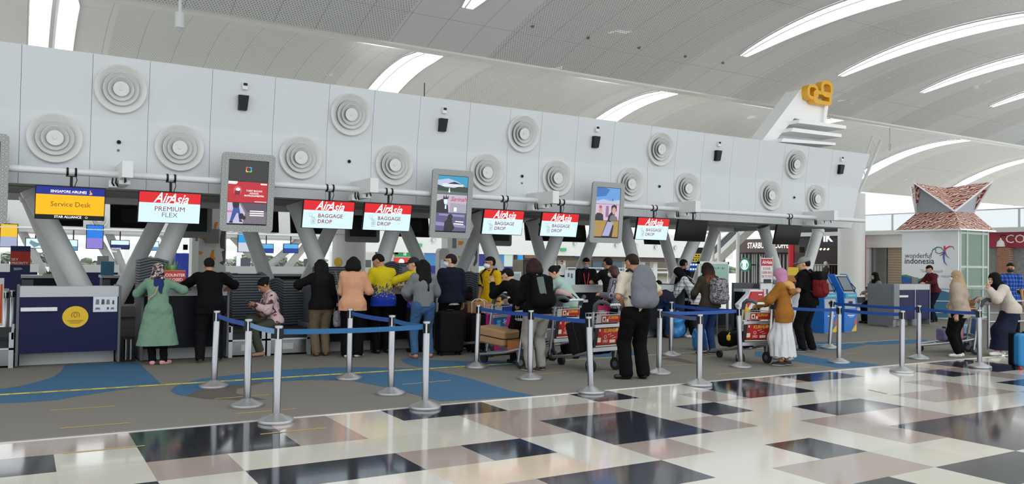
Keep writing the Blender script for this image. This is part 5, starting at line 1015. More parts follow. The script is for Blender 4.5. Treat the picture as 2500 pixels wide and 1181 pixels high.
# ---- the pavilion with a patterned horn roof
def batik():
    m = mat('batik_roof_print', (170, 90, 84), 0.6); N, L, b = nodes_of(m); tc = N.new('ShaderNodeTexCoord'); mp = N.new('ShaderNodeMapping'); mp.inputs['Scale'].default_value = (4.6, 4.6, 4.6); L.new(tc.outputs['Object'], mp.inputs[0])
    wv = N.new('ShaderNodeTexWave'); wv.wave_type = 'BANDS'; wv.bands_direction = 'DIAGONAL'; wv.inputs['Scale'].default_value = 0.9; wv.inputs['Distortion'].default_value = 9; wv.inputs['Detail'].default_value = 1.2; wv.inputs['Detail Scale'].default_value = 1.4
    L.new(mp.outputs[0], wv.inputs[0]); g = N.new('ShaderNodeMath'); g.operation = 'GREATER_THAN'; g.inputs[1].default_value = 0.55; L.new(wv.outputs['Fac'], g.inputs[0])
    mx = N.new('ShaderNodeMix'); mx.data_type = 'RGBA'; mx.inputs[6].default_value = (*lin((140, 60, 58)), 1); mx.inputs[7].default_value = (*lin((222, 200, 182)), 1); L.new(g.outputs[0], mx.inputs[0]); L.new(mx.outputs[2], b.inputs['Base Color']); return m
BAT = batik(); PVW = mat('pavilion_white', (240, 243, 245), 0.12, coat=0.4)
def pavilion():
    X0 = 25.0; A = gx(2340, 562, X0); y0 = A.y; y1 = gx(2202, 567, X0).y; ze = A.z; X1 = gy(2413, 566, y0).x
    t = thing('pavilion', 'white wonderful indonesia pavilion with a red batik horned roof', 'pavilion', (X0, y0, 0)); W, D = X1-X0, y1-y0
    MB().box((0, 0, 0), (0.06, D, ze)).build('printed_wall', PVW, t); MB().box((0.065, D-0.06, 0), (W, D-0.002, ze)).build('rear_wall', PVW, t)
    f = MB(); 
    for x in (0.065, W*0.28-.04, W*0.78, W-0.07): f.box((x, -0.02, 0), (x+0.07, 0.05, ze))
    for z in (0.02, 1.0, 1.62, ze-0.1): f.box((0.07, -0.015, z), (W, 0.05, z+0.07))
    f.build('window_frame', mat('pale_green_frame', (186, 200, 188), 0.4), t)
    MB().box((0.07, 0.003, 0), (W-0.05, 0.02, ze)).build('glass', glassmat('green_glass', (150, 176, 160), 0.4), t); MB().box((W-0.04, 0.02, 0), (W, D-0.06, ze)).build('side_glass', glassmat('green_glass', (150, 176, 160), 0.4), t)
    MB().box((0.5, 0.5, 1.55), (W-0.45, 0.9, 1.62)).build('inner_shelf', PVW, t); MB().box((0.5, 0.6, 1.62), (W-0.7, 0.85, 2.35)).build('dark_cabinet', mat('cabinet_slate', (60, 72, 78), 0.5), t); MB().box((0.3, 0.5, 0.0), (W-0.3, 0.9, 1.0)).build('inner_counter', mat('counter_green', (112, 126, 116), 0.5), t)
    MB().box((W-0.8, 0.59, 2.0), (W-0.5, 0.6, 2.25)).build('paper_notice', WHITE2, t)
    MB().box((-0.16, -0.16, ze), (W+0.16, D+0.16, ze+0.05)).build('eave', PVW, t)
    zn = gx(2326, 516, X0+0.25).z; e = [(-0.14, -0.14), (W+0.14, -0.14), (W+0.14, D+0.14), (-0.14, D+0.14)]; n = [(0.3, 0.3), (W-0.3, 0.3), (W-0.3, D-0.3), (0.3, D-0.3)]
    m = MB(); m.add([(x, y, ze+0.05) for x, y in e]+[(x, y, zn) for x, y in n], [(i, (i+1) % 4, 4+(i+1) % 4, 4+i) for i in range(4)]); m.build('lower_roof', BAT, t)
    zt = gx(2258, 446, X0-0.1).z; c = (W/2, D/2, zt-0.12)
    mid = [(W/2, -0.25, zt), (W+0.25, D/2, zt), (W/2, D+0.25, zt), (-0.25, D/2, zt)]
    mid[0] = (W*0.80, -0.30, zt+0.03); mid[3] = (-0.30, D*0.68, zt); m = MB(); g = MB(); tr = MB()
    for i in range(4):
        a, b = n[i], n[(i+1) % 4]; A_, B_ = (*a, zn), (*b, zn); ap = mid[i]
        g.add([A_, B_, Vector(ap)*0.75+Vector(c)*0.25-Vector((0, 0, .06))], [(0,1,2)]); tr.tube([A_, ap, B_], 0.03, 6)
        m.add([B_, ap, c], [(0,1,2)]); m.add([A_, c, ap], [(0,1,2)])
    m.build('horn_roof', BAT, t); g.build('gable_panels', mat('gable_grey', (176, 184, 194), 0.5), t); tr.build('gable_trim', PVW, t)
    # lettering and emblem on the printed wall (seen from -X, left is larger Y)
    TXT = mat('print_charcoal', (60, 64, 74), 0.5); PG = mat('print_grey', (150, 156, 160), 0.5)
    def yz(px, py): p = gx(px, py, X0-0.003); return p.y-y0, p.z
    y, z = yz(2209, 624); text('wonderful', 0.235, TXT, t, T(-0.004, y, z) @ YZ, align='LEFT', sx=0.95); y, z = yz(2208, 637); text('indonesia', 0.27, TXT, t, T(-0.004, y, z) @ YZ, align='LEFT', bold=0.003, sx=1.0)
    y, z = yz(2245, 661); text('"Get in touch', 0.14, PG, t, T(-0.004, y, z) @ YZ, align='LEFT', shear=0.2); y, z = yz(2275, 673); text('with nature"', 0.14, PG, t, T(-0.004, y, z) @ YZ, align='LEFT', shear=0.2)
    def swirl(pts, m_, r): q = MB(); q.tube([(-0.006, *yz(px, py)) for px, py in pts], r, 6); q.build('emblem_swirl', m_, t)
    G1, G2, G3, G4 = mat('swirl_green', (70, 130, 120), .5), mat('swirl_red', (206, 70, 80), .5), mat('swirl_blue', (60, 110, 170), .5), mat('swirl_violet', (120, 90, 150), .5)
    swirl([(2274,622),(2277,610),(2288,603),(2298,604),(2304,612)], G1, [0.006,0.014,0.02,0.014,0.008]); swirl([(2284,608),(2285,616),(2293,619),(2303,615)], G3, 0.012); swirl([(2330,609),(2327,602),(2318,601),(2310,606),(2305,613)], G2, [0.006,0.014,0.02,0.02,0.01]); swirl([(2306,600),(2307,612),(2302,620),(2294,624)], G2, [0.03,0.03,0.02,0.006]); swirl([(2305,614),(2304,628),(2306,640),(2313,648)], G3, [0.03,0.025,0.018,0.005]); swirl([(2307,614),(2311,624),(2318,630)], G4, [0.02,0.014,0.006])
    q = MB(); pts = [yz(*p) for p in ((2201,672),(2212,672),(2228,677),(2245,683),(2254,681),(2259,676),(2262,692),(2262,740),(2201,740))]; q.add([(-0.003, *p) for p in pts], [tuple(range(len(pts)))[::-1]]); q.build('blue_wave', mat('wave_blue', (50, 104, 180), .5), t)
    q = MB(); pts = [yz(*p) for p in ((2201,671),(2212,670),(2228,675),(2245,680),(2252,678),(2259,672),(2259,678),(2250,685),(2240,685),(2225,680),(2212,675),(2201,674))]; q.add([(-0.004, *p) for p in pts], [tuple(range(len(pts)))[::-1]]); q.build('green_wave', mat('wave_green', (80, 150, 110), .5), t)
    q = MB(); pts = [yz(*p) for p in ((2265,740),(2290,706),(2318,714),(2338,735),(2338,775),(2265,775))]; q.add([(-0.003, *p) for p in pts], [tuple(range(len(pts)))[::-1]]); q.build('teal_wave', mat('wave_teal', (70, 140, 170), .5), t)
pavilion()
# ---- tail fin sculpture on top of the island wall
FNY = 14.9
def fin():
    base = gy(1840, 343, FNY); t = thing('tail_fin', 'white slatted tail fin sculpture with a gold emblem standing on the island wall', 'sculpture', (base.x, FNY, WZT))
    def pp(pts): return [(gy(px, py, FNY).x-base.x, gy(px, py, FNY).z-WZT) for px, py in pts]
    FINW = mat('fin_white', (246, 247, 246), 0.35)
    def sl(nm, pts, y0, y1, m_=FINW): P = pp(pts); a = sum(P[i][0]*P[(i+1) % len(P)][1]-P[(i+1) % len(P)][0]*P[i][1] for i in range(len(P))); MB().prism(P if a > 0 else P[::-1], y0, y1, XZ).build(nm, m_, t, bevel=0.004)
    sl('leading_leg', ((1838,352),(1870,352),(1922,291),(1948,222),(1936,222)), -0.25, 0.25); sl('upper_panel', ((1922,291),(1942,228),(2000,238),(1988,303)), -0.22, 0.22)
    sl('trailing_edge', ((1988,303),(1994,236),(2004,238),(1994,306)), -0.3, 0.3)
    for pts in (((1912,298),(2025,313),(2024,321),(1908,307)), ((1896,318),(2014,333),(2013,341),(1890,327)), ((1872,343),(1999,354),(1999,360),(1866,352))): sl('slat', pts, -0.1, 0.55)
    sl('back_web', ((1880,345),(1918,298),(1986,306),(1980,352)), -0.2, -0.1, mat('fin_shadow_white', (236, 238, 238), 0.5))
    q = MB(); P = pp(((1866,356),(1999,361))); q.box((P[0][0], -0.2, 0.0), (P[1][0], 0.3, 0.09)); q.build('base_plate', WHITE2, t)
    G = mat('gold_emblem_paint', (234, 174, 30), 0.35)
    e = MB()
    def ring(px, py, w_, h, r, th=0.09, dy=0.0):
        c = pp([(px, py)])[0]; o = rrect(w_, h, r, 4, *c); i = rrect(w_-2*th, h-2*th, max(0.01, r-th), 4, *c); n = len(o); vs = [Vector((x, y, z)) for x, z in o+i for y in (0,)]
        V = [(x, -0.45-dy, z) for x, z in o+i]+[(x, -0.25, z) for x, z in o+i]; fs = []
        for k in range(n):
            j = (k+1) % n; fs += [(k, j, n+j, n+k), (2*n+k, 3*n+k, 3*n+j, 2*n+j), (k, 2*n+k, 2*n+j, j), (n+k, n+j, 3*n+j, 3*n+k)]
        e.add(V, fs)
    ring(1985, 224, 0.50, 0.46, 0.2, 0.1, 0.012); ring(1975, 245, 0.74, 0.36, 0.1, 0.1, 0.006); ring(1952, 231, 0.46, 0.42, 0.18, 0.09); e.build('gold_emblem', G, t, smooth=40)
fin()
# ---- left side behind the service desk
t = thing('priority_totem', 'navy totem with a red SKY PRIORITY band at the left', 'sign', tuple(gy(48, 690, 21).xy)+(0,)); MB().box((-0.19, 0, 0), (0.19, 0.12, 1.78)).build('body', mat('totem_navy', (30, 44, 96), 0.5), t); MB().box((-0.19, -0.005, 1.36), (0.19, 0.0, 1.66)).build('red_band', mat('sign_red', (206, 52, 44), 0.5), t)
for k, s in enumerate(('SKY', 'PRIORITY')): text(s, 0.075, mat('white_print', (240, 236, 230), 0.5), t, T(-0.17, -0.008, 1.48-0.08*k) @ XZ, align='LEFT', bold=0.002)
q = MB(); q.add([(-.13,-.004,1.3),(.02,-.004,1.3),(.05,-.004,1.26),(-.11,-.004,1.24)], [(0,1,2,3)][::1]); q.build('pale_mark', mat('pale_mark', (170, 180, 200), .5), t)
def back_desk(px0, px1, py, label):
    a, b = gy(px0, py, 17.9), gy(px1, py, 17.9); t = thing('rear_desk', label, 'desk', (a.x, 17.9, 0)); w_ = b.x-a.x; z = a.z
    MB().box((0, 0, 0), (w_, 0.6, z-0.05)).build('body', NAVYD, t); MB().box((-0.02, -0.03, z-0.05), (w_+0.02, 0.65, z)).build('worktop', CTOP, t); MB().box((0, -0.02, z-0.55), (w_*0.2, 0.0, z-0.08)).build('equipment', CSIDE, t)
back_desk(54, 190, 672, 'staff side of a desk behind the navy service desk'); back_desk(250, 345, 672, 'staff side of a desk left of the lady in green'); back_desk(600, 770, 668, 'staff side of a desk behind the tray stacks'); back_desk(1210, 1420, 690, 'staff side of a desk behind the crouching person')
t = thing('table_sign', 'teal upright notice on the rear desk left of the lady in green', 'notice', tuple(gy(262, 672, 18.1).xy)+(gy(262, 674, 17.9).z,)); MB().box((-0.12, 0, 0), (0.12, 0.03, 0.29)).build('board', mat('notice_teal', (66, 130, 160), .5), t)
t = thing('leafy_plant', 'low green plant on the rear desk behind the service desk', 'plant', tuple(gy(118, 672, 18.1).xy)+(gy(118, 674, 17.9).z,)); R = random.Random(9); m = MB()
for k in range(14):
    a = R.uniform(0, 6.28); d = Vector((math.cos(a)*.8, math.sin(a)*.5, R.uniform(.5, 1))).normalized(); s = d.cross(Vector((0, 0, 1))).normalized()*0.02; L_ = R.uniform(.1, .16); m.add([(0, 0, 0.02), d*L_*.5-s, d*L_, d*L_*.5+s], [(0,1,2,3)])
m.build('leaves', mat('leaf_green', (106, 150, 60), 0.6), t); MB().box((-0.1, -0.05, 0), (0.1, 0.05, 0.04)).build('trough', CTOP, t)
t = thing('waste_sign', 'white and orange edged board at the left picture edge', 'sign', tuple(gy(-4, 700, 16).xy)+(0,)); MB().box((-0.1, 0, 0.4), (0.08, 0.03, 1.2)).build('board', WHITE2, t); MB().box((0.03, -0.005, 0.45), (0.06, 0.0, 1.1)).build('orange_strip', mat('strip_orange', (222, 84, 30), .5), t); MB().box((-0.04, 0, 0), (0.0, 0.03, 0.4)).build('post', ALU, t)
for px, py, Y, where in ((17, 690, 17, 'left of the navy service desk, nearer one'), (32, 690, 17.4, 'left of the navy service desk, further one'), (228, 680, 18.8, 'over the service desk end, left one'), (240, 680, 19.4, 'over the service desk end, right one')):
    p = gy(px, py, Y); stanchion(('bk', px), 0, 0, where+', behind the island', hidden=(p.x, p.y, 0))
# ---- railings at the right
def railing(x0, y0, x1, y1, zs, n, label):
    t = thing('steel_railing', label, 'railing', (x0, y0, 0)); dx, dy = x1-x0, y1-y0
    for z in zs: MB().tube([(0, 0, z), (dx, dy, z)], 0.022, 10).build('rail', STEEL, t, smooth=60)
    for k in range(n+1): MB().cyl((dx*k/n, dy*k/n, 0), (dx*k/n, dy*k/n, max(zs)), 0.025, n=10).build('upright', STEEL, t, smooth=60)
railing(22.3, 15.2, 24.6, 13.9, (0.98, 0.6, 0.25), 2, 'steel railing in front of the pavilion, behind the man in maroon'); railing(16.6, 8.95, 20.5, 8.3, (0.96, 0.55, 0.2), 3, 'steel railing at the right edge beside the man in blue'); railing(24.6, 13.9, 29, 12.6, (0.98, 0.6, 0.25), 3, 'steel railing right of the pavilion'); 
p0 = gz(2090, 805)
railing(18.6, 14.6, 22, 16.0, (1.02,), 3, 'low steel rail behind the far right desk')
# ---- hanging sensors under the ceiling
for px, py, Y, where in ((438, 68, 17.0, 'over the first portrait screen'), (2172, 365, 28.0, 'near the far right skylights')):
    p = gy(px, py, Y); t = thing('ceiling_sensor', f'white cylinder hanging on a rod from the ceiling {where}', 'sensor', tuple(p)); MB().cyl((0, 0, 0.3), (0, 0, arch_z(Y)-p.z), 0.03, n=10).build('rod', WHITE2, t); MB().lathe([(0.02, -0.06), (0.05, -0.02), (0.085, 0.0), (0.085, 0.3)], n=20).build('housing', WHITE2, t, smooth=40)
for k, (px, py) in enumerate(((352, 16), (545, 47), (720, 75), (882, 104), (1300, 64), (1436, 92), (1560, 116), (1673, 137), (1290, 174), (1765, 152))):
    Y = 26.0 if k in (0, 1, 2, 3, 8, 9) else 18.0
    p = gy(px, py, Y); 
    for _ in range(8): Y = Y+ (p.z-arch_z(Y))*(-1.0 if Y > 24 else -0.9)*(1 if Y > 24 else 1); Y = min(max(Y, 12), 33 if k in (0,1,2,3,8,9) else 22.5); p = gy(px, py, Y)
    if abs(p.z-arch_z(Y)) < 0.6: tag(MB().cyl((p.x, p.y, arch_z(Y)), (p.x, p.y, arch_z(Y)-0.05), 0.06, 0.035, n=14).build('ceiling_detector', mat('detector_dark', (110, 110, 108), 0.5)), 'tiny round detector on the vaulted ceiling', 'sensor', 'ceiling detectors')
# ================================================================ people: smooth bodies and clothes grown from distance fields
class Vol:
    def __init__(s, lo, hi, h):
        s.lo = np.array(lo, np.float32); s.h = h; s.n = (np.ceil((np.array(hi)-s.lo)/h)+1).astype(int); s.f = np.full(s.n, 0.5, np.float32)
    def sub(s, lo, hi):
        a = np.clip(np.floor((np.array(lo)-s.lo)/s.h).astype(int), 0, s.n-1); b = np.clip(np.ceil((np.array(hi)-s.lo)/s.h).astype(int)+1, 1, s.n)
        if (b <= a).any(): return None
        ax = [s.lo[i]+s.h*np.arange(a[i], b[i], dtype=np.float32) for i in range(3)]
        P = np.stack(np.meshgrid(*ax, indexing='ij'), -1)
        return tuple(slice(a[i], b[i]) for i in range(3)), P
    def put(s, sl, d, k):
        g = s.f[sl]
        if k > 0:
            h = np.maximum(k-np.abs(g-d), 0)/k; s.f[sl] = np.minimum(g, d)-h*h*k*0.25
        else: s.f[sl] = np.minimum(g, d)
    def cone(s, a, b, r1, r2, k=0.02, flat=None):
        # round cone; flat = (unit axis, factor) squeezes it along that axis
        a = np.array(a, np.float32); b = np.array(b, np.float32); m = max(r1, r2)+k+2*s.h
        q = s.sub(np.minimum(a, b)-m, np.maximum(a, b)+m)
        if q is None: return s
        sl, P = q; pa = P-a; ba = b-a
        if flat:
            n = np.array(flat[0], np.float32); e = 1/flat[1]-1
            pa = pa + (pa@n)[..., None]*n*e; ba = ba + (ba@n)*n*e
        L = max(float(ba@ba), 1e-9); t = np.clip((pa@ba)/L, 0, 1)
        d = np.sqrt(((pa-t[..., None]*ba)**2).sum(-1))-(r1+(r2-r1)*t)
        s.put(sl, d*(1 if not flat else 0.5+0.5*flat[1]), k); return s
    def chain(s, pts, rs, k=0.02, flat=None):
        for i in range(len(pts)-1): s.cone(pts[i], pts[i+1], rs[i], rs[i+1], k, flat)
        return s
    def ell(s, c, r, R=None, k=0.02, cut=False):
        c = np.array(c, np.float32); r = np.array(r, np.float32); m = r.max()+k+2*s.h; q = s.sub(c-m, c+m)
        if q is None: return s
        sl, P = q; p = P-c
        if R is not None: p = p@np.array(R, np.float32)
        k0 = np.sqrt(((p/r)**2).sum(-1)); k1 = np.sqrt(((p/(r*r))**2).sum(-1)); d = k0*(k0-1)/np.maximum(k1, 1e-6)
        if cut: s.f[sl] = np.maximum(s.f[sl], -d)
        else: s.put(sl, d, k)
        return s
    def rbox(s, c, half, R, r, k=0.0):
        c = np.array(c, np.float32); half = np.array(half, np.float32); m = np.linalg.norm(half)+r+k+2*s.h; q = s.sub(c-m, c+m)
        if q is None: return s
        sl, P = q; p = (P-c)@np.array(R, np.float32); e = np.abs(p)-(half-r); d = np.sqrt((np.maximum(e, 0)**2).sum(-1))+np.minimum(e.max(-1), 0)-r
        s.put(sl, d, k); return s
    def plane(s, p, n):                       # keep the side the normal does NOT point to
        p = np.array(p, np.float32); n = np.array(n, np.float32); n = n/np.linalg.norm(n)
        ax = [s.lo[i]+s.h*np.arange(s.n[i], dtype=np.float32) for i in range(3)]
        d = (ax[0][:, None, None]-p[0])*n[0]+(ax[1][None, :, None]-p[1])*n[1]+(ax[2][None, None, :]-p[2])*n[2]
        s.f = np.maximum(s.f, d); return s
    def carve(s, fn):
        ax = [s.lo[i]+s.h*np.arange(s.n[i], dtype=np.float32) for i in range(3)]
        X, Y, Z = np.meshgrid(*ax, indexing='ij', sparse=True); s.f = fn(s.f, X, Y, Z).astype(np.float32); return s
    def folds(s, amp, seed=0, sc=1.0, vert=False):
        r = np.random.RandomState(seed); 
        def fn(f, X, Y, Z):
            w = 0
            for i in range(3):
                a, b, c = r.uniform(-1, 1, 3)*np.array([40, 40, 8 if vert else 46])*sc; ph = r.uniform(0, 6.28)
                w = w + np.sin(a*X+b*Y+c*Z+ph+1.5*np.sin(9*sc*Z+ph)+1.2*np.sin(11*sc*X-ph))
            return f + amp*w/1.7
        return s.carve(fn)
    def mesh(s, name, mats, parent, scale=1.0, colour=None):
        f = s.f.copy(); f[0] = f[-1] = 0.5; f[:, 0] = f[:, -1] = 0.5; f[:, :, 0] = f[:, :, -1] = 0.5
        V, Q = surface_nets(f); 
        if len(V) == 0: return None
        V = (s.lo+V*s.h)*scale
        me = bpy.data.meshes.new(name); me.vertices.add(len(V)); me.vertices.foreach_set('co', V.astype(np.float32).ravel())
        me.loops.add(Q.size); me.polygons.add(len(Q)); me.loops.foreach_set('vertex_index', Q.ravel().astype(np.int32)); me.polygons.foreach_set('loop_start', np.arange(0, Q.size, 4, dtype=np.int32))
        me.polygons.foreach_set('use_smooth', np.ones(len(Q), bool))
        ms = mats if isinstance(mats, (list, tuple)) else [mats]
        for m in ms: me.materials.append(m)
        if colour is not None: me.polygons.foreach_set('material_index', colour(V[Q].mean(1)/scale).astype(np.int32))
        me.update(); me.validate()
        o = bpy.data.objects.new(name, me); COL.objects.link(o); o.parent = parent; return o
def surface_nets(f):
    s = f < 0; nx, ny, nz = f.shape
    c = np.zeros((nx-1, ny-1, nz-1), np.int8); offs = [(i, j, k) for i in (0, 1) for j in (0, 1) for k in (0, 1)]
    for i, j, k in offs: c += s[i:nx-1+i, j:ny-1+j, k:nz-1+k]
    act = (c > 0) & (c < 8); I = np.argwhere(act)
    if len(I) == 0: return np.zeros((0, 3)), np.zeros((0, 4), int)
    idx = -np.ones(c.shape, np.int32); idx[act] = np.arange(len(I)); acc = np.zeros((len(I), 3)); cnt = np.zeros(len(I))
    g = {o: f[I[:, 0]+o[0], I[:, 1]+o[1], I[:, 2]+o[2]] for o in offs}
    for a in range(3):
        for o in offs:
            if o[a]: continue
            q = list(o); q[a] = 1; q = tuple(q); A, B = g[o], g[q]; m = (A < 0) != (B < 0); t = A[m]/(A[m]-B[m]); p = np.tile(np.array(o, float), (m.sum(), 1)); p[:, a] = t; acc[m] += p; cnt[m] += 1
    V = I+acc/cnt[:, None]; F = []
    for a in range(3):
        b, d = (a+1) % 3, (a+2) % 3; sl0 = [slice(None)]*3; sl1 = [slice(None)]*3; sl0[a] = slice(0, -1); sl1[a] = slice(1, None); A, B = s[tuple(sl0)], s[tuple(sl1)]; E = np.argwhere(A != B)
        E = E[(E[:, b] > 0) & (E[:, d] > 0) & (E[:, b] < f.shape[b]-1) & (E[:, d] < f.shape[d]-1)]
        if not len(E): continue
        def at(db, dd): q = E.copy(); q[:, b] -= db; q[:, d] -= dd; return idx[q[:, 0], q[:, 1], q[:, 2]]
        Q = np.stack([at(1, 1), at(0, 1), at(0, 0), at(1, 0)], 1); fl = ~A[E[:, 0], E[:, 1], E[:, 2]]; Q[fl] = Q[fl][:, ::-1]; F.append(Q)
    return V, np.concatenate(F)
def nrm(v): v = np.array(v, float); return v/max(1e-9, np.linalg.norm(v))
def rotm(ax, deg):
    return np.array(Matrix.Rotation(math.radians(deg), 3, ax))
def ik(a, t, l1, l2, pole):
    a = np.array(a, float); t = np.array(t, float); d = t-a; L = np.linalg.norm(d); L = min(max(L, abs(l1-l2)+0.01), l1+l2-0.003); d = nrm(d); x = (l1*l1-l2*l2+L*L)/(2*L); h = math.sqrt(max(0, l1*l1-x*x)); p = np.array(pole, float); p = p-d*(p@d); p = nrm(p)
    return a+d*x+p*h, a+d*L
SKIN = {k: mat('skin_'+k, c, 0.55, spec=0.3) for k, c in (('tan', (178, 128, 98)), ('light', (208, 160, 130)), ('brown', (150, 104, 78)))}
HAIRB = mat('black_hair', (15, 13, 14), 0.75, noise=0.3, nscale=60, spec=0.2); HAIRR = mat('dark_brown_hair', (40, 24, 22), 0.7, noise=0.3, nscale=60, spec=0.2)
EYE_ = mat('eye_dark', (24, 18, 16), 0.2)
class Person:
    def __init__(s, name, label, pos, yaw, height=1.66, skin='tan', h=0.0085, lean=0, side=0, pel=(0, 0, 0), feet=None, hands=None, poles=None, head=(0, 0, 0), fem=False, fat=1.0, knees=None, hip_w=1.0, curl=(0.5, 0.5), twist=0, fdir=(None, None), cat='person', base_z=0.0, group=None, bend=0.5, hunch=0.0):
        s.k = height/1.70; s.h = h; s.fem = fem; s.fat = fat
        s.t = thing('person', label, cat, (pos[0], pos[1], base_z), yaw, group)
        up = np.array([0, 0, 1.0]); Rl = rotm('Z', -twist)@rotm('Y', side)@rotm('X', -lean); Rh = rotm('X', -lean*bend)
        s.pelvis = np.array([0, 0, 0.93])+np.array(pel); spine = Rl@up; s.R = Rl; s.fw = Rl@np.array([0, 1.0, 0]); s.rt = Rl@np.array([1.0, 0, 0]); s.up = spine
        mid = nrm(spine*0.6+Rh@up*0.4); s.waist = s.pelvis+mid*0.15; s.chest = s.waist+nrm(spine+0.2*mid)*0.20; up2 = nrm(spine+s.fw*hunch); s.neck = s.chest+up2*0.165
        sw = 0.165 if not fem else 0.148; sw *= (fat*0.5+0.5)
        s.sh = [s.neck-up2*0.055+s.rt*sw*sg for sg in (-1, 1)]
        hp, hy, ht = head; RH = rotm('Z', hy)@rotm('X', -hp)@rotm('Y', ht); s.RH = RH; hd_up = RH@up
        s.headc = s.neck+nrm(up2*0.6+hd_up*0.5+RH@np.array([0, 1, 0])*0.12)*0.16
        s.hips = [s.pelvis+np.array([0.088*sg*hip_w, 0, -0.03]) for sg in (-1, 1)]
        feet = feet or [(-0.11, 0.0, 8), (0.11, 0.0, -8)]; s.feet = []
        s.knee = []; s.ank = []; s.toe = []
        for i in (0, 1):
            fx, fy, fyaw = feet[i][:3]; fz = feet[i][3] if len(feet[i]) > 3 else 0.0; pitch = feet[i][4] if len(feet[i]) > 4 else 0
            an = np.array([fx, fy, 0.085+fz]); kp = (knees[i] if knees else (0.1*(-1, 1)[i], 1.0, 0)); k_, an = ik(s.hips[i], an, 0.43, 0.42, kp); s.knee.append(k_); s.ank.append(an)
            Rf = rotm('Z', fyaw)@rotm('X', pitch); s.toe.append((Rf@np.array([0, 1.0, 0]), Rf@up))
        s.elb, s.wr, s.hdir, s.thumb = [], [], [], []
        for i in (0, 1):
            sg = (-1, 1)[i]; hd = hands[i] if hands and hands[i] is not None else None
            if hd is None: hd = s.sh[i]+np.array([0.07*sg, 0.04, -0.52])
            pl = poles[i] if poles and poles[i] is not None else (0.4*sg, -1, -0.2)
            e, w_ = ik(s.sh[i], hd, 0.285, 0.25, pl); s.elb.append(e); s.wr.append(w_); fd = nrm(w_-e) if fdir[i] is None else nrm(fdir[i]); s.hdir.append(fd)
            th = np.array([0, 1.0, 0]) if abs(fd[2]) > 0.7 else np.array([-0.6*sg, 0, 0.7]); th = nrm(th-fd*(th@fd)); s.thumb.append(th)
        s.curl = curl; s.skin = SKIN[skin]; s.body()
    def P(s, v): return s.headc+s.RH@np.array(v, float)
    def vol(s, pts, pad, h=None): pts = np.array(pts); return Vol(pts.min(0)-pad, pts.max(0)+pad, h or s.h)
    def body(s):
        F = s.fat; v = s.vol([s.headc, s.pelvis, *s.knee, *s.ank, *s.elb, *s.wr, *s.sh, *[a+t[0]*0.2 for a, t in zip(s.ank, s.toe)], *[w+d*0.2 for w, d in zip(s.wr, s.hdir)]], 0.15)
        v.lo[2] = min(v.lo[2], -0.01); RT_ = s.R
        fl = (s.fw, 0.66)
        v.cone(s.pelvis, s.waist, 0.14*F, 0.115*F, 0.04, fl).cone(s.waist, s.chest, 0.115*F, 0.135*F, 0.04, fl).cone(s.chest, s.neck-s.up*0.05, 0.135*F, 0.08*F, 0.05, fl)
        v.cone(s.sh[0], s.sh[1], 0.045, 0.045, 0.05).cone(s.neck-s.up*0.04, s.P((0, -0.02, -0.06)), 0.058, 0.05, 0.03)
        for i in (0, 1):
            v.cone(s.hips[i], s.knee[i], 0.082*F, 0.053*F, 0.04).cone(s.knee[i], s.knee[i]*0.6+s.ank[i]*0.4, 0.052*F, 0.05*F, 0.03).cone(s.knee[i]*0.6+s.ank[i]*0.4, s.ank[i], 0.05*F, 0.034, 0.03)
            t, u = s.toe[i]; v.cone(s.ank[i]-u*0.04-t*0.03, s.ank[i]-u*0.05+t*0.13, 0.036, 0.026, 0.02).cone(s.ank[i], s.ank[i]-u*0.045+t*0.05, 0.036, 0.034, 0.02)
            v.cone(s.sh[i], s.elb[i], 0.047*F, 0.037*F, 0.03).cone(s.elb[i], s.wr[i], 0.038*F, 0.025, 0.02)
            s.hand(v, i)
        P, H = s.P, s.RH
        v.ell(P((0, -0.012, 0.022)), (0.075, 0.094, 0.088), H, 0.02).ell(P((0, 0.028, -0.03)), (0.062, 0.07, 0.09), H, 0.02).ell(P((0, 0.045, -0.085)), (0.042, 0.042, 0.032), H, 0.02)
        v.cone(P((0, 0.092, 0.012)), P((0, 0.115, -0.03)), 0.008, 0.014, 0.012).cone(P((-0.04, 0.082, 0.028)), P((0.04, 0.082, 0.028)), 0.01, 0.01, 0.012).cone(P((-0.02, 0.094, -0.064)), P((0.02, 0.094, -0.064)), 0.008, 0.008, 0.008)
        for sg in (-1, 1): v.ell(P((0.076*sg, -0.005, -0.008)), (0.012, 0.024, 0.034), H, 0.006); v.ell(P((0.031*sg, 0.108, 0.004)), (0.016, 0.02, 0.011), H, 0, cut=True)
        s.bodyo = v.mesh('body', s.skin, s.t, s.k)
    def hand(s, v, i):
        sg = (-1, 1)[i]; w, d, th = s.wr[i], s.hdir[i], s.thumb[i]; n = -sg*np.cross(d, th); c = s.curl[i]
        v.cone(w, w+d*0.03, 0.025, 0.034, 0.01, (n, 0.6)).cone(w+d*0.03, w+d*0.078, 0.036, 0.039, 0.01, (n, 0.42))
        for j, L in enumerate((0.07, 0.08, 0.074, 0.058)):
            o = 0.031-0.0205*j; b = w+d*0.083+th*o; dd = nrm(d+th*(0.10-0.07*j)); a1, a2 = c*0.9, c*2.0
            d1 = nrm(dd*math.cos(a1)+n*math.sin(a1)); d2 = nrm(dd*math.cos(a2)+n*math.sin(a2)); m = b+d1*L*0.52; v.cone(b, m, 0.0092, 0.0086, 0.004).cone(m, m+d2*L*0.48, 0.0086, 0.0072, 0.004)
        b = w+d*0.026+th*0.03; d1 = nrm(d*0.65+th*0.65+n*0.35); m = b+d1*0.042; d2 = nrm(d*0.85+th*0.2+n*(0.3+c*0.6)); v.cone(b, m, 0.0125, 0.0105, 0.008).cone(m, m+d2*0.032, 0.0105, 0.008, 0.004)
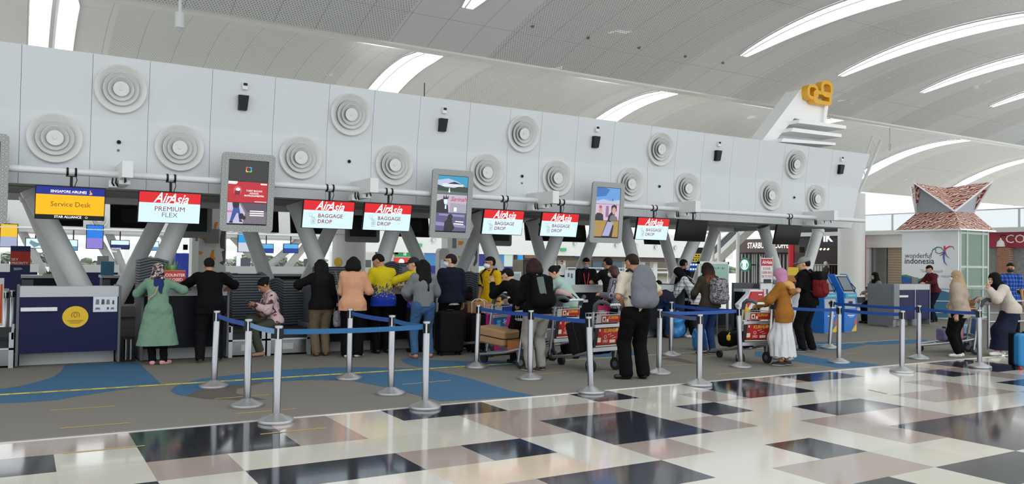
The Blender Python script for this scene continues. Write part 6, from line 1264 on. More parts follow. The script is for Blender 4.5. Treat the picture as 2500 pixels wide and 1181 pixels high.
    # ---- face details
    def face(s, eyes=True, mask=None, glasses=None):
        if eyes:
            for sg in (-1, 1):
                MB().lathe([(0.0005, 0.011), (0.006, 0.008), (0.009, 0.002), (0.006, -0.006)], tuple(s.P((0.031*sg, 0.086, 0.004))*s.k), tuple(s.RH@np.array([0, 1, 0])), 10).build('eye', EYE_, s.t, smooth=60)
        if mask:
            v = s.vol([s.headc], 0.17, 0.006); v.ell(s.P((0, 0.034, -0.05)), (0.066, 0.078, 0.062), s.RH, 0).ell(s.P((0, 0.085, -0.035)), (0.035, 0.04, 0.04), s.RH, 0.02); v.plane(s.P((0, 0.02, 0)), -(s.RH@np.array([0, 1, 0.15]))); v.plane(s.P((0, 0, -0.002)), s.RH@np.array([0, -0.15, 1])); v.mesh('face_mask', mask, s.t, s.k)
            for sg in (-1, 1): MB().tube([tuple(s.P(p)*s.k) for p in ((0.06*sg, 0.03, -0.03), (0.078*sg, 0.0, 0.0), (0.084*sg, -0.02, -0.0), (0.078*sg, -0.01, -0.035), (0.058*sg, 0.02, -0.075))], 0.0022, 5).build('mask_strap', mask, s.t)
        if glasses:
            q = MB()
            for sg in (-1, 1): q.tube([tuple(s.P((0.034*sg+0.023*math.cos(a), 0.108, 0.004+0.016*math.sin(a)))*s.k) for a in np.linspace(0, 6.28, 13)[:-1]], 0.0026, 5, True); q.tube([tuple(s.P(p)*s.k) for p in ((0.057*sg, 0.105, 0.008), (0.078*sg, 0.06, 0.012), (0.08*sg, -0.01, 0.01))], 0.0026, 5)
            q.build('glasses', glasses, s.t)
    def hair(s, kind, m=None):
        m = m or HAIRB; P, H = s.P, s.RH; U = lambda a: H@np.array(a, float); v = s.vol([s.headc, s.headc-s.up*0.35-s.fw*0.1], 0.2, 0.0085 if s.h < 0.011 else 0.012)
        v.ell(P((0, -0.014, 0.03)), (0.086, 0.106, 0.096), H, 0)
        if kind in ('short', 'crop'):
            v.cone(P((0, -0.07, 0.0)), P((0, -0.06, -0.06)), 0.05, 0.04, 0.02)
            def fn(f, X, Y, Z):
                A = np.stack(np.broadcast_arrays(X, Y, Z), -1)-s.headc; p = A@H; lo = np.where(p[..., 1] > -0.02, np.clip(0.045+0.0*p[..., 1], 0, 1), -0.055+0.35*np.clip(p[..., 1]+0.07, 0, 1)); return np.maximum(f, np.maximum(lo-p[..., 2], 0.9*(p[..., 1]-0.075-0.1*p[..., 2])))
            v.carve(fn)
        else:
            L = {'bob': 0.0, 'long': 0.36, 'mid': 0.22, 'bun': 0.02, 'messy': 0.36}[kind]; r = 0.07 if kind != 'bun' else 0.05
            back = nrm(np.array([0, 0, -1.0])*0.85-s.fw*0.15)
            if kind != 'bun':
                for x in (-0.055, 0, 0.055): v.chain([P((x, -0.035, 0.0)), P((x*1.1, -0.045, -0.07)), P((x*1.25, -0.05, -0.08))+back*(L*0.45), P((x*(0.9 if kind != 'bob' else 1.3), -0.045, -0.08))+back*(L*0.95)], [r, r*0.95, r*0.85, r*(0.72 if kind != 'bob' else 0.8)], 0.03)
                for sg in (-1, 1): v.chain([P((0.075*sg, 0.01, 0.03)), P((0.082*sg, 0.015, -0.05)), P((0.08*sg, 0.0, -0.1))], [0.03, 0.03, 0.024], 0.02)
            else: v.ell(P((0, -0.125, 0.05)), (0.04, 0.038, 0.038), H, 0.01); v.plane(P((0, -0.02, -0.05)), U((0, -0.5, -1)))
            v.ell(P((0, 0.075, -0.035)), (0.062, 0.075, 0.085), H, 0, cut=True)
            if kind == 'bun': v.plane(P((0, 0.06, 0.035)), U((0, 1, -0.8)))
            r_ = np.random.RandomState(5)
            if kind in ('messy', 'long', 'mid'): v.folds(0.004, 3, 1.6, True)
        return v.mesh('hair', m, s.t, s.k)
    def cap(s, m):
        v = s.vol([s.headc], 0.24, 0.008); P, H = s.P, s.RH; v.ell(P((0, -0.012, 0.036)), (0.09, 0.108, 0.1), H, 0); v.plane(P((0, 0, 0.03)), H@np.array([0, -0.1, -1.0])); v.cone(P((-0.035, 0.1, 0.04)), P((-0.02, 0.165, 0.028)), 0.045, 0.03, 0.01, (H@np.array([0, 0, 1.0]), 0.16)).cone(P((0.035, 0.1, 0.04)), P((0.02, 0.165, 0.028)), 0.045, 0.03, 0.01, (H@np.array([0, 0, 1.0]), 0.16)); v.mesh('cap', m, s.t, s.k)
        s.hair('short')
    def hijab(s, m, back=0.2, front=0.12, wide=1.0, seed=1, inner=None):
        P, H = s.P, s.RH; v = s.vol([s.headc, s.headc-s.up*0.45-s.fw*0.12, s.headc-s.up*0.4+s.fw*0.12, *s.sh], 0.2, 0.009)
        v.ell(P((0, -0.014, 0.024)), (0.092, 0.112, 0.105), H, 0).ell(P((0, 0.0, -0.06)), (0.085, 0.095, 0.09), H, 0.03)
        n0 = s.neck; v.cone(P((0, -0.03, -0.08)), n0-s.up*0.02, 0.088, 0.11*wide, 0.05).cone(n0+s.rt*-0.05, n0+s.rt*0.05-s.up*0.0, 0.085, 0.085, 0.05)
        if back: v.chain([n0-s.fw*0.04, n0-s.fw*0.075-s.up*back*0.6, n0-s.fw*0.09-s.up*back], [0.105*wide, 0.10*wide, 0.05*wide], 0.05, (s.fw, 0.55))
        if front: v.chain([n0+s.fw*0.04, n0+s.fw*0.085-s.up*front], [0.1*wide, 0.07*wide], 0.05, (s.fw, 0.55))
        v.folds(0.0045, seed, 0.8); v.ell(P((0, 0.115, -0.02)), (0.052, 0.06, 0.078), H, 0, cut=True)
        return v.mesh('headscarf', m, s.t, s.k)
    # ---- clothes
    def top(s, m, sleeve=1.0, hem=-0.06, loose=0.014, flare=0.0, name='shirt', collar=None, seed=0, fold=0.003, colour=None, cuff=None, hood=None, open_hem=None, wide_sleeve=0.0):
        F = s.fat; L = loose; base = s.pelvis+np.array([0, 0, hem]) if hem > -0.3 else np.array([s.pelvis[0], s.pelvis[1], s.pelvis[2]+hem])
        v = s.vol([base, s.pelvis, s.neck, *s.sh, *s.elb, *s.wr], 0.26); fl = (s.fw, 0.70); hipr = (0.15 if s.fem else 0.14)*F
        v.cone(s.pelvis, s.waist, hipr+L, (0.12*F)+L*1.4, 0.05, fl).cone(s.waist, s.chest, 0.12*F+L*1.4, 0.138*F+L, 0.05, fl).cone(s.chest, s.neck-s.up*0.06, 0.138*F+L, 0.085*F+L, 0.05, fl)
        if hem < -0.03:
            a = s.pelvis; b = base-np.array([0, 0, 0.06])
            v.cone(a, b, hipr+L, hipr+L+flare*(-hem), 0.05, (np.array([0, 1.0, 0]), 0.72))
            for i in (0, 1):
                o = np.array([0.012*(-1, 1)[i], 0, 0]); v.cone(s.hips[i]+o, s.hips[i]+o*(1-hem*3)-np.array([0, 0, max(0.02, -hem)]), 0.092*F+L+0.006, 0.092*F+L+0.006+flare*(-hem)*0.8, 0.05)
                v.ell(s.hips[i]-s.fw*0.045+np.array([0, 0, 0.02]), (0.09*F+L, 0.08+L, 0.09+L), None, 0.04)
        v.cone(s.sh[0], s.sh[1], 0.05+L, 0.05+L, 0.05)
        if s.fem:
            for sg in (-1, 1): v.ell(s.chest+s.rt*0.065*sg+s.fw*0.09, (0.055, 0.05, 0.055), None, 0.03)
        v.cone(s.neck-s.up*0.05, s.neck+s.up*0.012, 0.075, 0.062, 0.02)
        for i in (0, 1):
            if sleeve > 0:
                v.cone(s.sh[i], s.sh[i]*0.0+s.elb[i] if sleeve >= 0.5 else s.sh[i]+(s.elb[i]-s.sh[i])*(sleeve*2), 0.05*F+L, 0.043*F+L+wide_sleeve, 0.04)
                if sleeve > 0.5: e = s.elb[i]+(s.wr[i]-s.elb[i])*min(1.0, (sleeve-0.5)*2); v.cone(s.elb[i], e, 0.043*F+L+wide_sleeve, 0.031+L*0.8+wide_sleeve*0.8, 0.03)
        if fold: v.folds(fold, seed)
        v.plane(base, (0, 0, -1)) if hem <= -0.03 else v.plane(base, -s.up)
        for i in (0, 1):
            if 0 < sleeve:
                if sleeve <= 0.5: e = s.sh[i]+(s.elb[i]-s.sh[i])*(sleeve*2); d = nrm(s.elb[i]-s.sh[i])
                else: e = s.elb[i]+(s.wr[i]-s.elb[i])*min(1.0, (sleeve-0.5)*2); d = nrm(s.wr[i]-s.elb[i])
                def fn(f, X, Y, Z, e=e, d=d):
                    q = (X-e[0])*d[0]+(Y-e[1])*d[1]+(Z-e[2])*d[2]; r2 = (X-e[0])**2+(Y-e[1])**2+(Z-e[2])**2
                    return np.where(r2 < 0.13**2, np.maximum(f, q), f)
                v.carve(fn)
        o = v.mesh(name, m, s.t, s.k, colour)
        if collar:
            c = s.vol([s.neck], 0.16, 0.007); c.cone(s.neck-s.up*0.012, s.neck+s.up*0.028+s.fw*0.0, 0.078, 0.066, 0); c.cone(s.neck-s.up*0.05, s.neck+s.up*0.06, 0.056, 0.054, 0) ; c.plane(s.neck+s.up*0.03, s.up); c.plane(s.neck-s.up*0.03-s.fw*0.02, -nrm(s.up+s.fw*0.5)); c.mesh('collar', collar, s.t, s.k)
        if cuff:
            for i in (0, 1):
                e = s.sh[i]+(s.elb[i]-s.sh[i])*(sleeve*2); d = nrm(s.elb[i]-s.sh[i]); MB().cyl(tuple((e-d*0.03)*s.k), tuple((e+d*0.004)*s.k), (0.046*F+L+0.004)*s.k, n=20).build('sleeve_trim', cuff, s.t, smooth=50)
        if hood:
            c = s.vol([s.neck], 0.3, 0.009); c.ell(s.neck-s.fw*0.06-s.up*0.0, (0.135, 0.085, 0.07), s.R, 0).ell(s.neck-s.fw*0.085-s.up*0.07, (0.1, 0.055, 0.085), s.R, 0.04); c.folds(0.004, 4); c.mesh('hood', hood, s.t, s.k)
        return o
    def trousers(s, m, loose=0.012, length=0.0, name='trousers', seed=1, fold=0.003, flare=0.0, waist=0.07):
        F = s.fat; L = loose; v = s.vol([s.pelvis+s.up*0.15, s.pelvis-np.array([0, 0, 0.1]), *s.knee, *s.ank], 0.2)
        v.cone(s.pelvis+s.up*0.08, s.pelvis-np.array([0, 0, 0.02]), 0.135*F+L*.5, 0.14*F+L*.7, 0.04, (s.fw, 0.72))
        for i in (0, 1):
            h_ = s.hips[i]+np.array([0.012*(-1, 1)[i], 0, 0]); v.cone(h_, s.knee[i], 0.09*F+L, 0.06*F+L+flare*.4, 0.03).cone(s.knee[i], s.ank[i], 0.06*F+L+flare*.4, 0.05+L+flare, 0.02)
            v.ell(s.hips[i]-s.fw*0.045+np.array([0, 0, 0.02]), (0.085*F, 0.075, 0.085), None, 0.03)
        if fold: v.folds(fold, seed)
        for i in (0, 1):
            d = nrm(s.ank[i]-s.knee[i]); e = s.ank[i]+d*(0.045-length)
            def fn(f, X, Y, Z, e=e, d=d, o=s.ank[i]):
                q = (X-e[0])*d[0]+(Y-e[1])*d[1]+(Z-e[2])*d[2]; r2 = (X-e[0])**2+(Y-e[1])**2+(Z-e[2])**2; return np.where(r2 < 0.2**2, np.maximum(f, q), f)
            v.carve(fn)
        w0 = s.pelvis+s.up*waist
        def fw_(f, X, Y, Z):
            q = (X-w0[0])*s.up[0]+(Y-w0[1])*s.up[1]+(Z-w0[2])*s.up[2]; r2 = (X-w0[0])**2+(Y-w0[1])**2+(Z-w0[2])**2; return np.where(r2 < 0.23**2, np.maximum(f, q), f)
        v.carve(fw_); return v.mesh(name, m, s.t, s.k)
    def skirt(s, m, hem=0.1, r0=0.15, r1=0.24, pleats=0, name='skirt', waist=0.08, depth=0.72, shift=(0, 0), seed=2):
        a = s.pelvis+s.up*waist*0.8; b = np.array([s.pelvis[0]*0.3+shift[0]+(s.ank[0][0]+s.ank[1][0])*0.35, (s.ank[0][1]+s.ank[1][1])*0.5+shift[1], hem-0.12]); v = s.vol([a, b], 0.34); hp = s.pelvis-np.array([0, 0, 0.08])
        v.cone(a, hp, r0-0.015, r0+0.012, 0.04, (s.fw, depth)).cone(hp, b, r0+0.012, r1, 0.04, ((0, 1.0, 0), depth))
        for i in (0, 1): v.cone(s.hips[i], s.knee[i], 0.105, 0.10, 0.10).cone(s.knee[i], s.ank[i]-np.array([0, 0, 0.15]), 0.10, 0.10, 0.12)
        if pleats:
            def fn(f, X, Y, Z): 
                t = np.arctan2((Y-b[1]), X-(a[0]+(b[0]-a[0])*np.clip((a[2]-Z)/(a[2]-b[2]), 0, 1))); g = np.clip((s.pelvis[2]-Z)/0.5, 0, 1); return f+0.011*g*np.sin(pleats*t+0.8*np.sin(3*t))+0.004*np.sin(17*t+9*Z)*g
            v.carve(fn)
        else: v.folds(0.004, seed, 0.7, True)
        if pleats: v.carve(lambda f, X, Y, Z: np.maximum(f, hem+0.012*np.sin(14*np.arctan2(Y-b[1], X-b[0]))-Z+X*0+Y*0))
        else: v.plane((0, 0, hem), (0, 0, -1))
        v.plane(s.pelvis+s.up*waist, s.up); return v.mesh(name, m, s.t, s.k)
    def shoes(s, m, sole=None, low=False, heel=0.0):
        for i in (0, 1):
            t, u = s.toe[i]; a = s.ank[i]; v = s.vol([a, a+t*0.2, a-u*0.09], 0.09, 0.007)
            v.cone(a-u*0.042-t*0.035, a-u*0.05+t*0.135, 0.045, 0.036, 0.02, (u, 0.9)).cone(a-u*0.02, a-u*0.045+t*0.05, 0.044 if not low else 0.03, 0.042 if not low else 0.03, 0.02); v.plane(a-u*0.082, -u); v.plane(a+u*0.025, u)
            ax, uu = a, u
            v.mesh('shoe', [m, sole or m], s.t, s.k, lambda c, ax=ax, uu=uu: ((c-ax)@uu < -0.058).astype(int))
    def tube(s, name, pts, r, m, n=6): return MB().tube([tuple(np.array(p)*s.k) for p in pts], r, n).build(name, m, s.t, smooth=60)
    def world(s, p): return s.t.matrix_basis @ Vector(np.array(p)*s.k) if False else Matrix.Translation(s.t.location) @ Matrix.Rotation(s.t.rotation_euler.z, 4, 'Z') @ Vector(np.array(p)*s.k)
def strap_bag(name, label, P, pts, r, m):   # flat strap as a tube on its own thing
    pass
def backpack(P, label, m, w=0.30, h=0.44, d=0.15, off=0.0, pocket=None, strap=None, drop=0.0, name='backpack', top_flap=None, sag=0.0, side=0.0, taper=False):
    # a bag worn on the back: shell, pocket, two shoulder straps and a top loop, in the wearer's frame
    t = thing(name, label, 'backpack', P.t.location, P.t.rotation_euler.z); up, fw, rt = P.up, P.fw, P.rt
    c = P.chest-fw*(0.115*P.fat+d/2+off)-up*(0.03+drop)+rt*side; R = np.stack([rt, fw, up], 1); v = Vol(c-0.45, c+0.45, 0.009)
    if taper: v.rbox(c-up*h*0.14, (w/2, d/2, h*0.36), R, d*0.45); v.chain([c+up*h*0.10, c+up*h*0.30, c+up*h*0.40], [w*0.49, w*0.44, w*0.34], 0.06, (fw, 0.45))
    else: v.rbox(c, (w/2, d/2, h/2), R, min(w, d)*0.38)
    v.cone(c-up*h*0.30-rt*w*0.25, c-up*h*0.30+rt*w*0.25, d*0.5+sag, d*0.5+sag, 0.06); v.folds(0.0035, 3); v.mesh('shell', m, t, P.k)
    if pocket:
        q = Vol(c-0.45, c+0.45, 0.009); q.rbox(c-fw*(d/2+0.012)-up*h*0.17, (w*0.36, 0.03, h*0.24), R, 0.028); q.folds(0.002, 5); q.mesh('front_pocket', pocket, t, P.k)
        MB().tube([tuple((c-fw*(d/2+0.036)-up*h*0.17+rt*x+up*z)*P.k) for x, z in ((-w*.3, h*.12), (-w*.26, h*.17), (0, h*.19), (w*.26, h*.17), (w*.3, h*.12))], 0.004, 5).build('zip', DARK, t)
        MB().tube([tuple((c-fw*(d/2-0.01)+rt*x+up*z)*P.k) for x, z in ((-w*.46, -h*.1), (-w*.44, h*.25), (-w*.3, h*.42), (0, h*.47), (w*.3, h*.42), (w*.44, h*.25), (w*.46, -h*.1))], 0.005, 5).build('main_zip', DARK, t)
    if top_flap:
        q = Vol(c-0.45, c+0.45, 0.009); q.rbox(c-fw*0.012+up*h*0.36, (w*0.53, d*0.58, h*0.19), R, 0.05); q.mesh('top_flap', top_flap, t, P.k)
    sm = strap or DARK
    for i, sg in enumerate((-1, 1)):
        sh = P.neck-P.up*0.01+P.rt*0.10*sg; q = Vol(c-0.6, c+0.6, 0.009)
        pts = [c+up*h*0.42+rt*0.07*sg+fw*d*0.4, sh+up*0.062-fw*0.05, sh+up*0.05+fw*0.03, sh-up*0.05+fw*(0.115*P.fat+0.03)+rt*0.02*sg, P.chest+rt*0.13*sg*P.fat+fw*0.07*P.fat-up*0.06, c-up*h*0.33+rt*w*0.42*sg+fw*d*0.3]
        q.chain(pts, [0.016]*6, 0.01); q.mesh('shoulder_strap', sm, t, P.k)
    MB().tube([tuple((c+up*(h*0.47)+rt*x+up*z+fw*d*.2)*P.k) for x, z in ((-0.03, 0), (-0.025, 0.04), (0, 0.05), (0.025, 0.04), (0.03, 0))], 0.008, 6).build('carry_loop', sm, t, smooth=60)
    return t, c, R
# ================================================================ the people
def ramp(m, fac, stops, const=True):
    N, L, b = nodes_of(m); r = N.new('ShaderNodeValToRGB'); r.color_ramp.interpolation = 'CONSTANT' if const else 'LINEAR'
    while len(r.color_ramp.elements) < len(stops): r.color_ramp.elements.new(0.5)
    for e, (p, c) in zip(r.color_ramp.elements, stops): e.position = p; e.color = (*lin(c), 1)
    L.new(fac, r.inputs[0]); L.new(r.outputs[0], b.inputs['Base Color']); return m
def noise_fac(m, scale, detail=3, dist=0.0, vor=False):
    N, L, b = nodes_of(m); tc = N.new('ShaderNodeTexCoord')
    if vor: n = N.new('ShaderNodeTexVoronoi'); n.inputs['Scale'].default_value = scale; L.new(tc.outputs['Object'], n.inputs['Vector']); return n.outputs['Distance']
    n = N.new('ShaderNodeTexNoise'); n.inputs['Scale'].default_value = scale; n.inputs['Detail'].default_value = detail; n.inputs['Distortion'].default_value = dist; L.new(tc.outputs['Object'], n.inputs['Vector']); return n.outputs['Fac']
def folds_bump(m, strength=0.45, scale=7.0):
    # soft creases in the weave
    N, L, b = nodes_of(m); tc = N.new('ShaderNodeTexCoord'); mp = N.new('ShaderNodeMapping'); mp.inputs['Scale'].default_value = (1.0, 1.0, 0.55); L.new(tc.outputs['Object'], mp.inputs[0])
    n = N.new('ShaderNodeTexNoise'); n.inputs['Scale'].default_value = scale; n.inputs['Detail'].default_value = 3.5; n.inputs['Distortion'].default_value = 1.4; L.new(mp.outputs[0], n.inputs['Vector'])
    bp = N.new('ShaderNodeBump'); bp.inputs['Strength'].default_value = strength; bp.inputs['Distance'].default_value = 0.045; L.new(n.outputs['Fac'], bp.inputs['Height']); L.new(bp.outputs[0], b.inputs['Normal']); return m
def cloth(n, c, noise=0.05, sc=60):
    new = 'cloth_'+n not in MATS; m = mat('cloth_'+n, tuple(v*0.93 for v in c), 0.85, noise=noise, nscale=sc, spec=0.12)
    return folds_bump(m) if new else m
FLORAL = mat('floral_pink_cloth', (206, 178, 180), 0.85, spec=0.15); ramp(FLORAL, noise_fac(FLORAL, 13, 2, 0.6), [(0, (206, 178, 180)), (0.56, (160, 110, 118)), (0.60, (84, 54, 62))])
SCARFP = mat('patterned_scarf', (190, 170, 166), 0.8, spec=0.15); ramp(SCARFP, noise_fac(SCARFP, 14, 2, 1.2), [(0, (40, 34, 38)), (0.44, (120, 98, 98)), (0.52, (206, 190, 186)), (0.62, (70, 56, 60))])
CAMO = mat('patterned_backpack_cloth', (120, 122, 126), 0.85, spec=0.15); ramp(CAMO, noise_fac(CAMO, 26, 3, 0.8), [(0, (58, 60, 66)), (0.42, (104, 106, 110)), (0.5, (140, 142, 144)), (0.58, (170, 150, 146)), (0.63, (84, 86, 92))])
def grid_cloth(name, c, line, sx, sz, wd, line2=None):
    m = mat(name, c, 0.85, spec=0.15); N, L, b = nodes_of(m); tc = N.new('ShaderNodeTexCoord'); sp = N.new('ShaderNodeSeparateXYZ'); L.new(tc.outputs['Object'], sp.inputs[0]); ad = N.new('ShaderNodeMath'); ad.operation = 'MULTIPLY_ADD'; ad.inputs[1].default_value = 0.8; L.new(sp.outputs[1], ad.inputs[0]); L.new(sp.outputs[0], ad.inputs[2])
    outs = []
    for src, p in ((ad.outputs[0], sx), (sp.outputs[2], sz)):
        d = N.new('ShaderNodeMath'); d.operation = 'DIVIDE'; d.inputs[1].default_value = p; L.new(src, d.inputs[0]); f = N.new('ShaderNodeMath'); f.operation = 'FRACT'; L.new(d.outputs[0], f.inputs[0]); g = N.new('ShaderNodeMath'); g.operation = 'LESS_THAN'; g.inputs[1].default_value = wd; L.new(f.outputs[0], g.inputs[0]); outs.append(g.outputs[0])
    a = N.new('ShaderNodeMath'); a.operation = 'ADD'; L.new(outs[0], a.inputs[0]); L.new(outs[1], a.inputs[1]); h = N.new('ShaderNodeMath'); h.operation = 'MULTIPLY'; h.inputs[1].default_value = 0.5; L.new(a.outputs[0], h.inputs[0])
    return ramp(m, h.outputs[0], [(0, c), (0.4, line), (0.9, line2 or line)])
PLAID = grid_cloth('white_plaid_cloth', (206, 208, 208), (140, 144, 150), 0.085, 0.085, 0.22, (84, 88, 96)); CHECK = grid_cloth('gingham_cloth', (196, 196, 200), (96, 98, 106), 0.026, 0.026, 0.5, (30, 32, 40)); BPLAID = grid_cloth('blue_plaid_cloth', (34, 64, 140), (64, 108, 186), 0.07, 0.09, 0.2, (140, 170, 214)); STRIPE = grid_cloth('cream_striped_cloth', (224, 216, 202), (200, 190, 174), 0.022, 5.0, 0.3)
def batik_shirt():
    m = mat('yellow_blue_print_cloth', (206, 186, 26), 0.8, spec=0.15); N, L, b = nodes_of(m); f = noise_fac(m, 17, 3, 1.0); tc = N.new('ShaderNodeTexCoord'); sp = N.new('ShaderNodeSeparateXYZ'); L.new(tc.outputs['Object'], sp.inputs[0])
    mr = N.new('ShaderNodeMapRange'); mr.inputs[1].default_value = 0.90; mr.inputs[2].default_value = 1.34; mr.inputs[3].default_value = 0.72; mr.inputs[4].default_value = 0.0; L.new(sp.outputs[2], mr.inputs[0]); a = N.new('ShaderNodeMath'); a.operation = 'MULTIPLY_ADD'; a.inputs[1].default_value = 1.0; L.new(f, a.inputs[0]); L.new(mr.outputs[0], a.inputs[2])
    h = N.new('ShaderNodeMath'); h.operation = 'MULTIPLY'; h.inputs[1].default_value = 0.5; L.new(a.outputs[0], h.inputs[0]); return ramp(m, h.outputs[0], [(0, (204, 184, 30)), (0.42, (40, 52, 110)), (0.47, (196, 184, 70)), (0.5, (34, 46, 120)), (0.53, (36, 62, 176))])
BATK = batik_shirt()
for m_ in (FLORAL, SCARFP, CAMO, PLAID, CHECK, BPLAID, STRIPE, BATK): folds_bump(m_)
OMBRE = mat('black_to_auburn_hair', (40, 24, 20), 0.75, spec=0.15)
_N, _L, _b = nodes_of(OMBRE); _tc = _N.new('ShaderNodeTexCoord'); _sp = _N.new('ShaderNodeSeparateXYZ'); _L.new(_tc.outputs['Object'], _sp.inputs[0]); _mr = _N.new('ShaderNodeMapRange'); _mr.inputs[1].default_value = 1.16; _mr.inputs[2].default_value = 1.62; _L.new(_sp.outputs[2], _mr.inputs[0]); ramp(OMBRE, _mr.outputs[0], [(0, (188, 140, 112)), (0.3, (130, 76, 52)), (0.62, (58, 32, 26)), (0.85, (30, 20, 18))], False)
BLK = cloth('black', (12, 12, 14), 0.2); BLK2 = cloth('soft_black', (19, 19, 22), 0.2); NVY = cloth('navy', (26, 30, 44), 0.15); JEAN = cloth('blue_denim', (66, 100, 140), 0.16, 40); DJEAN = cloth('dark_denim', (40, 62, 104), 0.16, 40); WSHOE = mat('white_shoe', (220, 218, 212), 0.6); BSHOE = mat('black_shoe', (22, 21, 22), 0.45); SOLEW = mat('white_sole', (214, 212, 206), 0.6)
WMASK = mat('white_mask', (222, 226, 230), 0.7); BMASK = mat('black_mask', (24, 26, 32), 0.7); GMASK = mat('blue_grey_mask', (150, 164, 178), 0.7)
def at(px, py): p = gz(px, py); return (p.x, p.y)
# lady in green tunic
p = Person('person', 'lady in a pale green tunic, patterned headscarf and pink shoes leaning on a desk', (1.77, 13.02), 0, 1.50, 'tan', lean=16, hands=[(-0.10, 0.42, 1.22), (0.36, 0.34, 1.24)], poles=[(-1, 0, -0.6), (0.9, -0.5, -0.4)], head=(14, 0, 6), fem=True, feet=[(-0.07, 0.02, -10), (0.10, -0.02, -50)])
GT = cloth('sage_green', (122, 156, 132), 0.06); p.top(GT, 0.97, -0.60, 0.022, 0.20, 'tunic', wide_sleeve=0.01, seed=3); p.trousers(BLK, 0.01); p.shoes(mat('pink_shoe', (214, 148, 156), 0.6), mat('pale_pink_sole', (224, 190, 190), 0.6)); p.hijab(SCARFP, 0.0, 0.0, 0.62, 2)
v = p.vol([p.neck, p.chest], 0.28, 0.009); v.chain([p.neck-p.fw*0.05, p.neck-p.fw*0.095-p.up*0.12, p.chest-p.fw*0.125-p.up*0.10+p.rt*0.03], [0.09, 0.07, 0.018], 0.04, (p.fw, 0.4)); v.mesh('scarf_tail', cloth('scarf_navy', (36, 56, 106)), p.t, p.k)
p.tube('bag_strap', [p.sh[1]+p.up*0.07, p.sh[1]*0.5+p.sh[0]*0.5-p.fw*0.105-p.up*0.05, p.chest-p.fw*0.15-p.rt*0.07-p.up*0.12, p.waist-p.fw*0.10-p.rt*0.17], 0.012, cloth('strap_tan', (190, 160, 140)))
# man in black at the desk
p = Person('person', 'heavy man in black shirt and trousers leaning on the desk beside the lady in green', (2.50, 13.0), -0.05, 1.61, 'tan', lean=20, hands=[(-0.20, 0.46, 1.13), (0.26, 0.44, 1.13)], poles=[(-1, -0.1, -0.1), (1, -0.1, -0.1)], head=(24, 0, 0), fat=1.24, feet=[(-0.14, 0.0, 6), (0.15, 0.06, -18)])
p.top(BLK, 0.62, -0.14, 0.02, 0.1, 'shirt', seed=4); p.trousers(BLK2, 0.022, seed=5); p.shoes(BSHOE, mat('grey_sole', (130, 128, 124), 0.6), True); p.hair('short')
# seated girl with a phone
p = Person('person', 'girl in a pink flowered blouse sitting on the baggage scale looking at her phone', (3.62, 13.60), 1.62, 1.58, 'tan', pel=(0, -0.02, -0.315), lean=10, hunch=0.2, hands=[(-0.06, 0.36, 0.90), (0.04, 0.34, 0.88)], poles=[(-0.5, -0.3, -1), (0.5, -0.3, -1)], head=(38, 0, 0), fem=True, feet=[(-0.16, 0.26, 10), (0.02, 0.56, 0, 0.17, -28)], knees=[(-0.1, 1, 0.4), (0.0, 1, 0.5)], curl=(0.75, 0.6))
p.top(FLORAL, 0.97, -0.04, 0.02, 0.0, 'blouse', wide_sleeve=0.012, seed=6); p.trousers(cloth('olive', (74, 78, 66)), 0.014, 0.05, seed=7); p.shoes(mat('tan_shoe', (158, 122, 98), 0.6), mat('brown_sole', (120, 92, 76), 0.6), True); p.hair('bun'); p.face()
ph = thing('phone', 'phone in the hands of the seated girl', 'phone', tuple(p.world((-0.01, 0.46, 0.955))), p.t.rotation_euler.z); MB().box((-0.07, -0.035, -0.004), (0.07, 0.035, 0.004), RX(0.5)).build('casing', DARK, ph); MB().box((-0.065, -0.031, 0.0042), (0.065, 0.031, 0.005), RX(0.5)).build('screen', eS('phone_glow', (170, 180, 200), 0.6), ph)
v = Vol((-0.3, -0.3, -0.3), (0.3, 0.3, 0.3), 0.01); v.rbox((0, 0, 0), (0.15, 0.07, 0.09), np.eye(3), 0.055).folds(0.006, 2); b = thing('handbag', 'beige handbag on the lap of the seated girl', 'bag', tuple(p.world((0.0, 0.20, 0.78))), 1.62); v.mesh('bag_body', cloth('taupe_leather', (140, 118, 106)), b); MB().tube([(-0.08, 0, 0.07), (-0.05, 0.0, 0.14), (0.05, 0, 0.14), (0.08, 0, 0.07)], 0.008, 6).build('handle', mat('strap_dark', (70, 56, 50), 0.6), b)
# woman in black jacket
p = Person('person', 'woman with long black hair, black jacket and khaki trousers at the desk', (4.28, 13.12), 0.0, 1.58, 'light', lean=6, hands=[(-0.30, 0.34, 1.20), (0.27, 0.1, 0.80)], poles=[(-1, -0.4, -0.2), None], head=(6, 0, 0), fem=True, feet=[(-0.08, 0, 0), (0.1, 0.02, -10)], fat=1.05)
p.top(BLK2, 1.0, -0.10, 0.026, 0.0, 'jacket', seed=8); p.trousers(cloth('khaki', (112, 98, 78)), 0.026, seed=9); p.shoes(mat('brown_shoe', (104, 62, 46), 0.6), None, True); p.hair('long')
b = thing('shoulder_bag', 'grey patterned pouch hanging at the hip of the woman in the black jacket', 'bag', tuple(p.world((0.30, -0.06, 0.66))), 0); v = Vol((-0.2, -0.2, -0.25), (0.2, 0.2, 0.25), 0.009); v.rbox((0, 0, 0), (0.085, 0.06, 0.135), np.eye(3), 0.05).folds(0.004, 2); v.mesh('pouch', SCARFP if False else mat('grey_pattern_cloth', (128, 126, 132), 0.85, noise=0.5, nscale=30), b)
MB().tube([(0, 0, 0.12), (-0.02, -0.05, 0.3), (-0.05, -0.08, 0.62), (-0.08, -0.02, 0.80)], 0.014, 6).build('strap', mat('strap_grey', (98, 98, 102), 0.8), b)
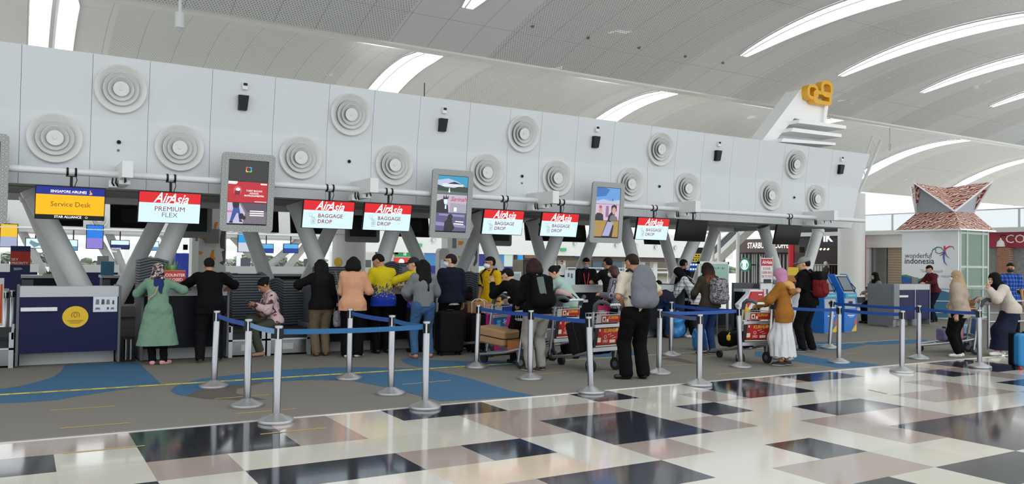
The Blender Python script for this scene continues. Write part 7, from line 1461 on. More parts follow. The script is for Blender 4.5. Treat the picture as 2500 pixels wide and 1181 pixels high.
# woman in peach
p = Person('person', 'woman with a black bob, peach cardigan and wide black trousers', (4.68, 12.74), -0.35, 1.63, 'light', lean=4, hands=[(-0.10, 0.34, 1.14), (0.20, 0.30, 1.14)], head=(14, -8, 0), fem=True, feet=[(-0.09, 0, 4), (0.1, 0.03, -30)], fat=1.08)
p.top(cloth('peach', (222, 166, 130)), 0.98, -0.13, 0.026, 0.08, 'cardigan', seed=10, fold=0.004); p.trousers(BLK, 0.016, -0.01, flare=0.03, seed=11); p.shoes(WSHOE, SOLEW); p.hair('bob')
# man in yellow and blue
p = Person('person', 'man in a yellow and blue printed jacket with head bowed to the left', (5.36, 13.1), 0.05, 1.70, 'tan', lean=6, hands=[(-0.24, 0.32, 1.13), (-0.08, 0.36, 1.10)], head=(34, 58, 0), feet=[(-0.1, 0, 4), (0.1, 0.0, -8)], hunch=0.15, fat=1.05)
p.top(BATK, 0.98, -0.12, 0.026, 0.0, 'jacket', collar=cloth('royal', (38, 52, 128)), seed=12); p.trousers(BLK, 0.016, seed=13); p.shoes(BSHOE); p.hair('short'); p.face()
text('AKTIF', 0.06, mat('print_olive', (110, 100, 40), 0.7), p.t, Matrix.Translation(Vector((p.chest-p.fw*0.17+p.up*0.08)*p.k)) @ Matrix.Rotation(0, 4, 'Z') @ XZ @ Matrix.Scale(0.01, 4)) if False else None
# man in black cap
p = Person('person', 'man in a black cap and yellow shirt resting an elbow on the desk', (5.98, 13.0), 0.35, 1.64, 'light', lean=12, hands=[(-0.30, 0.42, 1.16), (-0.05, 0.42, 1.13)], poles=[(-1, 0, 0), (0.6, 0, -1)], head=(6, 48, 0), feet=[(-0.1, 0, 4), (0.1, 0.0, -8)], fat=1.1)
p.top(BATK, 0.98, -0.12, 0.024, 0.0, 'jacket', collar=cloth('royal', (38, 52, 128)), seed=14); p.trousers(NVY, 0.016, seed=15); p.shoes(BSHOE); p.cap(mat('cap_black', (26, 27, 36), 0.8)); p.face()
b = thing('shoulder_bag', 'black shoulder bag hanging behind the man in the black cap', 'bag', tuple(p.world((-0.14, -0.24, 0.92))), 0.2); v = Vol((-0.25, -0.2, -0.25), (0.25, 0.2, 0.25), 0.01); v.rbox((0, 0, 0), (0.15, 0.06, 0.13), np.eye(3), 0.05).folds(0.004, 2); v.mesh('bag_body', BLK, b); MB().tube([(0.02, -0.02, 0.1), (0.02, -0.02, 0.3), (0.0, 0.03, 0.56), (-0.01, 0.16, 0.60)], 0.02, 6).build('strap', BLK, b)
# woman in jeans
p = Person('person', 'woman in grey sweater and blue jeans with messy black hair down her back', (5.70, 12.2), -0.12, 1.60, 'light', lean=3, hands=[(-0.16, 0.30, 1.02), (0.12, 0.30, 1.05)], poles=[(-1, -0.5, -0.4), (1, -0.5, -0.4)], head=(10, -12, 0), fem=True, feet=[(-0.14, 0, 8), (0.16, 0.06, -10)], hip_w=1.1, fat=1.04)
p.top(cloth('heather_grey', (128, 130, 132)), 0.95, -0.03, 0.034, 0.0, 'sweater', wide_sleeve=0.02, seed=16, fold=0.004); p.trousers(JEAN, 0.016, 0.02, 'jeans', 17, waist=0.1); p.shoes(mat('nude_shoe', (176, 128, 106), 0.5), None, True); p.hair('messy')
# man in navy jacket
p = Person('person', 'man in glasses, dark navy jacket and mask turning his head to the left', (6.5, 12.78), 0.1, 1.70, 'light', lean=0, head=(2, 52, 0), fat=1.12, hands=[(-0.20, 0.3, 1.02), (0.30, 0.06, 0.82)], feet=[(-0.11, 0, 8), (0.12, 0, -8)])
p.top(NVY, 1.0, -0.06, 0.03, 0.0, 'jacket', seed=18, collar=NVY); p.trousers(BLK, 0.018, seed=19); p.shoes(BSHOE); p.hair('short', HAIRR); p.face(True, WMASK, DARK)
v = p.vol([p.pelvis], 0.24, 0.01); v.cone(p.pelvis-np.array([0, 0, 0.0]), p.pelvis-np.array([0, 0, 0.09]), 0.178, 0.178, 0, (np.array([0, 1.0, 0]), 0.74)); v.plane(p.pelvis-np.array([0, 0, 0.10]), (0, 0, -1)); v.plane(p.pelvis-np.array([0, 0, 0.04]), (0, 0, 1)); v.mesh('shirt_hem', cloth('white', (214, 216, 220)), p.t, p.k)
b = thing('shoulder_bag', 'small black bag hanging at the right side of the man in the navy jacket', 'bag', tuple(p.world((0.37, 0.02, 1.03))), 0.1); v = Vol((-0.2, -0.2, -0.25), (0.2, 0.2, 0.25), 0.01); v.rbox((0, 0, 0), (0.09, 0.06, 0.12), np.eye(3), 0.05).folds(0.004, 3); v.mesh('bag_body', BLK, b); MB().tube([(-0.03, 0, 0.1), (-0.09, -0.02, 0.3), (-0.14, -0.02, 0.42)], 0.01, 6).build('strap', BLK, b)
# staff man in yellow
YEL = cloth('bright_yellow', (226, 180, 26), 0.04)
p = Person('person', 'man in a yellow short-sleeved shirt with blue collar, glasses and white mask', (7.42, 13.0), 1.95, 1.67, 'tan', head=(2, -22, 0), feet=[(-0.1, 0, 8), (0.1, 0, -8)], hands=[(-0.24, 0.06, 0.80), (0.22, 0.1, 0.80)])
p.top(YEL, 0.40, -0.12, 0.022, 0.03, 'shirt', collar=cloth('collar_blue', (50, 48, 130)), cuff=BLK2, seed=20); p.trousers(NVY, 0.014, seed=21); p.shoes(BSHOE); p.hair('crop'); p.face(True, WMASK, DARK)
q = MB()
for k in range(5): c = (p.chest+p.fw*0.118-p.up*(0.02+0.075*k-0.08))*p.k; q.cyl(c, c+Vector(p.fw)*0.006, 0.006, n=8)
q.build('buttons', mat('button_gold', (150, 118, 20), .5), p.t); MB().tube([tuple((p.wr[0]+p.hdir[0]*-0.03+nrm(np.cross(p.hdir[0], [1, 0, 0]))*0.03*math.cos(a)+np.array([1, 0, 0])*0.03*math.sin(a))*p.k) for a in np.linspace(0, 6.28, 13)[:-1]], 0.009, 6, True).build('wristwatch', DARK, p.t)
backpack(p, 'black backpack worn by the man in the yellow short-sleeved shirt', BLK, 0.28, 0.42, 0.13)
# crouching person in black
p = Person('person', 'person in black bending over a luggage trolley with a hand to the face', (6.80, 10.95), 0.1, 1.66, 'light', lean=44, pel=(0, -0.12, -0.02), head=(30, 30, 0), hands=[(-0.16, 0.55, 1.28), (0.2, 0.55, 0.98)], poles=[(-0.5, -0.3, -1), None], feet=[(-0.1, 0, 4), (0.1, 0.1, -8)])
p.top(BLK, 1.0, -0.05, 0.024, 0.0, 'jacket', seed=22); p.trousers(BLK2, 0.016, seed=23); p.shoes(BSHOE); p.hair('short'); p.face()
# backpack person in grey trousers
p = Person('person', 'person with brown bob, black backpack, pale grey trousers and black sneakers', (6.56, 10.07), -0.08, 1.66, 'light', lean=14, hands=[(-0.16, 0.34, 1.0), (0.16, 0.34, 1.0)], head=(6, -5, 0), feet=[(-0.10, 0, 38), (0.11, 0.06, 6)], fem=True, fat=1.08)
p.top(BLK, 1.0, -0.06, 0.024, 0.0, 'jacket', seed=24); p.trousers(cloth('stone_grey', (158, 154, 146)), 0.026, 0.0, seed=25, fold=0.006, waist=0.04); p.shoes(BSHOE, mat('orange_white_sole', (206, 190, 176), 0.6)); p.hair('bob', HAIRR)
v = p.vol([p.neck], 0.2, 0.008); v.cone(p.neck-p.up*0.035, p.neck+p.up*0.02, 0.088, 0.074, 0); v.plane(p.neck+p.up*0.012, p.up); v.mesh('white_collar', cloth('white', (214, 216, 220)), p.t, p.k)
t, c, R = backpack(p, 'black backpack with a grey-green side panel on the person in grey trousers', BLK, 0.34, 0.46, 0.17, sag=0.02, strap=BLK, drop=0.08)
q = Vol(c-0.45, c+0.45, 0.009); q.rbox(c-p.fw*0.085-p.rt*0.055+p.up*0.05, (0.06, 0.012, 0.15), R@rotm('Y', -6), 0.012); q.mesh('grey_panel', cloth('sage_grey', (104, 116, 110)), t, p.k)
# woman in mint
p = Person('person', 'woman in a mint green t-shirt and black trousers leaning far over to the left', (8.12, 11.5), 0.75, 1.62, 'light', lean=33, pel=(0, -0.08, 0), head=(24, 18, 0), hands=[(-0.1, 0.62, 1.06), (0.16, 0.6, 1.02)], poles=[(-0.5, -0.3, -1), (0.5, -0.3, -1)], fem=True, fat=1.16, feet=[(-0.1, 0, 30), (0.12, 0.0, 20)])
p.top(cloth('mint', (176, 206, 194)), 0.42, -0.06, 0.024, 0.0, 't_shirt', seed=26, fold=0.004); p.trousers(BLK, 0.03, seed=27, flare=0.01); p.shoes(BSHOE, SOLEW); p.hair('bun')
# check-in agent
a = gy(1430, 640, 14.75); k_ = a.z
p = Person('person', 'masked check-in agent in black with a red lanyard behind the grey desk', (a.x, 14.75), 2.62, 1.70, 'tan', lean=6, head=(14, 0, 0), hands=[(-0.16, 0.36, 1.0), (0.16, 0.36, 1.0)], h=0.009)
p.top(BLK2, 1.0, -0.08, 0.024, 0.0, 'blazer', seed=28); p.trousers(BLK, 0.014); p.shoes(BSHOE); p.hair('crop'); p.face(True, GMASK)
LAN = mat('lanyard_red', (190, 30, 50), 0.6)
for sg in (-1, 1): p.tube('lanyard', [p.neck-p.fw*0.02+p.rt*0.07*sg+p.up*0.02, p.neck+p.fw*0.075+p.rt*0.06*sg-p.up*0.04, p.chest+p.fw*0.135+p.rt*0.045*sg, p.waist+p.fw*0.15+p.rt*0.01*sg], 0.011, LAN)
v = p.vol([p.chest], 0.25, 0.008); v.chain([p.neck+p.fw*0.055-p.up*0.05, p.chest+p.fw*0.112], [0.05, 0.02], 0.02, (p.fw, 0.5)); v.mesh('red_shirt_front', mat('shirt_red', (170, 30, 44), 0.7), p.t, p.k)
# man in black t-shirt, woman in checked shirt
p = Person('person', 'man in black t-shirt seen from behind at the desk before the agent', (tuple(gy(1492, 700, 12.95).xy)), -0.1, 1.71, 'tan', lean=10, head=(12, 14, 0), hands=[(-0.2, 0.4, 1.2), (0.2, 0.36, 1.12)], poles=[(-1, -0.3, -0.5), (1, -0.3, -0.5)])
p.top(BLK2, 0.42, -0.1, 0.02, 0.0, 't_shirt', seed=29); p.trousers(BLK, 0.016); p.shoes(BSHOE); p.hair('short')
p = Person('person', 'woman with dark red bob and black and white checked shirt carrying a pink bag', (tuple(gy(1510, 700, 11.8).xy)), 0.55, 1.55, 'light', lean=8, head=(18, 10, 0), hands=[(-0.12, 0.34, 1.12), (0.16, 0.3, 1.02)], fem=True)
p.top(CHECK, 0.97, -0.08, 0.022, 0.0, 'shirt', wide_sleeve=0.01, seed=30); p.trousers(BLK, 0.016); p.shoes(BSHOE); p.hair('bob', mat('wine_hair', (58, 24, 26), 0.5, noise=0.3, nscale=60)); p.face(False, WMASK)
b = thing('tote_bag', 'white and pink tote bag held by the woman in the checked shirt', 'bag', tuple(p.world((0.12, 0.28, 0.74))), -0.35); q = MB(); q.add([(-.17,-.05,-.13),(.17,-.05,-.13),(.17,.05,-.13),(-.17,.05,-.13),(-.2,-.07,.13),(.2,-.07,.13),(.2,.07,.13),(-.2,.07,.13)], [(3,2,1,0),(4,5,6,7),(0,1,5,4),(1,2,6,5),(2,3,7,6),(3,0,4,7)]); q.build('bag_body', mat('tote_print', (222, 206, 210), 0.7, rgb2=(196, 120, 140), nscale=26), b); PK = mat('tote_pink', (206, 40, 104), 0.6); MB().box((-0.21, -0.075, 0.06), (0.21, 0.075, 0.135)).build('pink_band', PK, b); MB().box((-0.03, -0.066, -0.13), (0.03, 0.066, 0.1)).build('pink_strip', PK, b)
MB().tube([(-0.08, -0.07, 0.1), (-0.06, -0.05, 0.3), (0.06, -0.05, 0.3), (0.08, -0.07, 0.1)], 0.014, 6).build('handle', PK, b)
# man with the grey backpack
p = Person('person', 'man in cream striped shirt, black trousers and grey backpack, hands on hips', (7.38, 8.80), -0.22, 1.73, 'tan', lean=8, head=(22, 24, 0), hands=[(-0.115, 0.14, 0.985), (0.20, 0.06, 1.0)], poles=[(-1, -0.75, -0.2), (1, -0.25, 0.1)], feet=[(-0.13, 0.02, 70), (0.12, 0.0, -6)], h=0.0075, fat=1.02, curl=(0.9, 0.9), fdir=((0.5, 0.6, -0.6), (-0.4, 0.7, -0.5)))
p.top(STRIPE, 0.45, -0.03, 0.024, 0.0, 'shirt', seed=31, fold=0.0045, collar=STRIPE); p.trousers(BLK, 0.03, -0.01, seed=32, flare=0.012, waist=0.06); p.shoes(mat('black_leather', (18, 17, 17), 0.25)); p.hair('short', HAIRR)
backpack(p, 'big grey cloth backpack worn by the man with hands on hips', cloth('pewter_grey', (116, 118, 124), 0.04), 0.35, 0.50, 0.17, drop=0.03, sag=0.02, strap=DARK, off=0.0, side=0.03, taper=True)
# bending person in jeans
p = Person('person', 'person in dark jacket and jeans bent double behind the man with the grey backpack', (tuple(gz(1618, 824).xy)), -0.5, 1.66, 'tan', lean=70, bend=0.8, pel=(0, -0.16, -0.03), head=(60, 0, 0), hands=[(-0.15, 0.62, 0.55), (0.15, 0.6, 0.5)], poles=[(-1, 0, 0.3), (1, 0, 0.3)], h=0.0105)
p.top(cloth('slate_navy', (38, 42, 56)), 1.0, -0.09, 0.022, 0.0, 'jacket', seed=33); p.trousers(DJEAN, 0.024, seed=34, waist=0.14); p.shoes(mat('maroon_shoe', (88, 44, 40), .6)); p.hair('short')
# plaid shirt lady
p = Person('person', 'lady in white plaid shirt and long black headscarf bending to the left', (12.62, 13.2), 0.85, 1.62, 'light', lean=34, pel=(0, -0.08, 0), head=(36, 6, 0), hands=[(-0.10, 0.50, 0.80), (0.24, 0.5, 1.04)], poles=[(-0.6, -0.6, 0), (1, 0, -0.5)], fem=True, feet=[(-0.1, -0.05, 10), (0.1, 0.18, 0)], h=0.01)
p.top(PLAID, 1.0, -0.16, 0.026, 0.06, 'shirt', seed=35); p.trousers(BLK, 0.02, seed=36); p.shoes(WSHOE, SOLEW); p.hijab(BLK2, 0.30, 0.02, 1.0, 4); p.face()
p.tube('bag_strap', [p.neck-p.fw*0.10, p.chest-p.fw*0.175-p.rt*0.0, p.waist-p.fw*0.16+p.rt*0.1], 0.012, cloth('strap_pale', (190, 184, 178)))
q = MB(); q.tube([tuple(p.P(v_)*p.k) for v_ in ((-0.05, -0.05, 0.135), (-0.03, 0.04, 0.142), (0.01, 0.045, 0.142), (0.03, -0.04, 0.14), (0.05, -0.09, 0.11))], 0.006, 6); q.build('scarf_cord', mat('cord_white', (210, 206, 200), .6), p.t)
# girl with patterned backpack
p = Person('person', 'girl with auburn-tipped long hair, olive jacket, jeans and patterned backpack', (10.56, 10.58), -0.1, 1.63, 'light', lean=6, head=(8, 6, 0), hands=[(-0.14, 0.3, 1.05), (0.2, 0.3, 1.0)], poles=[(-1, -0.7, -0.4), (1, -0.5, -0.4)], fem=True, feet=[(-0.11, 0, 70), (0.10, 0.02, 60)])
p.top(cloth('dark_olive', (62, 58, 46)), 1.0, -0.05, 0.024, 0.0, 'jacket', seed=37); p.trousers(DJEAN, 0.014, 0.04, 'jeans', 38); p.shoes(BSHOE, SOLEW, True); p.hair('long', OMBRE)
backpack(p, 'grey patterned backpack with a front pocket on the girl in the olive jacket', CAMO, 0.34, 0.46, 0.18, pocket=CAMO, drop=0.07, side=0.07, sag=0.01)
# staff behind the plaid lady
a = gy(1668, 632, 14.75); p = Person('person', 'masked man standing far behind the lady in the plaid shirt', (a.x, 14.75), 2.2-3.9, 1.70, 'tan', head=(6, 0, 0), h=0.012); p.top(BLK2, 1.0, -0.08, 0.02, 0.0, 'shirt'); p.trousers(BLK, 0.014); p.shoes(BSHOE); p.hair('short'); p.face(True, WMASK)
# lady in mustard jacket
p = Person('person', 'lady in mustard hooded jacket, pink headscarf and long white skirt pushing a trolley', (10.56, 8.93), 0.5, 1.55, 'tan', lean=4, head=(12, 10, 0), hands=[(-0.14, 0.42, 1.06), (0.14, 0.40, 1.06)], poles=[(-0.8, -0.4, -0.8), (0.8, -0.4, -0.8)], fem=True, feet=[(-0.07, 0.02, 25), (0.12, -0.04, 30)], h=0.008)
MUS = cloth('mustard', (158, 104, 44)); p.top(MUS, 1.0, -0.16, 0.034, 0.0, 'jacket', seed=39, fold=0.004, wide_sleeve=0.01); p.skirt(cloth('white_cotton', (220, 220, 222), 0.02), 0.17, 0.15, 0.30, 15, 'skirt'); p.shoes(mat('black_pink_shoe', (36, 30, 36), 0.6), SOLEW); p.hijab(cloth('orchid_pink', (190, 132, 166)), 0.0, 0.0, 0.75, 5); p.face(False, WMASK)
v = p.vol([p.neck, p.chest], 0.3, 0.009); v.ell(p.neck-p.fw*0.07-p.up*0.02, (0.165, 0.125, 0.075), p.R, 0).ell(p.neck-p.fw*0.16-p.up*0.11, (0.13, 0.06, 0.10), p.R, 0.05).folds(0.004, 4); v.mesh('hood', [cloth('pale_mustard', (204, 160, 98)), MUS], p.t, p.k, lambda c, p=p: ((c-p.neck)@p.up < -0.09).astype(int))
# man in grey cap with red backpack and his companion
p = Person('person', 'man in grey cap, black t-shirt and trousers carrying a red backpack', (12.64, 10.12), 0.25, 1.75, 'light', lean=6, head=(10, 26, 0), hands=[(-0.13, 0.26, 1.02), (0.2, 0.26, 1.1)], poles=[(-0.8, -0.7, -0.4), None], feet=[(-0.13, 0.04, 60), (0.13, -0.02, 40)], fat=1.06)
p.top(BLK, 0.42, -0.08, 0.026, 0.0, 't_shirt', seed=41, fold=0.004); p.trousers(BLK2, 0.022, seed=42); p.shoes(BSHOE, SOLEW, True); p.cap(mat('cap_grey', (126, 130, 124), 0.8)); p.face(False)
backpack(p, 'dark red backpack with a black top flap on the man in the grey cap', cloth('brick_red', (116, 30, 34)), 0.32, 0.44, 0.17, pocket=cloth('brick_red', (116, 30, 34)), top_flap=BLK, drop=0.04, side=0.06)
p = Person('person', 'person in navy standing half hidden in front of the man in the grey cap', (12.9, 10.9), 0.4, 1.5, 'light', lean=4, head=(8, 10, 0), h=0.011); p.top(NVY, 1.0, -0.1, 0.022, 0.0, 'shirt'); p.trousers(DJEAN, 0.016); p.shoes(BSHOE, SOLEW); p.hair('short')
# staff lady seated at the far right desk
a = gy(2138, 663, 14.5); p = Person('person', 'lady in a black headscarf seated behind the far right desk', (a.x, 14.5), 1.3, 1.60, 'light', pel=(0, 0, -0.18), head=(8, 0, 0), h=0.012, fem=True, feet=[(-0.1, 0.35, 0), (0.1, 0.35, 0)], hands=[(-0.15, 0.35, 0.9), (0.15, 0.35, 0.9)]); p.top(cloth('heather_grey', (128, 130, 132)), 1.0, -0.04, 0.024, 0.0, 'blouse'); p.trousers(BLK, 0.016); p.shoes(BSHOE); p.hijab(BLK2, 0.15, 0.12, 1.0, 6); p.face()
s_ = thing('office_chair', 'dark stool under the seated lady at the far right desk', 'chair', (a.x+0.08, 14.5, 0)); MB().cyl((0, 0, 0.50), (0, 0, 0.56), 0.2, n=20).build('seat', DARK, s_); MB().cyl((0, 0, 0.05), (0, 0, 0.5), 0.03, n=10).build('stem', STEEL, s_); MB().cyl((0, 0, 0.0), (0, 0, 0.05), 0.22, n=20).build('base', DARK, s_)
# man in maroon
p = Person('person', 'man in a maroon shirt and dark jeans leaning on the far right desk', (23.3, 14.15), 1.15, 1.68, 'light', lean=12, head=(22, 0, 0), hands=[(-0.2, 0.44, 1.16), (0.12, 0.46, 1.12)], poles=[(-0.8, -0.6, -0.4), (0.8, -0.6, -0.4)], feet=[(-0.1, 0.12, 0), (0.12, -0.12, -10)], h=0.012)
p.top(cloth('maroon', (92, 34, 42)), 0.97, -0.05, 0.022, 0.0, 'shirt', seed=43); p.trousers(NVY, 0.016, seed=44); p.shoes(BSHOE); p.hair('short'); p.face(True, GMASK)
# woman in beige
p = Person('person', 'woman in beige headscarf and long beige top with black trousers and white sneakers', (14.62, 8.40), 0.28, 1.55, 'light', lean=3, head=(6, 14, 0), hands=[(-0.27, -0.02, 0.83), (0.36, 0.22, 1.06)], poles=[None, (1, -0.4, -0.4)], feet=[(-0.08, 0, 30), (0.12, 0, -40)], fem=True, fat=1.42)
p.top(cloth('beige', (174, 158, 142)), 1.0, -0.14, 0.03, 0.06, 'blouse', seed=45, fold=0.004, wide_sleeve=0.012); p.trousers(BLK, 0.016, 0.03, seed=46); p.shoes(WSHOE, SOLEW); p.hijab(cloth('sand', (176, 152, 118)), 0.26, 0.05, 1.3, 7); p.face(True, WMASK)
# woman in cream
p = Person('person', 'woman in cream sweater, black headscarf and long navy skirt leaning on a trolley', (15.58, 8.16), 1.0, 1.60, 'light', lean=30, pel=(0, -0.17, -0.01), head=(14, 10, 0), hands=[(-0.10, 0.30, 1.32), (0.12, 0.38, 1.08)], poles=[(-0.6, 0.2, -1), (0.6, -0.2, -1)], fdir=((0, 0.2, 1.0), None), feet=[(-0.08, 0.14, 10), (0.12, -0.06, -14)], fem=True, fat=1.06, curl=(1.0, 0.6))
p.top(cloth('cream', (206, 196, 184)), 1.0, -0.07, 0.032, 0.0, 'sweater', seed=47, fold=0.004, wide_sleeve=0.012); p.skirt(cloth('ink_navy', (34, 40, 62)), 0.13, 0.155, 0.25, 0, 'skirt'); p.shoes(WSHOE, SOLEW); p.hijab(BLK2, 0.36, 0.06, 1.0, 8); p.face()
# man in blue plaid
p = Person('person', 'man in blue plaid short-sleeved shirt and black mask facing the hall', (19.75, 10.15), 2.05, 1.73, 'tan', h=0.011, hands=[(-0.25, 0.06, 0.80), (0.25, 0.06, 0.80)], feet=[(-0.12, 0, 6), (0.12, 0, -6)]); p.top(BPLAID, 0.45, -0.14, 0.022, 0.0, 'shirt', seed=49); p.trousers(NVY, 0.016); p.shoes(BSHOE); p.hair('short'); p.face(True, BMASK)
# distant staff
a = gy(1372, 647, 40); p = Person('person', 'tiny distant person in white near the far shops', (a.x, 40), 2.6, 1.66, 'tan', h=0.016); p.top(cloth('white', (214, 216, 220)), 0.45, -0.1, 0.02, 0.0, 'shirt'); p.trousers(BLK, 0.016); p.shoes(BSHOE); p.hair('short')
# ================================================================ trolleys, luggage and loose things
TGREY = mat('trolley_grip_grey', (70, 76, 84), 0.5); TBR = mat('trolley_bracket', (96, 102, 110), 0.45, 0.3)
ADR, ADK, ADY, ADC = mat('advert_red', (176, 30, 30), 0.45), mat('advert_black', (26, 20, 20), 0.5), mat('advert_yellow', (226, 176, 50), 0.5), mat('advert_cream', (226, 214, 190), 0.5)
ADB, ADB2, ADW = mat('advert_blue', (22, 96, 160), 0.45), mat('advert_sky', (90, 170, 214), 0.45), mat('advert_white', (224, 226, 230), 0.5)
def trolley(x, y, yaw, label, kind):
    t = thing('luggage_trolley', label, 'trolley', (x, y, 0), yaw)
    for sg in (-1, 1):
        MB().tube([(0.29*sg, 0.02, 0.10), (0.275*sg, -0.09, 1.0)], 0.021, 10).build('upright', ALU, t, smooth=60)
        MB().tube([(0.27*sg, 0.0, 0.30), (0.24*sg, 0.30, 0.22), (0.14*sg, 0.92, 0.13)], 0.022, 8).build('side_rail', ALU, t, smooth=60)
        m = MB(); m.cyl((0.27*sg-0.022, -0.02, 0.095), (0.27*sg+0.022, -0.02, 0.095), 0.095, n=24); w_ = m.build('wheel', RUBBER, t, smooth=40); MB().cyl((0.27*sg-0.025, -0.02, 0.095), (0.27*sg+0.025, -0.02, 0.095), 0.045, n=16).build('hub', TBR, w_, smooth=40)
        MB().prism([(-0.09, 0.05), (0.06, 0.05), (0.10, 0.30), (0.02, 0.36), (-0.03, 0.30)], 0.27*sg+0.024, 0.27*sg+0.036, Matrix(((0,0,1,0),(1,0,0,0),(0,1,0,0),(0,0,0,1)))).build('wheel_guard', TBR, t)
        MB().tube([(0.285*sg, -0.10, 0.90), (0.29*sg, -0.13, 1.0), (0.28*sg, -0.19, 1.045), (0.22*sg, -0.25, 1.04), (0.16*sg, -0.28, 1.0)], [0.03, 0.034, 0.034, 0.028, 0.024], 10).build('grip', TGREY, t, smooth=60)
    MB().tube([(-0.17, -0.28, 1.0), (0.17, -0.28, 1.0)], 0.02, 10).build('handle_bar', WHITE2, t, smooth=60)
    for yy, z in ((0.30, 0.215), (0.6, 0.17), (0.9, 0.13)): MB().tube([(-0.24+0.11*(yy-.3)/.6, yy, z), (0.24-0.11*(yy-.3)/.6, yy, z)], 0.016, 8).build('cross_bar', ALU, t, smooth=60)
    m = MB(); m.cyl((-0.025, 0.88, 0.065), (0.025, 0.88, 0.065), 0.065, n=20); m.build('front_wheel', RUBBER, t, smooth=40)
    b = MB()                                          # wire basket
    for z in (0.74, 0.80, 0.86): b.tube([(-0.25, -0.07, z), (-0.25, 0.12, z), (0.25, 0.12, z), (0.25, -0.07, z)], 0.006, 6)
    for k in range(9): b.tube([(-0.25+0.0625*k, 0.12, 0.86), (-0.25+0.0625*k, 0.10, 0.72), (-0.25+0.0625*k, -0.06, 0.72)], 0.004, 5)
    b.build('basket', ALU, t, smooth=60)
    MB().box((-0.265, -0.10, 0.655), (0.265, -0.06, 0.705)).build('middle_bar', ALU, t, bevel=0.004); MB().box((-0.27, -0.06, 0.30), (0.27, -0.02, 0.36)).build('lower_bar', ALU, t, bevel=0.004)
    # slightly tilted advertising boards
    F = T(0, -0.075, 0.50) @ RX(math.radians(6)); G = T(0, -0.11, 0.785) @ RX(math.radians(6))
    if kind == 'red':
        MB().box((-0.255, 0, -0.135), (0.255, 0.012, 0.15), F).build('advert_board', ADK, t); MB().box((-0.19, -0.002, -0.095), (0.25, 0.0, 0.145), F).build('advert_red_field', ADR, t)
        m = MB(); m.prism([(-0.2, -0.1), (-0.12, -0.1), (-0.12, 0.02), (-0.145, 0.06), (-0.148, 0.12), (-0.172, 0.12), (-0.175, 0.06), (-0.2, 0.02)], 0.003, 0.006, F @ XZ); m.build('printed_bottle', mat('bottle_red', (150, 20, 20), .4), t); MB().box((-0.195, -0.008, -0.06), (-0.125, -0.006, 0.01), F).build('printed_label', ADC, t); MB().box((-0.173, -0.008, 0.10), (-0.147, -0.006, 0.14), F).build('printed_cap', ADC, t)
        text('KURNIA', 0.075, ADY, t, F @ T(0.07, -0.004, 0.105) @ XZ, bold=0.002); text('1952', 0.055, ADC, t, F @ T(-0.03, -0.004, -0.05) @ XZ, shear=0.2, bold=0.001)
        m = MB(); m.prism(ellipse(0.05, 0.05, 18, 0.215, 0.115), 0.003, 0.005, F @ XZ); m.build('gold_seal', ADY, t); MB().tube([F @ Vector((-0.03+0.025*math.cos(a), -0.004, 0.015+0.025*math.sin(a))) for a in np.linspace(0, 6.28, 13)[:-1]], 0.004, 5, True).build('round_mark', ADC, t)
        for k in range(3): MB().tube([F @ Vector((0.02+0.05*k+0.01*j, -0.004, 0.045-0.028*k+0.004*math.sin(2.2*j)+0.0022*j)) for j in range(9)], 0.0035, 5).build('script_line', ADC, t)
        MB().box((0.07, -0.005, -0.075), (0.19, -0.002, -0.03), F).build('white_strip', ADC, t); MB().box((-0.22, -0.004, -0.125), (0.24, -0.001, -0.108), F).build('pale_caption', ADC, t)
        MB().box((-0.25, 0, -0.06), (0.25, 0.01, 0.065), G).build('upper_board', mat('board_pale', (176, 178, 176), .5), t); MB().box((-0.15, -0.003, -0.055), (0.25, 0.0, 0.05), G).build('upper_advert', ADR, t); text('KURNIA', 0.06, ADY, t, G @ T(0.10, -0.005, 0.015) @ XZ, bold=0.002); MB().box((-0.13, -0.006, -0.04), (-0.06, -0.003, 0.035), G).build('printed_portrait', ADC, t); m = MB(); m.prism(ellipse(0.035, 0.045, 14, -0.095, -0.005), 0.007, 0.009, G @ XZ); m.build('printed_dark_oval', ADK, t)
        MB().box((-0.04, -0.005, -0.045), (0.0, -0.003, 0.0), G).build('small_stamp', ADC, t)
    else:
        MB().box((-0.255, 0, -0.135), (0.255, 0.012, 0.15), F).build('advert_board', ADB, t); MB().box((-0.25, -0.002, -0.135), (0.25, 0.0, -0.095), F).build('white_caption_strip', ADW, t); MB().box((-0.22, -0.004, -0.118), (0.2, -0.002, -0.108), F).build('dark_caption', ADK, t)
        m = MB(); m.prism(rrect(0.13, 0.12, 0.03, 3, -0.11, 0.0), 0.003, 0.006, F @ XZ); m.build('printed_water_jug', ADB2, t); m = MB(); m.prism(rrect(0.11, 0.05, 0.02, 3, -0.11, 0.09), 0.003, 0.006, F @ XZ); m.build('printed_jug_neck', ADB2, t); m = MB(); m.prism(ellipse(0.07, 0.08, 16, 0.06, -0.04), 0.003, 0.006, F @ XZ); m.build('printed_cup', ADB2, t); m = MB(); m.prism(ellipse(0.07, 0.03, 12, -0.11, -0.08), 0.003, 0.006, F @ XZ); m.build('printed_droplet', ADB2, t)
        text('Syd', 0.10, ADW, t, F @ T(0.09, -0.004, 0.09) @ XZ, shear=0.2, bold=0.002)
        MB().box((-0.25, 0, -0.06), (0.25, 0.01, 0.065), G).build('upper_board', mat('board_pale', (176, 178, 176), .5), t); MB().box((-0.05, -0.003, -0.05), (0.25, 0.0, 0.055), G).build('upper_advert', mat('advert_royal', (30, 60, 150), .45), t)
    return t
def loc(t, x, y, z=0.0): return tuple(Matrix.Translation(t.location) @ Matrix.Rotation(t.rotation_euler.z, 4, 'Z') @ Vector((x, y, z)))
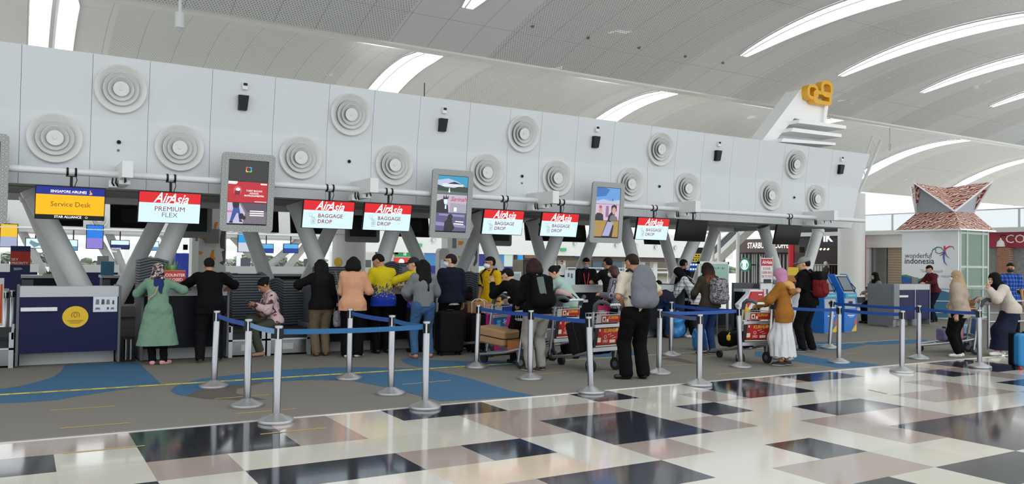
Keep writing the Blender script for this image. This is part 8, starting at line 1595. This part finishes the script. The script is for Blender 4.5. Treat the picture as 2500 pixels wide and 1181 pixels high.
def suitcase(pos, yaw, w, d, h, m, label, roll=None, wheels=True, band=None, handle=True, ribs=0):
    t = thing('suitcase', label, 'suitcase', pos, yaw); F = roll if roll is not None else Matrix.Identity(4); z0 = 0.05 if wheels else 0.0
    b = MB(); o = rrect(w, h-z0, 0.06, 5, 0, z0+(h-z0)/2); b.prism(o, -d/2, d/2, F @ XZ); b.build('shell', m, t, smooth=40, bevel=min(0.03, d*0.2))
    b = MB(); b.tube([F @ Vector((x, 0, z)) for x, z in rrect(w+0.004, h-z0+0.004, 0.06, 5, 0, z0+(h-z0)/2)], 0.008, 6, True); b.build('zip_seam', DARK, t)
    for k in range(ribs): q = MB(); xx = -w/2+w*(k+1)/(ribs+1); q.box((xx-0.01, -d/2-0.006, z0+0.05), (xx+0.01, d/2+0.006, h-0.05), F); q.build('shell_rib', m, t)
    if band: MB().box((-w*0.17, -d/2-0.005, z0), (w*0.17, d/2+0.005, h+0.005), F).build('centre_band', band, t, bevel=0.01)
    if handle: MB().tube([F @ Vector(p) for p in ((-w*.16, 0, h-.01), (-w*.15, 0, h+.025), (w*.15, 0, h+.025), (w*.16, 0, h-.01))], 0.012, 8).build('top_handle', DARK, t, smooth=60)
    if wheels:
        for sx in (-1, 1):
            for sy in (-1, 1): q = MB(); q.cyl(F @ Vector((sx*w*.38-.015, sy*d*.3, .028)), F @ Vector((sx*w*.38+.015, sy*d*.3, .028)), .028, n=14); q.box((sx*w*.38-.02, sy*d*.3-.015, .03), (sx*w*.38+.02, sy*d*.3+.015, .07), F); q.build('wheel', DARK, t)
    return t
A = trolley(6.72, 10.50, 0.42, 'trolley with a blue water advert carrying a tan suitcase and a cardboard box', 'blue')
TAN_ = mat('tan_shell', (164, 128, 88), 0.4)
suitcase(loc(A, -0.03, 0.32, 0.415), 0.42, 0.44, 0.25, 0.56, TAN_, 'tan suitcase with a dark strap lying flat on the blue advert trolley', Matrix.Rotation(math.radians(-84), 4, 'X'), wheels=False, band=None)
t = thing('cardboard_box', 'brown cardboard box at the bottom of the blue advert trolley', 'box', loc(A, 0.0, 0.17, 0.235), 0.42); MB().box((-0.23, -0.12, 0), (0.23, 0.10, 0.17)).build('carton', mat('orange_brown_card', (150, 92, 44), 0.8, noise=0.06, nscale=20), t); MB().box((-0.02, -0.123, 0), (0.02, 0.103, 0.172)).build('tape', mat('carton_tape', (120, 70, 30), 0.4), t)
trolley(7.02, 12.0, 0.42, 'second trolley with a blue water advert, behind the magenta suitcase', 'blue')
B = trolley(7.46, 9.66, 0.16, 'trolley with red sauce adverts before the man with hands on hips', 'red')
suitcase(loc(B, -0.06, 0.34, 0.235), 0.16+0.5, 0.40, 0.26, 0.50, cloth('suitcase_black', (26, 26, 29), 0.2), 'black suitcase standing on the front of the red advert trolley', Matrix.Rotation(math.radians(-14), 4, 'X'), wheels=False)
v = Vol((-0.4, -0.4, -0.3), (0.4, 0.4, 0.3), 0.012); v.rbox((0, 0, 0), (0.24, 0.13, 0.085), np.eye(3), 0.07).folds(0.006, 6); b = thing('duffel_bag', 'black soft bag slung low under the red advert board', 'bag', loc(B, 0.05, 0.16, 0.325), 0.16); v.mesh('bag_body', BLK, b); MB().tube([(-.1, 0, .07), (-.06, 0, .12), (.06, 0, .12), (.1, 0, .07)], .01, 6).build('handle', DARK, b)
B2 = trolley(7.72, 11.05, 0.16, 'second trolley with red sauce adverts, carrying a pink hat bag in its basket', 'red')
v = Vol((-0.4, -0.3, -0.2), (0.4, 0.3, 0.25), 0.01); v.rbox((0.0, 0, 0), (0.17, 0.07, 0.05), rotm('Y', 14), 0.045).folds(0.005, 6); b = thing('folded_bag', 'pale pink folded bag lying over the handle of the second red advert trolley', 'bag', loc(B2, -0.02, -0.03, 1.09), 0.16); v.mesh('bag_body', cloth('shell_pink', (206, 178, 174)), b); v = Vol((-0.4, -0.3, -0.3), (0.4, 0.3, 0.2), 0.01); v.ell((-0.02, -0.02, -0.085), (0.14, 0.08, 0.06), None, 0).folds(0.006, 3); v.mesh('dark_side', BLK, b); MB().tube([(0.1, -0.07, 0.0), (0.17, -0.08, -0.05), (0.25, -0.06, -0.1)], 0.01, 6).build('strap', mat('strap_wine', (90, 40, 50), .7), b)
C = trolley(10.30, 9.33, -0.15, 'trolley with red sauce adverts pushed by the lady in the mustard jacket', 'red')
v = Vol((-0.4, -0.4, -0.3), (0.4, 0.4, 0.35), 0.011); v.rbox((0, 0, 0), (0.26, 0.24, 0.13), np.eye(3), 0.10).folds(0.007, 6); b = thing('duffel_bag', 'black duffel bag on the front of the trolley pushed by the lady in mustard', 'bag', loc(C, -0.02, 0.40, 0.365), -0.15); v.mesh('bag_body', BLK, b); MB().tube([(0, -.12, .11), (0, -.06, .17), (0, .06, .17), (0, .12, .11)], .01, 6).build('handle', DARK, b)
YP = mat('yellow_plastic_bag', (232, 176, 30), 0.35)
for dx, dy, z, s_, lab in ((-0.13, 0.03, 0.815, 1.0, 'yellow plastic bag in the basket of the trolley pushed by the lady in mustard'), (-0.26, 0.28, 0.40, 0.6, 'small yellow plastic bag by the black duffel on the mustard lady trolley')):
    v = Vol((-0.2, -0.2, -0.2), (0.2, 0.2, 0.25), 0.008); v.rbox((0, 0, 0), (0.09*s_, 0.07*s_, 0.085*s_), np.eye(3), 0.05*s_).cone((0, 0, 0.06*s_), (0.02, 0, 0.14*s_), 0.04*s_, 0.02*s_, 0.03).folds(0.005, 9, 1.4); b = thing('plastic_bag', lab, 'bag', loc(C, dx, dy, z), 0.5); v.mesh('bag_body', YP, b)
D = trolley(15.46, 8.66, 0.75, 'trolley with pink luggage between the women in beige and cream', 'blue')
suitcase(loc(D, 0.0, 0.24, 0.26), 0.7, 0.28, 0.18, 0.36, mat('candy_pink', (206, 130, 150), .45), 'pink child suitcase with a round mark on the trolley at the right', wheels=False); suitcase(loc(D, 0.0, 0.46, 0.22), 1.0, 0.30, 0.18, 0.24, mat('mauve_shell', (110, 96, 140), .45), 'mauve suitcase on the front of the trolley at the right', wheels=False)
v = Vol((-0.3, -0.3, -0.2), (0.3, 0.3, 0.3), 0.01); v.ell((0, 0, 0), (0.10, 0.09, 0.09), None, 0).ell((0, -0.02, 0.12), (0.065, 0.065, 0.065), None, 0.02).ell((-0.05, -0.02, 0.18), (0.02, 0.02, 0.02), None, 0.01).ell((0.05, -0.02, 0.18), (0.02, 0.02, 0.02), None, 0.01).cone((-0.08, -0.04, 0.03), (-0.13, -0.08, -0.02), 0.03, 0.025, 0.02).cone((0.08, -0.04, 0.03), (0.13, -0.08, -0.02), 0.03, 0.025, 0.02); b = thing('soft_toy', 'small brown soft toy in the basket of the trolley at the right', 'toy', loc(D, 0.0, 0.03, 0.83), 1.0); v.mesh('toy_body', mat('toy_brown', (150, 100, 66), .9), b)
t = thing('picture_case', 'blue and orange printed case behind the trolley of the woman in cream', 'case', tuple(gz(2418, 850).xy)+(0.0,), 0.2); MB().box((-0.19, -0.08, 0.0), (0.19, 0.08, 0.52)).build('shell', mat('case_blue', (60, 130, 176), .45, rgb2=(110, 160, 180), nscale=7), t, bevel=0.02); MB().box((0.02, -0.084, 0.2), (0.17, -0.08, 0.46)).build('printed_panel', mat('case_orange', (190, 120, 84), .5), t); MB().tube([(-.06, 0, .51), (-.05, 0, .56), (.05, 0, .56), (.06, 0, .51)], .01, 6).build('handle', DARK, t); t.location = (15.75, 9.0, 0)
# luggage standing on the carpet
SB = cloth('suitcase_black', (26, 26, 29), 0.2)
suitcase((6.30, 12.42, 0), -0.1, 0.44, 0.28, 0.74, SB, 'large black suitcase between the woman in jeans and the man in the navy jacket'); BS = suitcase((6.98, 12.62, 0), 0.0, 0.40, 0.26, 0.66, SB, 'black suitcase under the cardboard box')
suitcase((6.86, 13.02, 0), 0.0, 0.36, 0.18, 0.86, mat('oxblood_shell', (66, 36, 32), .5), 'dark red-brown suitcase behind the cardboard box')
suitcase((7.08, 12.08, 0), 0.12, 0.42, 0.24, 0.72, mat('magenta_shell', (196, 30, 128), 0.45), 'magenta suitcase with a grey centre band', band=mat('band_grey', (92, 94, 106), .5))
t = thing('cardboard_box', 'cardboard box tied with white rope on top of a black suitcase', 'box', (6.98, 12.62, 0.695), 0.1); MB().box((-0.16, -0.13, 0), (0.16, 0.13, 0.19)).build('carton', mat('kraft_card', (176, 126, 84), 0.8, noise=0.05, nscale=20), t, bevel=0.003)
RP = mat('white_rope', (220, 214, 200), .8); q = MB(); q.tube([(-0.165, -0.02, 0.0), (-0.165, -0.02, 0.195), (-0.08, 0, 0.235), (0.0, 0, 0.24), (0.1, 0, 0.225), (0.165, -0.01, 0.195), (0.165, -0.02, 0.0)], 0.008, 6); q.build('rope', RP, t); q = MB(); q.tube([(0.02, -0.135, 0.0), (0.02, -0.135, 0.195), (0.0, -0.03, 0.24), (0.05, 0.06, 0.235), (0.02, 0.135, 0.195)], 0.008, 6); q.build('rope', RP, t); MB().box((-0.06, -0.1315, 0.06), (0.02, -0.13, 0.11)).build('printed_mark', mat('card_print', (120, 80, 46), .8), t)
BP = mat('blue_plastic_bag', (50, 130, 196), 0.3, noise=0.2, nscale=14)
for (px, py), s_, lab in (((1652, 824), 1.0, 'big blue plastic bag on the floor by the lady in the plaid shirt'), ((1738, 858), 0.85, 'tall blue striped plastic bag behind the legs of the girl with the patterned backpack')):
    p0 = gz(px, py); v = Vol((-0.4, -0.3, -0.05), (0.4, 0.3, 0.75), 0.012); v.rbox((0, 0, 0.24), (0.2, 0.14, 0.24), np.eye(3), 0.12).cone((0, 0, 0.4), (0.03, 0, 0.54), 0.1, 0.05, 0.08).folds(0.012, 5, 0.9); v.plane((0, 0, 0.004), (0, 0, -1)); b = thing('plastic_bag', lab, 'bag', (p0.x+0.0, p0.y+(0.0 if px < 1700 else 0.3), 0), 0.2); v.mesh('bag_body', BP, b, s_)
S = suitcase((13.95, 6.92, 0), -0.5, 0.42, 0.27, 0.58, mat('azure_shell', (24, 120, 176), .4), 'blue and black suitcase cut by the right edge of the photo'); MB().box((-0.215, 0.0, 0.05), (0.215, 0.15, 0.585)).build('black_half', BLK, S, bevel=0.03); MB().cyl((-0.19, -0.1, 0.03), (-0.15, -0.1, 0.03), 0.03, n=12).build('red_wheel', mat('wheel_red', (170, 40, 40), .5), S)
